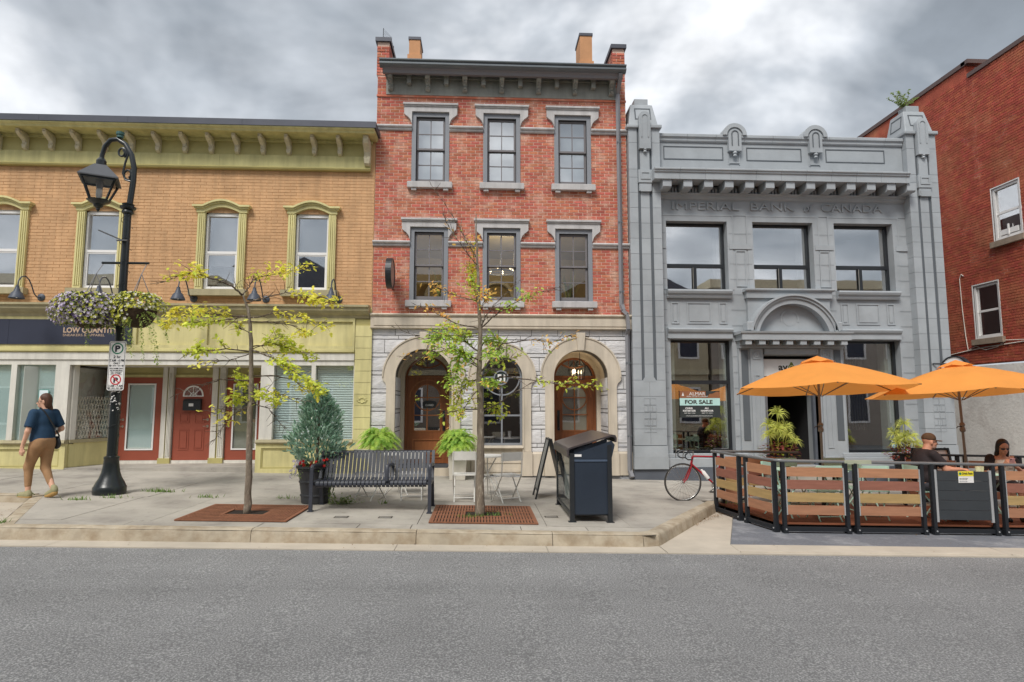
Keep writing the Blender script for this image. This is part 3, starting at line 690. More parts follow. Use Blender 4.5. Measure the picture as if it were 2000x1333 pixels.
# cornice
B().box(-2.33, 3.30, -.05, .0, 9.135, 9.62).build('frieze_board', m_cornice, BB)
B().box(-2.34, 3.31, -.09, -.051, 9.55, 9.62).build('bed_moulding', m_cornice, BB)
B().box(-2.37, 3.40, -.36, .1, 9.622, 9.655).prism([(-.36, 9.50), (-.38, 9.50), (-.40, 9.56), (-.44, 9.60), (-.44, 9.62), (-.36, 9.62)], -2.37, 3.40, 'x').box(-2.37, 3.40, -.36, -.30, 9.50, 9.622).build('soffit', m_sash, BB)
B().prism([(-.40, 9.60), (-.47, 9.61), (-.53, 9.66), (-.53, 9.70), (-.50, 9.72), (-.55, 9.75), (-.55, 9.775), (-.38, 9.775), (-.38, 9.66)], -2.43, 3.46, 'x').build('gutter', m_gutter, BB, smooth=True)
b = B(); b.prism(bracket_prof(.34, .27), -.055, .055, 'x'); b.prism([(y * .9 - .012, z * .8 + .05) for y, z in bracket_prof(.34, .27)], -.035, .035, 'x'); b.box(-.065, .065, -.30, 0, .335, .365)
for z_ in (.06, .13, .2, .26): b.lathe([(0, -.03), (.03, 0), (0, .03)], (0, -.10 - z_ * .35, z_), 8)
mb = b.mesh('bracket', m_cornice)
for i in range(7): inst('bracket', mb, BB, (-2.22 + i * .898, -.051, 9.21))
mb = B().box(-.05, .05, -.14, 0, 0, .19).box(-.06, .06, -.16, 0, .19, .225).mesh('dentil_block', m_cornice)
for i in range(6): inst('dentil_block', mb, BB, (-1.77 + i * .898, -.051, 9.36))
# windows with eared stone hoods
def win_brick(x, z0, z1, back):
    w = B().frame(x - .45, x + .45, z0, z1, .10, -.02, .16, .02).build('window_casing', m_casing, BB)
    hood = [(x - .46, z1 - .30)]
    ear = [(x - .455, z1 - .30), (x - .47, z1 - .24), (x - .50, z1 - .18), (x - .545, z1 - .13), (x - .60, z1 - .09), (x - .64, z1 - .05), (x - .64, z1 + .16)]
    poly = ear + [(2 * x - px, pz) for px, pz in ear[::-1]] + [(x + .40, z1 - .30), (x + .40, z1 + .0), (x - .40, z1 + .0), (x - .40, z1 - .30)]
    poly = ear + [(2 * x - px, pz) for px, pz in ear[::-1]] + [(x + .448, z1 - .30), (x + .448, z1 + .005), (x - .448, z1 + .005), (x - .448, z1 - .30)]
    B().prism(poly, -.075, 0.0).build('window_hood', m_course, w, bevel=.008)
    B().box(x - .665, x + .665, -.125, 0, z1 + .162, z1 + .215).box(x - .645, x + .645, -.10, -.076, z1 + .13, z1 + .1615).build('hood_moulding', m_course, w, bevel=.008)
    B().box(x - .535, x + .535, -.13, .02, z0 - .155, z0 - .005).build('window_sill', m_course, w, bevel=.01)
    for s in (-.38, .38): B().box(x + s - .06, x + s + .06, -.10, 0, z0 - .21, z0 - .157).build('sill_block', m_course, w)
    zm = (z0 + z1 - .1) / 2 + .04
    fx0, fx1 = x - .345, x + .345
    s1 = B().frame(fx0, fx1, zm - .03, z1 - .105, .05, .05, .09, .045)
    s1.box(x - .011, x + .011, .058, .082, zm + .015, z1 - .155); zz = (zm + z1 - .14) / 2; s1.box(fx0 + .05, fx1 - .05, .0585, .0815, zz - .011, zz + .011)
    s1.build('upper_sash', m_sash, w)
    s2 = B().frame(fx0, fx1, z0 + .02, zm + .012, .05, .095, .135, .10)
    s2.box(x - .011, x + .011, .103, .127, z0 + .12, zm - .03); zz2 = (z0 + .12 + zm - .03) / 2; s2.box(fx0 + .05, fx1 - .05, .1035, .1265, zz2 - .011, zz2 + .011)
    s2.build('lower_sash', m_sash, w)
    B().frame(x - .35, x + .35, z0 + .02, z1 - .1, .012, .03, .049).build('stop_bead', pm('black gap', c(30, 30, 32), .8), w)
    gl = m_gl_sky if back else m_gl_mid
    for xa, xb in ((fx0 + .05, x - .011), (x + .011, fx1 - .05)):
        for za, zb, y in ((zm + .015, zz - .011, .07), (zz + .011, z1 - .155, .07), (z0 + .12, zz2 - .011, .115), (zz2 + .011, zm - .033, .115)):
            B().add([(xa, y, za), (xb, y, za), (xb, y, zb), (xa, y, zb)], [(0, 1, 2, 3)]).build('pane', gl, w)
    if back: B().box(x - .40, x + .40, .25, .26, z0, z1).build('window_shade', pm('pale blue shade', c(168, 184, 190), .8), w)
for x in WC: win_brick(x, *ROWS[0], True)
for x in WC: win_brick(x, *ROWS[1], False)
cs = [(BX0 - .02, -1.70), (-.79, .02), (.935, 1.76), (2.67, BX1 + .02)]
for zc in (8.235, 5.375):
    for a_, b_ in cs: B().prism([(0, zc), (-.035, zc), (-.055, zc + .025), (-.05, zc + .06), (-.09, zc + .075), (-.10, zc + .10), (-.085, zc + .128), (0, zc + .132)], a_, b_, 'x').build('string_course', m_course, BB)
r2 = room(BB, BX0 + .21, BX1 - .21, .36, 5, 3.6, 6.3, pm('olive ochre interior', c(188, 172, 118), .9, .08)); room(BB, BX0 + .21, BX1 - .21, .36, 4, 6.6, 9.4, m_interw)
for x in (-1.25, .5, 2.25):
    B().ring(x, 5.0, .42, .52, 0, 180, 4.6, 4.95, 16).build('interior_arch', m_interw, r2)
def blades(b, x, y, z, n, h, spread, rnd):
    for i in range(n):
        a = rnd.uniform(0, 6.28); d = rnd.uniform(.2, 1) * spread; hh = h * rnd.uniform(.6, 1); w = .02
        p0 = Vector((x + .03 * math.cos(a), y + .03 * math.sin(a), z)); t = Vector((math.cos(a), math.sin(a), 0)); s_ = Vector((-t.y, t.x, 0))
        p1 = p0 + t * d * .35 + Vector((0, 0, hh * .6)); p2 = p0 + t * d + Vector((0, 0, hh))
        b.add([p0 - s_ * w, p0 + s_ * w, p1 + s_ * w * 1.2, p1 - s_ * w * 1.2, p2], [(0, 1, 2, 3), (3, 2, 4)])
rnd = random.Random(5); g = B(); blades(g, -1.0, .8, 4.0, 16, 1.15, .35, rnd); g.build('indoor_plant', pm('indoor plant green', c(140, 150, 80), .6, .2), r2)
g = B(); blades(g, 2.2, .8, 4.0, 16, 1.15, .35, rnd); g.build('indoor_plant', MATS['indoor plant green'], r2)
ch = B().ring(0, 0, .34, .37, 0, 360, -.015, .015, 20); ch.v = [(.5 + x, 1.6 + z, 5.12 + y) for x, y, z in ch.v]; ch.tube([(.5, 1.6, 5.12), (.5, 1.6, 6.3)], .01, 6).bar((.14, 1.6, 5.12), (.86, 1.6, 5.12), .02); ch = ch.build('chandelier', m_black, r2)
bl = B()
for i in range(6):
    a = i * math.pi / 3 + .3; bl.lathe([(0, 0), (.022, .02), (.026, .05), (.012, .09), (0, .11)], (.5 + .35 * math.cos(a), 1.6 + .35 * math.sin(a), 5.14), 8)
bl.build('lit_bulb', emit('warm bulb', (1, .78, .45, 1), 1.1), ch)
cl = bpy.data.lights.new('chandelier_light', 'POINT'); cl.energy = 30; cl.color = (1, .82, .55); cl.shadow_soft_size = .3; co = bpy.data.objects.new('chandelier_light', cl); COL.objects.link(co); co.location = (.5, 1.6, 5.45)
# stone band over the ground floor
B().box(BX0 - .02, BX1 + .02, -.09, 0, 3.44, 3.69).box(BX0 + .06, BX1 - .06, -.105, -.091, 3.48, 3.655).build('stone_band', m_lime2, BB)
B().prism([(0, 3.692), (-.10, 3.692), (-.13, 3.71), (-.14, 3.735), (-.12, 3.76), (0, 3.765)], BX0 - .03, BX1 + .03, 'x').prism([(0, 3.40), (-.06, 3.40), (-.11, 3.42), (-.11, 3.438), (0, 3.438)], BX0 - .02, BX1 + .02, 'x').build('band_moulding', m_lime2, BB)
# ground floor: backing wall with arched openings
def arch_poly_wall(b, x0, x1, z0, z1, y0, y1, cx, hw, spr):
    """wall panel between x0 and x1 with one round-headed opening down to z0"""
    n = 20; arc = [(cx + hw * math.cos(math.pi * i / n), spr + hw * math.sin(math.pi * i / n)) for i in range(n + 1)]
    b.prism([(x0, z0), (x0, z1), (x1, z1), (x1, z0), (cx + hw, z0)] + arc + [(cx - hw, z0)], y0, y1)
b = B(); cutx = [BX0, -.40, 1.40, BX1]
for (cx, hi, ho, dr), x0, x1 in zip(ARCH, cutx[:-1], cutx[1:]): arch_poly_wall(b, x0, x1, .04 if dr else .62, 3.40, .012, .35, cx, hi + (.0 if dr else .0), SPR)
b.box(-.40, 1.40, .012, .35, -.1, .62); b.build('stone_backing', m_joint, BB)
def outer(cx, hi, ho, z):
    if z >= SPR:
        q = (ho + .04) ** 2 - (z - SPR) ** 2
        return math.sqrt(q) if q > 0 else 0
    if z > SPR - .16: return ho - .03
    return hi + .20
def cutsS(z0, z1):
    r = []
    for cx, hi, ho, dr in ARCH:
        h = min(outer(cx, hi, ho, z0 + .001), outer(cx, hi, ho, z1 - .001)) - .04
        hin = max(math.sqrt(max(0, (hi + .05) ** 2 - max(0, zz - SPR) ** 2)) for zz in (z0, z1))
        h = max(h, hin) if z0 < SPR + hi + .05 else h
        if h > 0: r.append((cx - h, cx + h))
    return r
rnd = random.Random(11)
def stone_block(b, x0, x1, y, z0, z1, rough, mp=FY):
    nx = max(1, int((x1 - x0) / .11)); nz = max(1, int((z1 - z0) / .09)); vs = []; fs = []
    for i in range(nx + 1):
        for k in range(nz + 1):
            e = (i in (0, nx)) or (k in (0, nz)); d = (.004 if e else rnd.uniform(.006, .006 + rough))
            vs.append(mp(x0 + (x1 - x0) * i / nx, y - d - .012, z0 + (z1 - z0) * k / nz))
    for i in range(nx):
        for k in range(nz): a_ = i * (nz + 1) + k; fs.append((a_, a_ + nz + 1, a_ + nz + 2, a_ + 1))
    m0 = len(vs)
    ring_ = [k for k in range(nz + 1)] + [i * (nz + 1) + nz for i in range(1, nx + 1)] + [nx * (nz + 1) + k for k in range(nz - 1, -1, -1)] + [i * (nz + 1) for i in range(nx - 1, 0, -1)]
    bk = []
    for q in ring_:
        i, k = divmod(q, nz + 1); vs.append(mp(x0 + (x1 - x0) * i / nx, y + .001, z0 + (z1 - z0) * k / nz)); bk.append(len(vs) - 1)
    for t in range(len(ring_)): u = (t + 1) % len(ring_); fs.append((ring_[t], ring_[u], bk[u], bk[t]))
    b.add(vs, fs)
z = 3.395; kk = 0; first = True
while z > .56:
    h = .13 if first else (.075 if kk % 2 else .305); first = False
    z0 = max(z - h, .555); x = BX0 + .005; cuts = cutsS(z0, z)
    seams = [BX0 + .005]; xx = BX0 - rnd.uniform(0, .5)
    while xx < BX1: xx += rnd.uniform(.55, .95); seams.append(min(xx, BX1 - .005))
    for a_, b_ in zip(seams[:-1], seams[1:]):
        for p, q in subtract([(a_ + .006, b_ - .006)], cuts):
            if q - p > .03: sb = B(); stone_block(sb, p, q, .012, z0, z, .016 if kk % 2 == 0 else .026); sb.build('stone_block', m_stone, BB)
    z = z0 - (.018 if kk % 2 == 0 else .02); kk += 1
# dressed surrounds
for cx, hi, ho, dr in ARCH:
    n = 28; y0 = -.055
    arc_o = [(cx + ho * math.cos(math.pi * i / n), SPR + ho * math.sin(math.pi * i / n)) for i in range(n + 1)]
    ear = [(cx - ho, SPR), (cx - ho + .005, SPR - .05), (cx - ho + .03, SPR - .09), (cx - hi - .24, SPR - .13), (cx - hi - .215, SPR - .18), (cx - hi - .205, SPR - .24)]
    zb = .56 if dr else .56
    left = ear + [(cx - hi - .205, zb)]; right = [(2 * cx - x, z_) for x, z_ in left[::-1]]
    arc_i = [(cx - hi * math.cos(math.pi * i / n), SPR + hi * math.sin(math.pi * i / n)) for i in range(n + 1)]
    poly = right + arc_o[1:-1] + left + [(cx - hi, zb)] + arc_i + [(cx + hi, zb)]
    s_ = B().prism(poly, y0, .012).build('arch_surround', m_lime2, BB)
    B().ring(cx, SPR, hi + .0, hi + .035, 0, 180, y0 - .02, y0, 28).box(cx - hi - .035, cx - hi, y0 - .02, y0, zb, SPR).box(cx + hi, cx + hi + .035, y0 - .02, y0, zb, SPR).build('arch_bead', m_lime2, s_)
    B().ring(cx, SPR, ho - .03, ho, 0, 180, y0 - .02, y0, 28).build('arch_label', m_lime2, s_)
    B().prism([(cx - .075, SPR + hi - .01), (cx - .11, SPR + ho + .09), (cx + .11, SPR + ho + .09), (cx + .075, SPR + hi - .01)], y0 - .06, .012).build('keystone', m_lime2, s_, bevel=.008)
    for sx in (-1, 1):
        e0 = cx + sx * (hi + .105)
        B().box(e0 - .125, e0 + .125, -.095, .012, .01, .52).prism([(cx + sx * (hi - .02), .52), (cx + sx * (hi + .235), .52), (cx + sx * (hi + .22), .555), (cx + sx * hi, .555)], -.09, .012).build('pier_base', m_lime2, s_)
for x0, x1 in [(BX0, -2.21), (-.44, -.215), (1.21, 1.475), (3.23, BX1)]: B().box(x0, x1, -.06, .012, .01, .50).prism([(.012, .502), (-.06, .502), (-.03, .55), (.012, .55)], x0, x1, 'x').build('base_course', m_lime2, BB)
B().box(-2.54, 3.54, -.03, .3, -.3, .008).build('foundation', pm('pitted grey foundation', c(150, 152, 156), .9, .25, 12, .8, 30, col2=c(90, 92, 98), c2s=8, c2a=.4), BB)
# middle arched window
cx, hi = ARCH[1][0], ARCH[1][1]
B().box(cx - hi - .01, cx + hi + .01, -.02, .2, .05, .62).box(cx - hi + .0, cx + hi - .0, -.035, -.021, .10, .16).box(cx - hi, cx + hi, -.035, -.021, .30, .34).build('window_apron', m_lime2, BB)
B().prism([(.1, .62), (-.08, .62), (-.11, .65), (-.10, .685), (.1, .70)], cx - hi - .02, cx + hi + .02, 'x').build('window_sill', m_lime2, BB)
w = B().ring(cx, SPR, hi - .045, hi - .002, 0, 180, .06, .14, 28).box(cx - hi + .002, cx - hi + .045, .06, .14, .70, SPR).box(cx + hi - .045, cx + hi - .002, .06, .14, .70, SPR).box(cx - hi + .045, cx + hi - .045, .06, .14, .70, .75).build('arched_window', m_casing, BB)
B().box(cx - hi + .045, cx - .14, .07, .12, SPR - .02, SPR + .02).box(cx + .14, cx + hi - .045, .07, .12, SPR - .02, SPR + .02).box(cx - .018, cx + .018, .07, .12, .75, SPR - .14).box(cx - hi + .045, cx - .018, .07, .12, 1.37, 1.41).box(cx + .018, cx + hi - .045, .07, .12, 1.37, 1.41).build('muntin', m_casing, w)
B().ring(cx, SPR, hi - .075, hi - .045, 180, 360, .072, .118, 28).build('muntin_ring', m_casing, w)
B().prism([(cx - hi + .02, .72), (cx + hi - .02, .72)] + [(cx + (hi - .02) * math.cos(math.pi * i / 20), SPR + (hi - .02) * math.sin(math.pi * i / 20)) for i in range(21)], .095, .099).build('pane', m_gl_mid, w)
dsk = B().ring(cx - .02, SPR - .01, .0, .145, 0, 360, .04, .07, 28).build('number_disc', pm('dark slate disc', c(52, 62, 62), .5), w)
B().ring(cx - .02, SPR - .01, .145, .175, 0, 360, .02, .075, 28).build('disc_rim', m_casing, dsk)
text('51', (cx - .115, .0385, SPR - .095), .2, m_vinyl, dsk, width=.19, height=.175, bold=.008)
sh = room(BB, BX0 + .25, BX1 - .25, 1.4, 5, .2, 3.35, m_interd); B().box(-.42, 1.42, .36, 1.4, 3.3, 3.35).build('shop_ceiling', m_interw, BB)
B().lathe([(.0, 0), (.36, 0), (.36, .03), (0, .03)], (.72, 1.2, .80), 28).build('shop_table', m_vinyl, sh); B().lathe([(0, 0), (.035, 0), (.045, .16), (.035, .16)], (.72, 1.0, .83), 12).build('paper_cup', m_vinyl, sh)
B().box(.6, .95, 4.9, 4.95, 1.5, 2.1).box(-.3, .2, 3, 3.5, .2, 1.6).build('shop_fitting', m_black, sh)
# recessed porches with oak doors
def porch(cx, hi, seen, swing):
    dy = 1.0; n = 24
    v = B(); vs = []
    for i in range(n + 1):
        a_ = math.pi * i / n; x, z_ = cx + hi * math.cos(a_), SPR + hi * math.sin(a_); vs += [(x, .35, z_), (x, dy + .1, z_)]
    v.add(vs, [(2 * i, 2 * i + 2, 2 * i + 3, 2 * i + 1) for i in range(n)]); p = v.build('porch_vault', m_lime2, BB, smooth=True)
    for sx in (-1, 1):
        xw = cx + sx * (hi + .012)
        B().box(min(xw, xw + sx * .2), max(xw, xw + sx * .2), .351, dy + .1, .04, SPR).build('porch_wall', m_joint, p)
        z = SPR; kk = 0; mp = (lambda sx, xw: (lambda u, w_, zz: (xw + sx * w_, u, zz)))(sx, xw)
        while z > .25:
            h = .305 if kk % 2 == 0 else .075; z0 = max(z - h, .2); sb = B(); stone_block(sb, .03, dy - .12, 0, z0, z, .01, mp); sb.build('stone_block', m_stone, p); z = z0 - .022; kk += 1
    B().box(cx - hi - .0, cx + hi + .0, -.04, dy + .12, -.08, .195).build('porch_step', m_lime2, p)
    B().box(cx - hi + .1, cx + hi - .08, .02, dy - .1, .195, .21).build('door_mat', pm('charcoal mat', c(62, 64, 68), .95, .15, 40), p)
    # stone jamb inside the porch
    B().ring(cx, SPR, hi - .10, hi - .001, 0, 180, dy - .12, dy + .05, 24).box(cx - hi + .001, cx - hi + .10, dy - .12, dy + .05, .195, SPR).box(cx + hi - .10, cx + hi - .001, dy - .12, dy + .05, .195, SPR).build('inner_jamb', m_lime2, p)
    B().box(cx - hi + .0, cx + hi - .0, dy - .14, dy + .05, SPR - .03, SPR + .01).build('impost', m_lime2, p) if False else None
    hw = hi - .105; x0, x1 = cx - hw, cx + hw; zt = 2.31; zs = .92
    fr = B().box(x0, x0 + .05, dy - .02, dy + .1, .195, zt).box(x1 - .05, x1, dy - .02, dy + .1, .195, zt).box(x0, x1, dy - .02, dy + .1, zt, zt + .05)
    d = fr.build('door_frame', m_wood, BB)
    # transom: eye-shaped fanlight
    tr = B().ring(cx, SPR, hw - .05, hw, 5, 175, dy, dy + .08, 24); tr.ring(cx, 2.60 - .42 + .2, .40, .45, 30, 150, dy + .01, dy + .07, 20, sx=1.15); tr.ring(cx, 2.98, .40, .44, 215, 325, dy + .01, dy + .07, 20, sx=1.15)
    for s in (-.14, 0, .14): tr.box(cx + s - .008, cx + s + .008, dy + .02, dy + .05, 2.56, 2.82)
    tr.build('transom', m_wood, d)
    B().prism([(cx + (hw - .01) * math.cos(math.pi * i / 20), zt + .05 + (hw - .06) * math.sin(math.pi * i / 20)) for i in range(21)], dy + .04, dy + .044).build('pane', m_gl_mid, d)
    lx0, lx1 = x0 + .05, x1 - .05; st = .16; r_ = (lx1 - lx0) / 2 - st; zc = 1.82; zb = .98
    leaf = B().box(lx0, lx0 + st, dy + .01, dy + .055, .21, zt).box(lx1 - st, lx1, dy + .01, dy + .055, .21, zt)
    m_ = 16; leaf.prism([(lx0 + st, zt), (lx1 - st, zt)] + [(cx + r_ * math.cos(math.pi * i / m_), zc + r_ * math.sin(math.pi * i / m_)) for i in range(m_ + 1)], dy + .01, dy + .055)
    leaf.box(lx0 + st, lx1 - st, dy + .01, dy + .055, .21, zb); lf = leaf.build('door', m_wood, BB)
    mu = B().ring(cx, zc, r_ - .028, r_, 0, 360, dy - .005, dy + .045, 28).box(cx - .014, cx + .014, dy, dy + .04, zb, zc + r_ - .02)
    for zz in (zc - .02, zc - r_ - .12, zb + .0): mu.box(lx0 + st, lx1 - st, dy + .002, dy + .038, zz, zz + .028)
    mu.box(lx0 + st, lx0 + st + .02, dy + .002, dy + .038, zb, zc).box(lx1 - st - .02, lx1 - st, dy + .002, dy + .038, zb, zc); mu.build('door_muntin', m_woodl, lf)
    B().ring(cx, zc, r_ + .085, r_ + .11, 0, 180, dy - .004, dy + .0095, 24).build('door_moulding', m_woodl, lf); B().frame(lx0 + st - .02, lx1 - st + .02, .34, .80, .03, dy - .006, dy + .0095).box(lx0 + st + .05, lx1 - st - .05, dy - .003, dy + .0095, .41, .73).build('door_moulding', m_woodl, lf)
    B().prism([(lx0 + st, zb), (lx1 - st, zb)] + [(cx + r_ * math.cos(math.pi * i / m_), zc + r_ * math.sin(math.pi * i / m_)) for i in range(m_ + 1)], dy + .028, dy + .032).build('pane', m_gl_sky if seen else m_gl_mid, lf)
    if not seen: B().box(lx0 + .05, lx1 - .05, dy + .05, dy + .053, .9, 2.2).build('door_curtain', pm('greige curtain', c(168, 164, 150), .9), lf)
    hx = lx1 - .08 if swing > 0 else lx0 + .08
    B().tube([(hx, dy + .01, 1.05), (hx, dy - .05, 1.08), (hx, dy - .06, 1.2), (hx, dy - .05, 1.32), (hx, dy + .01, 1.35)], .013, 6).box(hx - .03, hx + .03, dy - .004, dy + .0095, 1.0, 1.5).build('handle', m_black, lf)
    return p, lf
pL, lfL = porch(ARCH[0][0], ARCH[0][1], True, 1); pR, lfR = porch(ARCH[2][0], ARCH[2][1], False, -1)
so = B().prism([(-1.42, 1.56), (-1.12, 1.56), (-1.10, 1.62), (-1.10, 1.70), (-1.16, 1.74), (-1.38, 1.74), (-1.44, 1.70), (-1.44, 1.62)], .985, .993).build('door_sign', m_black, lfL)
text('CLOSED', (-1.37, .984, 1.605), .08, m_vinyl, so, width=.2, height=.05)
# lantern hanging in the right porch
ln = thing('porch_lantern', 'black hanging lantern with lit bulbs in the right stone porch', 'lantern', (2.42, .55, 2.25))
f = B()
for sx in (-1, 1):
    for sy in (-1, 1):
        f.bar((2.42 + sx * .09, .55 + sy * .09, 2.25), (2.42 + sx * .12, .55 + sy * .12, 2.60), .012); f.bar((2.42 + sx * .12, .55 + sy * .12, 2.60), (2.42, .55, 2.76), .012)
for zz, e in ((2.25, .09), (2.60, .12)):
    f.bar((2.42 - e, .55 - e, zz), (2.42 + e, .55 - e, zz), .012).bar((2.42 - e, .55 + e, zz), (2.42 + e, .55 + e, zz), .012).bar((2.42 - e, .55 - e, zz), (2.42 - e, .55 + e, zz), .012).bar((2.42 + e, .55 - e, zz), (2.42 + e, .55 + e, zz), .012)
f.tube([(2.42, .55, 2.75), (2.42, .55, 2.92)], .008, 6); f.build('lantern_frame', m_black, ln)
bl = B()
for k in (-.035, .035): bl.lathe([(0, 0), (.014, .02), (.017, .05), (.006, .10), (0, .11)], (2.42 + k, .55, 2.38), 8)
bl.build('lit_bulb', emit('warm bulb', (1, .78, .45, 1), 1.1), ln)
B().tube([(2.385, .55, 2.26), (2.385, .55, 2.38)], .008, 6).tube([(2.455, .55, 2.26), (2.455, .55, 2.38)], .008, 6).build('candle', m_vinyl, ln)
pl = bpy.data.lights.new('lantern_light', 'POINT'); pl.energy = 1.5; pl.color = (1, .75, .42); pl.shadow_soft_size = .05; po = bpy.data.objects.new('lantern_light', pl); COL.objects.link(po); po.location = (2.42, .62, 2.5)
# downspout
d = thing('downspout', 'square grey metal downspout at the right edge of the brick facade', 'downspout', (3.4, -.1, 0))
def sq(b, pts, w=.085):
    for p, q in zip(pts[:-1], pts[1:]): b.bar(p, q, w, w * .85)
    return b
sq(B(), [(3.33, -.46, 9.60), (3.34, -.40, 9.52), (3.335, -.09, 9.28), (3.335, -.09, 3.98)]).build('upper_pipe', m_dsp, d)
sq(B(), [(3.335, -.09, 4.0), (3.36, -.16, 3.86), (3.44, -.21, 3.76), (3.455, -.21, 3.40), (3.455, -.12, 3.30), (3.455, -.12, .12), (3.48, -.22, -.02)], .088).build('lower_pipe', m_dsp, d)
for z in (8.0, 6.0, 4.3, 2.6, .9): B().box((3.28 if z > 4 else 3.40), (3.395 if z > 4 else 3.51), -.14 if z > 4 else -.17, -.13 if z > 4 else -.165, z, z + .03).build('strap', m_gutter, d)
# round blade sign
s = thing('blade_sign', 'round dark metal blade sign seen edge-on between first-floor windows', 'sign', (-2.08, -.45, 4.62))
q = B().lathe([(.0, -.05), (.31, -.05), (.31, .05), (0, .05)], (0, 0, 0), 36); q.v = [(-2.08 + z, -.48 + x, 4.62 + y) for x, y, z in q.v]; q.build('disc', pm('sign face', c(150, 120, 112), .5), s)
q = B().lathe([(.31, -.065), (.35, -.065), (.35, .065), (.31, .065), (.31, -.065)], (0, 0, 0), 36); q.v = [(-2.08 + z, -.48 + x, 4.62 + y) for x, y, z in q.v]; q.build('rim', m_black, s)
B().tube([(-2.08, -.15, 4.52), (-2.08, .0, 4.52)], .02, 8).tube([(-2.08, -.2, 4.38), (-2.08, 0, 4.34)], .02, 8).build('bracket', m_black, s)

# ------------------------------------------------------------------ right: grey terracotta bank
BK = thing('bank_building', 'two-storey grey painted bank with corner piers and arched entrance hood', 'building', (7.43, 0, -.15))
XC = 7.445
COLS = [(4.50, 6.02), (6.66, 8.18), (8.72, 10.22)]          # window openings, left to right
MY = .06                                                       # face of the main wall
UP = (4.42, 6.12); LO = (.50, 3.20)
holes = [(a, b_, *UP) for a, b_ in COLS] + [(COLS[0][0] + .04, COLS[0][1] + .03, *LO), (COLS[2][0] + .08, COLS[2][1] + .02, *LO), (6.80, 8.12, .2, 2.82)]
b = B(); wall_with_holes(b, 4.30, 10.62, .1, 7.0, MY, .6, holes); b.build('wall', m_bank, BK)
B().box(3.60, 3.75, .3, 12, 0, 7.6).box(11.15, 11.3, .3, 12, 0, 7.6).box(3.75, 11.15, 11.8, 12, 0, 7.6).build('side_wall', m_bankj, BK)
B().box(3.62, 11.28, .25, 12, 7.5, 7.62).build('roof', m_flash, BK)
def joints(b, segs, y, w=.006):
    for x0, x1, z0, z1 in segs: b.box(x0 - w / 2 * (x0 == x1), x1 + w / 2 * (x0 == x1), y - .002, y, z0 - w / 2 * (z0 == z1), z1 + w / 2 * (z0 == z1))
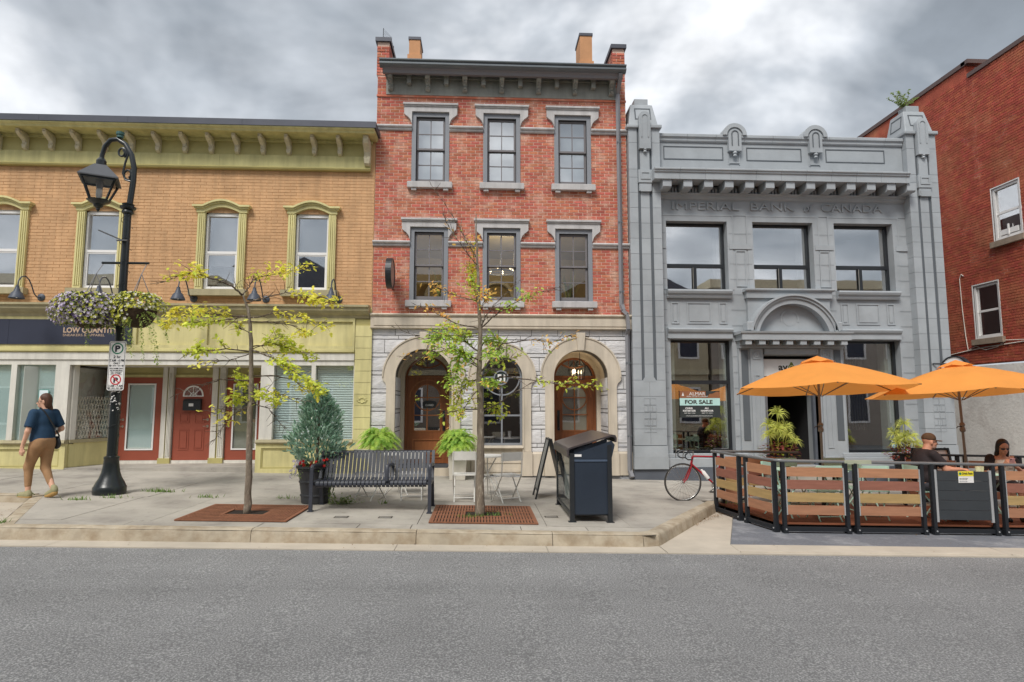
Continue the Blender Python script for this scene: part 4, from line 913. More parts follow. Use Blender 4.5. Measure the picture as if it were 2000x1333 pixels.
# corner piers of stacked tiles
def pier(x0, x1, y0):
    p = B().box(x0 + .01, x1 - .01, y0 + .02, .6, .44, 8.38).build('corner_pier', m_bankj, BK)
    w = x1 - x0; cols = [(x0, x0 + w * .27, 0), (x0 + w * .27, x0 + w * .36, .035), (x0 + w * .36, x0 + w * .64, .012), (x0 + w * .64, x0 + w * .73, .035), (x0 + w * .73, x1, 0)]
    z = .70; zs = [.70]
    while z < 7.0: z += .378; zs.append(z)
    zs += [7.33, 8.0, 8.36]
    for za, zb in zip(zs[:-1], zs[1:]):
        if za < 2.15:          # plain wide tiles near the ground
            h = (x0 + x1) / 2
            for a_, c_ in ((x0, h), (h, x1)): B().box(a_ + .002, c_ - .002, y0, y0 + .03, za + .0035, zb - .0035).box(a_ + .002, c_ - .002, y0 + .03, .3, za + .0035, zb - .0035).build('facing_tile', m_bank, p)
        else:
            for a_, c_, dep in cols:
                if c_ - a_ > .1: B().box(a_ + .0015, c_ - .0015, y0 + dep, .3, za + .0035, zb - .0035).build('facing_tile', m_bank, p)
                else: B().box(a_, c_, y0 + dep, y0 + dep + .02, za, zb).build('groove', m_bank, p)
    B().box(x0 - .02, x1 + .02, y0 - .03, .6, .16, .44).prism([(.3, .44), (y0 - .03, .44), (y0 - .01, .69), (.3, .69)], x0 - .01, x1 + .01, 'x').build('pier_base', m_bank, p)
    xm = (x0 + x1) / 2
    # small round head of the sunk panel and a brick-pattern ornament
    B().ring(xm, 2.17, .0, w * .2, 0, 180, y0 - .004, y0 + .01, 16).build('panel_head', m_bank, p)
    o = B()
    for k in range(5):
        for q in range(2 + k % 2): u0 = xm - .15 + q * .30 / (2 + k % 2); o.frame(u0 + .004, u0 + .30 / (2 + k % 2) - .004, 1.0 + k * .16, 1.15 + k * .16, .008, y0 - .006, y0 - .0005)
    o.build('relief_ornament', m_bank, p)
    # bracket block at cornice height, drop and niche at the top
    B().box(xm - .17, xm + .17, y0 - .06, y0 + .02, 6.98, 7.30).frame(xm - .12, xm + .12, 7.06, 7.25, .03, y0 - .075, y0 - .06).box(xm - .15, xm + .15, y0 - .04, y0 + .02, 6.78, 6.975).box(xm - .12, xm + .12, y0 - .055, y0 - .04, 6.76, 6.9).build('pier_bracket', m_bank, p)
    B().box(xm - .115, xm + .115, y0 - .03, y0 + .02, 7.305, 7.78).build('pier_shaft', m_bank, p)
    nch = [(xm - .14, 7.82), (xm - .14, 8.62)] + [(xm + .14 * math.cos(R(180 - i * 15)), 8.62 + .14 * math.sin(R(180 - i * 15))) for i in range(1, 12)] + [(xm + .14, 8.62), (xm + .14, 7.82)]
    B().prism(nch, y0 - .10, y0 + .02).build('niche_block', m_bank, p)
    B().ring(xm, 8.60, .07, .095, 0, 180, y0 - .115, y0 - .10, 12).box(xm - .095, xm - .07, y0 - .115, y0 - .10, 8.1, 8.60).box(xm + .07, xm + .095, y0 - .115, y0 - .10, 8.1, 8.60).build('niche_rim', m_bank, p)
    B().lathe([(.012, 0), (.03, .0), (.05, -.04), (.03, -.06), (.045, -.10), (0, -.11)], (xm, y0 - .06, 7.84), 10).build('niche_drop', m_bank, p)
    # mouldings and tapering top block
    B().box(x0 - .05, xm - .145, y0 - .06, .66, 8.36, 8.45).box(xm + .145, x1 + .05, y0 - .06, .66, 8.36, 8.45).box(xm - .145, xm + .145, y0 + .0, .66, 8.36, 8.45).build('pier_cornice', m_bank, p, bevel=.02)
    t = B(); bx = (x0 + .02, x1 - .02, y0 + .02, .62); tx = (x0 + .10, x1 - .12, y0 + .16, .50)
    vs = [(bx[0], bx[2], 8.45), (bx[1], bx[2], 8.45), (bx[1], bx[3], 8.45), (bx[0], bx[3], 8.45), (tx[0], tx[2], 9.05), (tx[1], tx[2], 9.05), (tx[1], tx[3], 9.05), (tx[0], tx[3], 9.05)]
    t.add(vs, [(0, 3, 2, 1), (4, 5, 6, 7), (0, 1, 5, 4), (1, 2, 6, 5), (2, 3, 7, 6), (3, 0, 4, 7)]); tb = t.build('pinnacle', m_bank, p, bevel=.02)
    B().box(xm - .17, xm + .17, y0 + .2, y0 + .5, 9.05, 9.22).build('pinnacle_cap', m_bank, tb, bevel=.01)
    def on_face(u, z, side=False):
        k = (z - 8.45) / .60
        if not side: return (xm + u, bx[2] + (tx[2] - bx[2]) * k - .008, z)
        e = bx[0] + (tx[0] - bx[0]) * k - .008; return (e, (bx[2] + bx[3]) / 2 + u, z)
    for side in (False, True):
        f = B()
        for (u0, u1, z0, z1) in ((-.2, -.175, 8.62, 8.94), (.175, .2, 8.62, 8.94), (-.175, .175, 8.915, 8.94), (-.175, .175, 8.62, 8.645)):
            f.add([on_face(u0, z0, side), on_face(u1, z0, side), on_face(u1, z1, side), on_face(u0, z1, side)] + [tuple(Vector(on_face(u, z, side)) + Vector((0.02, 0.02, 0))) for u, z in ((u0, z0), (u1, z0), (u1, z1), (u0, z1))],
                  [(0, 1, 2, 3), (0, 4, 5, 1), (1, 5, 6, 2), (2, 6, 7, 3), (3, 7, 4, 0)])
        f.build('panel_frame', m_bankj, tb)
    return p
pier(3.565, 4.335, -.16); pier(10.57, 11.335, -.16)
# parapet with sunk panels, coping and two round-headed crests
b = B(); b.box(4.34, 10.56, .0, .3, 7.27, 8.10); b.build('parapet', m_bank, BK)
PAN = [(4.47, 5.97), (6.56, 7.96), (8.58, 10.10)]
fr = B()
for a_, c_ in PAN: fr.frame(a_, c_, 7.66, 8.0, .02, -.012, .0)
fr.build('panel_frame', m_bankj, BK)
x = 4.34
while x < 10.5:
    nx = min(x + .72, 10.56)
    B().box(x + .003, nx - .003, -.03, .0, 7.27, 7.45).build('facing_tile', m_bank, BK)
    if not any(abs(x + .36 - q) < .2 for q in (6.24, 8.29)): pass
    B().prism([(.32, 8.10), (-.03, 8.10), (-.05, 8.13), (-.05, 8.19), (-.09, 8.22), (-.09, 8.28), (-.07, 8.30), (.32, 8.30)], x + .003, nx - .003, 'x').build('coping_block', m_bank, BK)
    x = nx
for x in (6.24, 8.29):
    cr = B().ring(x, 8.27, .20, .30, 0, 180, -.13, .3, 18).ring(x, 8.27, .0, .20, 0, 180, -.09, .28, 18).build('parapet_crest', m_bank, BK)
    B().box(x - .16, x + .16, -.115, 0, 7.87, 8.27).ring(x, 8.27, .0, .16, 0, 180, -.115, -.09, 14).build('crest_block', m_bank, cr)
    B().ring(x, 8.30, .07, .09, 0, 180, -.13, -.115, 10).box(x - .09, x - .07, -.13, -.115, 8.0, 8.30).box(x + .07, x + .09, -.13, -.115, 8.0, 8.30).build('crest_rim', m_bankj, cr)
    B().lathe([(.01, 0), (.04, .0), (.06, -.05), (.03, -.08), (.05, -.12), (0, -.13)], (x, -.07, 7.87), 10).box(x - .14, x - .12, -.02, -.001, 7.55, 7.86).box(x + .12, x + .14, -.02, -.001, 7.55, 7.86).box(x - .13, x + .13, -.025, -.001, 7.58, 7.62).build('crest_drop', m_bank, cr)
# main cornice in blocks, modillions, bed mouldings
x = 4.10
while x < 10.38:
    nx = min(x + .62, 10.40)
    B().prism([(.0, 7.0), (-.44, 7.0), (-.44, 7.15), (-.47, 7.17), (-.47, 7.20), (-.50, 7.22), (-.50, 7.25), (-.48, 7.265), (0, 7.275)], x + .003, nx - .003, 'x').build('cornice_block', m_bank, BK)
    x = nx
mod = B().box(-.105, .105, -.40, MY, .03, .20).prism([(-.40, .03), (-.36, 0), (MY, 0), (MY, .03)], -.105, .105, 'x').mesh('modillion', m_bank)
for i in range(13): inst('modillion', mod, BK, (4.42 + i * .503, 0, 6.80))
den = B()
for i in range(12):
    for k in (-1, 0, 1): xx = 4.42 + (i + .5) * .503 + k * .075; den.box(xx - .02, xx + .02, -.02, MY, 6.80, 6.93)
den.build('dentil', m_bank, BK, kind='stuff')
B().prism([(MY, 6.66), (.03, 6.66), (.0, 6.70), (-.01, 6.75), (-.05, 6.77), (-.06, 6.80), (MY, 6.80)], 4.335, 10.57, 'x').build('bed_moulding', m_bank, BK)
B().box(4.335, 10.57, MY - .012, MY - .001, 6.27, 6.30).box(4.335, 10.57, MY - .012, MY - .001, 6.63, 6.66).build('frieze_fillet', m_bank, BK)
ltr = m_bank
text('IMPERIAL', (4.63, MY - .001, 6.405), .25, ltr, BK, width=1.68, height=.195, depth=.03)
text('BANK', (6.60, MY - .001, 6.41), .25, ltr, BK, width=1.10, height=.195, depth=.03)
text('of', (7.95, MY - .001, 6.40), .25, ltr, BK, width=.25, height=.2, depth=.03, shear=.4)
text('CANADA', (8.41, MY - .001, 6.41), .25, ltr, BK, width=1.56, height=.195, depth=.03)
# piers between windows and window trims
def trim(a_, c_, z0, z1):
    f = B(); f.box(a_ - .16, a_ - .13, MY - .02, MY, 5.55, z1 + .13); f.box(c_ + .13, c_ + .16, MY - .02, MY, 5.55, z1 + .13); f.box(a_ - .16, c_ + .16, MY - .02, MY, z1 + .13, z1 + .16)
    f.box(a_ - .13, a_, MY - .012, MY - .001, z0, z1 + .13).box(c_, c_ + .13, MY - .012, MY - .001, z0, z1 + .13).box(a_, c_, MY - .012, MY - .001, z1, z1 + .13)
    f.build('window_trim', m_bank, BK)
for a_, c_ in COLS: trim(a_, c_, 4.42, 6.12)
for x0, x1 in ((4.335, 4.48), (6.06, 6.62), (8.22, 8.68), (10.28, 10.57)):
    B().box(x0, x1, MY - .03, MY - .001, 5.43, 5.55).build('pier_band', m_bank, BK)
    jn = B()
    for k in range(14): z = .9 + .378 * k; jn.box(x0, x1, MY - .0145, MY - .0125, z - .003, z + .003) if not 5.4 < z < 5.6 else None
    jn.build('tile_joint', m_bankj, BK, kind='stuff')
    if x1 - x0 > .3:
        xm = (x0 + x1) / 2
        B().frame(xm - .13, xm + .13, 4.5, 5.40, .025, MY - .02, MY - .001).build('panel_frame', m_bank, BK)
def bank_window(x0, x1, z0, z1, bar, split, gl, y=.26):
    w = B().frame(x0, x1, z0, z1, .055, y, y + .09).box(x0 + .055, x1 - .055, y, y + .09, bar - .045, bar + .045).build('window', m_black, BK)
    B().box(x0 + .05, x1 - .05, y + .05, y + .055, bar + .045, z1 - .05).build('pane', gl, w)
    if split:
        xm = x0 + (x1 - x0) * .5
        B().box(xm - .04, xm + .04, y - .01, y + .08, z0 + .055, bar - .045).build('mullion', m_black, w); B().box(xm - .055, xm - .041, y - .012, y + .0, z0 + .06, bar - .05).build('sash_edge', m_brass, w)
        B().box(x0 + .05, xm - .04, y + .04, y + .045, z0 + .05, bar - .045).build('pane', gl, w); B().box(xm + .04, x1 - .05, y + .04, y + .045, z0 + .05, bar - .045).build('pane', gl, w)
    else: B().box(x0 + .05, x1 - .05, y + .05, y + .055, z0 + .05, bar - .045).build('pane', gl, w)
    return w
m_gl_bank = glass('bank window glass', .33, (.95, .98, .97, 1), .0004)
for a_, c_ in COLS: bank_window(a_ + .002, c_ - .002, UP[0], UP[1] - .0, 5.05, True, m_gl_sky)
wl = bank_window(COLS[0][0] + .042, COLS[0][1] + .028, LO[0], LO[1], 2.18, False, m_gl_bank); wr = bank_window(COLS[2][0] + .082, COLS[2][1] + .018, LO[0], LO[1], 2.20, False, m_gl_bank)
# spandrels
for a_, c_ in (COLS[0], COLS[2]):
    sp = B().prism([(MY, 4.20), (-.01, 4.20), (-.03, 4.24), (-.03, 4.28), (-.08, 4.31), (-.10, 4.36), (-.09, 4.40), (.26, 4.42), (.26, 4.3), (MY, 4.3)], a_ - .03, c_ + .03, 'x').build('window_ledge', m_bank, BK)
    f = B()
    for u0, u1 in ((a_ + .07, a_ + .27), (a_ + .46, c_ - .46), (c_ - .27, c_ - .07)): f.frame(u0, u1, 3.58, 4.10, .025, MY - .018, MY - .001).box(u0 + .06, u1 - .06, MY - .014, MY - .001, 3.64, 4.04)
    f.build('spandrel_panel', m_bank, sp)
    B().prism([(MY, 3.22), (.0, 3.22), (.0, 3.34), (-.04, 3.38), (-.06, 3.43), (-.05, 3.46), (MY, 3.48)], a_ - .03, c_ + .03, 'x').build('window_lintel', m_bank, sp)
# plinth courses
for a_, c_ in ((4.335, 6.30), (8.60, 10.57)): B().box(a_, c_, -.10, .6, .18, .40).box(a_, c_, -.05, .6, .40, .50).build('base_course', m_bank, BK, bevel=.012)
for a_, c_ in ((3.555, 6.30), (8.60, 11.34)): B().box(a_, c_, -.14, .6, -.35, .175).build('plinth', m_bankd, BK)
# entrance: flanking pilasters, entablature with modillions, segmental hood
for sx in (-1, 1):
    x = XC + sx * 1.0
    a_, c_ = sorted((XC + sx * .675, XC + sx * 1.28))
    e = B().box(a_, c_, -.02, .3, .2, 3.0).build('entrance_pilaster', m_bank, BK)
    xi0, xi1 = sorted((XC + sx * .74, XC + sx * .98)); B().box(xi0 - .03, xi1 + .03, -.06, -.021, .42, 2.98).frame(xi0 + .05, xi1 - .05, .62, 2.35, .022, -.075, -.06).frame(xi0 + .05, xi1 - .05, 2.42, 2.62, .0, -.06, -.06).build('pilaster_face', m_bank, e)
    B().box(xi0 - .06, xi1 + .06, -.10, -.021, .2, .42).build('pilaster_base', m_bank, e)
    xo = (xi0 + xi1) / 2; B().frame(xo - .1, xo + .1, 2.72, 2.93, .014, -.075, -.06).ring(xo, 2.825, .035, .06, 0, 360, -.075, -.06, 16).ring(xo, 2.825, 0, .018, 0, 360, -.075, -.06, 10).build('rosette', m_bank, e)
    B().box(*(sorted((XC + sx * 1.06, XC + sx * 1.22))), -.035, -.021, .8, 2.95).build('pilaster_panel', m_bankj, e)
ent = B().box(XC - .66, XC + .66, -.05, .25, 2.84, 2.98).box(XC - 1.28, XC + 1.28, -.10, .3, 2.985, 3.04).build('entrance_architrave', m_bank, BK)
B().frame(XC - .64, XC + .64, 2.86, 2.97, .02, -.062, -.05).build('architrave_panel', m_bank, ent)
B().box(XC - 1.32, XC + 1.32, -.36, .1, 3.16, 3.30).prism([(.1, 3.30), (-.36, 3.30), (-.39, 3.32), (-.40, 3.36), (.1, 3.38)], XC - 1.36, XC + 1.36, 'x').build('entrance_cornice', m_bank, ent)
B().box(XC - 1.28, XC + 1.28, -.12, .1, 3.045, 3.16).build('bed_block', m_bank, ent)
mod2 = B().box(-.075, .075, -.33, -.121, .0, .105).mesh('modillion', m_bank); plug = B().box(-.02, .02, -.18, -.121, .03, .08).mesh('dentil_plug', m_bankj)
for i in range(8): inst('modillion', mod2, ent, (XC - 1.16 + i * .3314, 0, 3.052))
for i in range(7): inst('dentil_plug', plug, ent, (XC - 1.16 + (i + .5) * .3314, 0, 3.052))
rr = 1.10; cz = 3.16; a0 = math.degrees(math.asin((3.38 - cz) / rr))
hd = B().ring(XC, cz, .88, 1.0, 10, 170, -.26, MY, 32).ring(XC, cz, 1.0, 1.06, 11, 169, -.30, MY, 32).ring(XC, cz, 1.06, rr, 11.5, 168.5, -.34, MY, 32).build('arched_hood', m_bank, BK, smooth=True)
B().ring(XC, cz, 0, .88, 13, 167, .02, .05, 24).build('tympanum', m_bank, hd) if False else None
B().prism([(XC + .88 * math.cos(R(14 + i * 152 / 20)), cz + .88 * math.sin(R(14 + i * 152 / 20))) for i in range(21)], -.02, .05).build('tympanum', m_bank, hd)
B().ring(XC, 3.70, .19, .235, -20, 200, -.05, -.02, 24).ring(XC, 3.70, 0, .175, 0, 360, -.045, -.02, 24).box(XC - .72, XC - .28, -.03, -.02, 3.53, 3.54).box(XC + .28, XC + .72, -.03, -.02, 3.53, 3.54).build('medallion', m_bank, hd)
B().box(XC - 1.06, XC + 1.06, -.10, .26, 4.20, 4.36).prism([(.26, 4.36), (-.12, 4.36), (-.16, 4.39), (-.16, 4.425), (.26, 4.43)], XC - 1.10, XC + 1.10, 'x').build('hood_ledge', m_bank, hd)
B().box(XC - 1.02, XC + 1.02, -.04, MY - .001, 3.385, 4.20).build('hood_backing', m_bank, hd)
for sx in (-1, 1): x = XC + sx * 1.06; B().box(x - .1, x + .1, -.30, -.045, 3.385, 3.60).build('hood_block', m_bank, hd, bevel=.02)
# door opening: white sign, open dark lobby
dr = B().box(6.80, 6.86, .20, .30, .2, 2.82).box(8.06, 8.12, .20, .30, .2, 2.82).box(6.86, 8.06, .20, .30, 2.26, 2.32).build('door_frame', m_bankd, BK)
sg = B().box(6.84, 8.10, .17, .21, 2.33, 2.74).build('shop_sign', m_vinyl, dr)
m_logo = pm('charcoal lettering', c(62, 58, 52), .6)
text('av', (7.22, .168, 2.475), .2, m_logo, sg, width=.235, height=.12, bold=.006)
B().ring(7.545, 2.53, .0, .085, 0, 360, .165, .169, 20).prism([(7.485, 2.56), (7.52, 2.66), (7.545, 2.67), (7.57, 2.66), (7.605, 2.56)], .165, .169).build('avocado_logo', pm('avocado green', c(120, 132, 60), .6), sg)
B().ring(7.545, 2.53, .0, .07, 0, 360, .162, .1649, 20).build('avocado_flesh', pm('avocado flesh', c(206, 206, 150), .6), sg); B().ring(7.545, 2.525, .0, .045, 0, 360, .159, .1619, 16).build('avocado_stone', pm('avocado stone', c(104, 68, 34), .6), sg)
text('& co', (7.67, .168, 2.475), .2, m_logo, sg, width=.33, height=.13, bold=.004)
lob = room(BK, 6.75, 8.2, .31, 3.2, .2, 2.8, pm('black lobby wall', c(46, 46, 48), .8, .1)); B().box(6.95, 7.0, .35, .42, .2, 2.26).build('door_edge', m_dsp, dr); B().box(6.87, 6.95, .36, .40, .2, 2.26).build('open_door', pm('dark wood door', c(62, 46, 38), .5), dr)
B().box(6.75, 8.15, -.30, .4, -.3, .195).build('entrance_step', m_conc, BK)
# interiors behind the glass
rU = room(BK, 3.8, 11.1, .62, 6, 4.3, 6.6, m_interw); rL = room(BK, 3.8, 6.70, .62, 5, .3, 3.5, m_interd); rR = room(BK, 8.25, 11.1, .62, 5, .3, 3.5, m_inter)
for x0, x1 in ((4.52, 4.72), (5.93, 6.06), (8.80, 8.92), (10.02, 10.24)): B().box(x0, x1, .37, .63, .5, 3.2).build('window_reveal', m_interw, BK)
for i, (a_, c_) in enumerate(COLS): B().box(c_ - .16, c_ - .02, .36, .62, 4.42, 6.1).build('window_reveal', m_interw, BK)
sl = B()
for k in range(10): sl.box(9.35 + k * .07, 9.38 + k * .07, 1.2, 1.24, 1.0, 2.9)
sl.box(9.3, 10.05, 1.18, 1.26, 2.9, 2.98).box(9.3, 10.05, 1.18, 1.26, 1.9, 1.96).build('window_grille', m_interd, rR)
B().lathe([(0, 0), (.3, 0), (.3, .04), (0, .04)], (9.2, 1.3, .98), 20).build('indoor_table', m_interw, rR)
rnd = random.Random(9); g = B(); blades(g, 4.95, 1.0, .4, 70, 1.15, .5, rnd); g.build('indoor_plant', pm('dark indoor leaves', c(50, 62, 44), .6, .2), rL)
rk = B()
for k in range(4): rk.box(5.1, 5.7, 1.3, 1.5, .55 + k * .17, .60 + k * .17)
rk.box(5.08, 5.11, 1.3, 1.5, .4, 1.3).box(5.69, 5.72, 1.3, 1.5, .4, 1.3).build('stacked_chairs', m_black, rL)
# for-sale poster in the left shop window
po = B().box(4.80, 5.79, .285, .290, 1.33, 1.97).build('sale_poster', pm('poster charcoal', c(54, 58, 58), .6), wl)
B().box(4.80, 5.79, .281, .2845, 1.80, 1.97).build('poster_header', pm('poster brown', c(150, 98, 66), .6), po); B().prism([(5.47, 1.80), (5.53, 1.90), (5.62, 1.91), (5.70, 1.955), (5.76, 1.95), (5.79, 1.97), (5.44, 1.97), (5.44, 1.86)], .278, .2805).build('poster_map', MATS['poster charcoal'], po)
B().box(4.80, 5.79, .281, .2845, 1.62, 1.797).build('poster_band', pm('poster aqua', c(190, 226, 220), .6), po)
text('ALMAR', (5.03, .2775, 1.865), .1, m_vinyl, po, width=.40, height=.075); text('REAL ESTATE GROUP', (4.97, .2775, 1.825), .05, m_vinyl, po, width=.52, height=.028)
B().prism([(4.85, 1.85), (4.88, 1.94), (4.91, 1.85)], .278, .2805).build('poster_mark', m_vinyl, po)
text('FOR SALE', (4.92, .280, 1.66), .12, m_logo, po, width=.68, height=.10, bold=.004)
text('CHRIS', (4.93, .284, 1.535), .05, m_vinyl, po, width=.18, height=.042, bold=.002); text('KETSETZIS', (4.87, .284, 1.475), .05, m_vinyl, po, width=.31, height=.042, bold=.002)
text('ALI', (5.41, .284, 1.535), .05, m_vinyl, po, width=.09, height=.042, bold=.002); text('NAIMPOOR', (5.31, .284, 1.475), .05, m_vinyl, po, width=.31, height=.042, bold=.002)
text('289 362 1722', (4.90, .284, 1.425), .04, m_vinyl, po, width=.27, height=.024); text('289 771 4271', (5.33, .284, 1.425), .04, m_vinyl, po, width=.27, height=.024); text('WWW.ALMARREALESTATEGROUP.COM', (4.94, .284, 1.36), .04, m_vinyl, po, width=.65, height=.020)
st = B().box(10.00, 10.16, .28, .285, .57, .83).build('window_sticker', pm('sticker blue', c(70, 84, 100), .6), wr); B().box(10.02, 10.14, .277, .2795, .60, .70).build('sticker_picture', pm('sticker pale', c(150, 190, 214), .6), st)
text('INSPECTED', (10.015, .2785, .745), .04, m_vinyl, st, width=.13, height=.035)
# round projecting sign on the right pier
s = thing('round_sign', 'white round projecting sign with black rim behind the right parasol', 'sign', (11.1, -.35, 2.55))
def facing(b, cx, cy, cz, rz):
    b.v = [(cx + x * math.cos(rz) - y * math.sin(rz), cy + x * math.sin(rz) + y * math.cos(rz), cz + z) for x, y, z in b.v]; return b
facing(B().ring(0, 0, 0, .29, 0, 360, -.05, .05, 32), 11.22, -.42, 2.47, R(-70)).build('face', m_vinyl, s); facing(B().ring(0, 0, .29, .32, 0, 360, -.07, .07, 32), 11.22, -.42, 2.47, R(-70)).build('rim', m_black, s)
B().tube([(10.86, -.16, 2.62), (11.1, -.40, 2.6)], .018, 8).build('arm', m_black, s)
text('avo', (11.155, -.55, 2.38), .15, m_logo, s, rotz=R(-70), width=.3)

# ------------------------------------------------------------------ far right: red painted brick side wall
RB = thing('red_building', 'tall red painted brick building with grey stucco base beyond the bank', 'building', (15, 5, -.3))
XW = 14.0; FX = lambda u, w, z: (XW + w, u, z)
RW = [(.45, 1.31, 6.08, 7.52), (1.33, 2.19, 3.50, 4.99)]
b = B(); tmp = B(); wall_with_holes(tmp, -.09, 15, 2.78, 11.0, 0.0, .3, RW); b.v = [(XW + y, x, z) for x, y, z in tmp.v]; b.f = tmp.f; b.build('wall', m_redj, RB)
def cutsR(z): return [(a_ - .02, c_ + .02) for a_, c_, z0, z1 in RW if z0 - .12 < z < z1 + .17]
brick_wall(RB, -.08, 7.5, 2.80, 11.1, cutsR, m_redb, FX, 0.0, L=.205, H=.062, j=.012, th=.006, rank=lambda u, z: u + .05 * abs(z - 6), header=6, rr=.003)
B().box(XW, XW + .3, 1.86, 15, 11.0, 11.42).build('parapet', m_redb, RB)
B().box(XW - .05, XW + .35, 1.80, 15, 11.42, 11.55).box(XW - .05, XW + 1.2, 1.70, 1.95, 11.44, 11.56).build('coping', m_cap, RB); B().box(XW - .04, XW + .35, -.1, 1.78, 11.02, 11.14).build('coping', m_cap, RB)
B().box(XW - .02, XW + .3, -.09, 15, -.6, 2.72).build('stucco_wall', m_stucco, RB)
B().box(XW + .3, 22, -.05, .2, -.6, 11.0).box(XW + .3, 22, .2, 15, 10.8, 11.0).build('front_wall', m_redb, RB)
for a_, c_, z0, z1 in RW:
    w = B(); w.frame(a_, c_, z0, z1, .07, .02, .12); w.frame(a_ - .03, c_ + .03, z0 - .03, z1 + .03, .03, -.01, .05); w.box(a_ + .07, c_ - .07, .05, .10, (z0 + z1) / 2 - .03, (z0 + z1) / 2 + .03)
    w.v = [(XW + y, x, z) for x, y, z in w.v]; o = w.build('window', m_vinyl, RB)
    for zz0, zz1 in ((z0 + .07, (z0 + z1) / 2 - .03), ((z0 + z1) / 2 + .03, z1 - .07)): B().box(XW + .07, XW + .075, a_ + .07, c_ - .07, zz0, zz1).build('pane', m_gl_sky, o)
    B().box(XW - .10, XW + .05, a_ - .10, c_ + .08, z0 - .19, z0 - .035).build('window_sill', pm('weathered stone sill', c(150, 134, 118), .9, .2, 6, .4, 30), o)
    B().box(XW + .25, XW + .26, a_, c_, z0, z1).build('blind', m_blind if z0 > 5 else m_interd, o)
    n = 13
    for k in range(n):
        y = a_ - .03 + (c_ - a_ + .06) * (k + .5) / n; B().box(XW - .010, XW, y - .028, y + .028, z1 + .035, z1 + .165).build('lintel_brick', m_redb, o)
ac = B().box(XW + .02, XW + .06, .60, 1.15, 6.18, 6.32).box(XW + .0, XW + .03, .86, .90, 6.15, 6.44).build('air_vent', m_vinyl, RB)
cb = pm('white cable', c(214, 206, 196), .6)
B().tube([(XW - .02, 2.02 + .45, 5.35), (XW - .02, 2.55, 5.42), (XW - .02, 2.62, 5.30), (XW - .02, 2.60, 4.4), (XW - .02, 2.55, 3.6), (XW - .02, 2.5, 3.2), (XW - .02, 2.2, 3.28), (XW - .02, 1.9, 3.15), (XW - .02, 1.5, 3.2), (XW - .03, 1.2, 3.35), (XW - .03, 0.5, 3.3), (XW - .03, -.1, 3.32)], .012, 5).build('cable', cb, RB)
B().tube([(XW - .02, 3.8, 3.04), (XW - .02, 2.7, 3.16), (XW - .02, 2.0, 3.22), (XW - .02, .9, 3.26), (XW - .02, -.1, 3.3)], .015, 5).build('cable', cb, RB)

# ------------------------------------------------------------------ across the street (seen mirrored in the windows)
def opposite(x0, x1, h, col, label, gable):
    o = thing('opposite_house', label, 'building', ((x0 + x1) / 2, -19.5, gz((x0 + x1) / 2)), group='houses across the street')
    m = pm('opposite wall %d' % int(x0), col, .85, .1, 2); y = -19.0
    B().box(x0, x1, -26, y, -1.5, h).build('wall', m, o)
    if gable: B().prism([(x0 - .3, h), (x1 + .3, h), ((x0 + x1) / 2, h + 2.4)], -26, y + .3).build('roof', m_flash, o)
    else: B().box(x0 - .1, x1 + .1, -26, y + .4, h, h + .5).build('cornice', m_bracket, o)
    n = int((x1 - x0) / 2.2)
    for r_ in range(2):
        for i in range(n):
            xc = x0 + (x1 - x0) * (i + .5) / n; z0 = .6 + r_ * 3.6
            w = B().frame(xc - .6, xc + .6, z0, z0 + 2.0, .1, y, y + .06).build('window', m_vinyl, o); B().box(xc - .5, xc + .5, y + .005, y + .01, z0 + .1, z0 + 1.9).build('pane', m_navyp, w)
    B().box(x0, x1, y, y + .15, 3.3, 3.6).build('band', m_bracket, o)
opposite(-26, -14.2, 8.0, c(150, 140, 128), 'brown flat-topped house across the street from the tan building', False)
opposite(-14, -5.2, 7.2, c(196, 186, 160), 'cream gabled house across the street behind the viewer', True)
opposite(-5, 3.8, 8.2, c(120, 110, 100), 'dark taupe house across the street directly behind the viewer', False)
opposite(4, 12.8, 7.4, c(190, 178, 150), 'beige gabled house across the street facing the bank', True)
opposite(13, 25, 8.2, c(160, 150, 140), 'grey house across the street, facing the red building, flat cornice', False)

# ------------------------------------------------------------------ street lamp with hanging baskets and parking sign
LX, LY = -6.27, -3.46; LZ = gz(LX)
lamp = thing('street_lamp', 'tall black street lamp with scrolled arm and glass lantern', 'street lamp', (LX, LY, LZ))
B().lathe([(.245, 0), (.25, .02), (.25, .12), (.235, .14), (.215, .19), (.17, .27), (.14, .36), (.12, .48), (.112, .58), (.118, .59), (.118, .62), (.08, .64)], (LX, LY, LZ), 24).build('lamp_base', m_blackg, lamp, smooth=True)
B().lathe([(.08, .62), (.077, 1.6), (.068, 3.0), (.06, 4.9)], (LX, LY, LZ), 16).build('post', m_blackg, lamp, smooth=True)
B().lathe([(.075, 4.86), (.095, 4.88), (.095, 4.91), (.08, 4.93), (.125, 4.96), (.13, 4.99), (.085, 5.01), (.10, 5.04), (.05, 5.06)], (LX, LY, LZ), 20).build('collar', m_blackg, lamp, smooth=True)
arm = [(LX + .02, LY, 5.15), (LX + .06, LY, 5.6), (LX + .06, LY, 5.85), (LX + .0, LY, 6.1), (LX - .12, LY, 6.29), (LX - .26, LY, 6.38), (LX - .38, LY, 6.36), (LX - .47, LY, 6.24), (LX - .51, LY, 6.08), (LX - .515, LY, 5.95)]
B().tube(arm, [.05, .048, .046, .044, .042, .04, .04, .04, .038, .038], 10).build('arm', m_blackg, lamp, smooth=True)
sc = []
for t in range(30): a = R(-60 + t * 17); r_ = .10 - .0018 * t; sc.append((LX - .165 + r_ * math.cos(a) * .8, LY, 6.13 + r_ * math.sin(a)))
sc2 = []
for t in range(30): a = R(60 - t * 17); r_ = .11 - .0018 * t; sc2.append((LX - .04 + r_ * math.cos(a) * .8, LY, 5.73 + r_ * math.sin(a)))
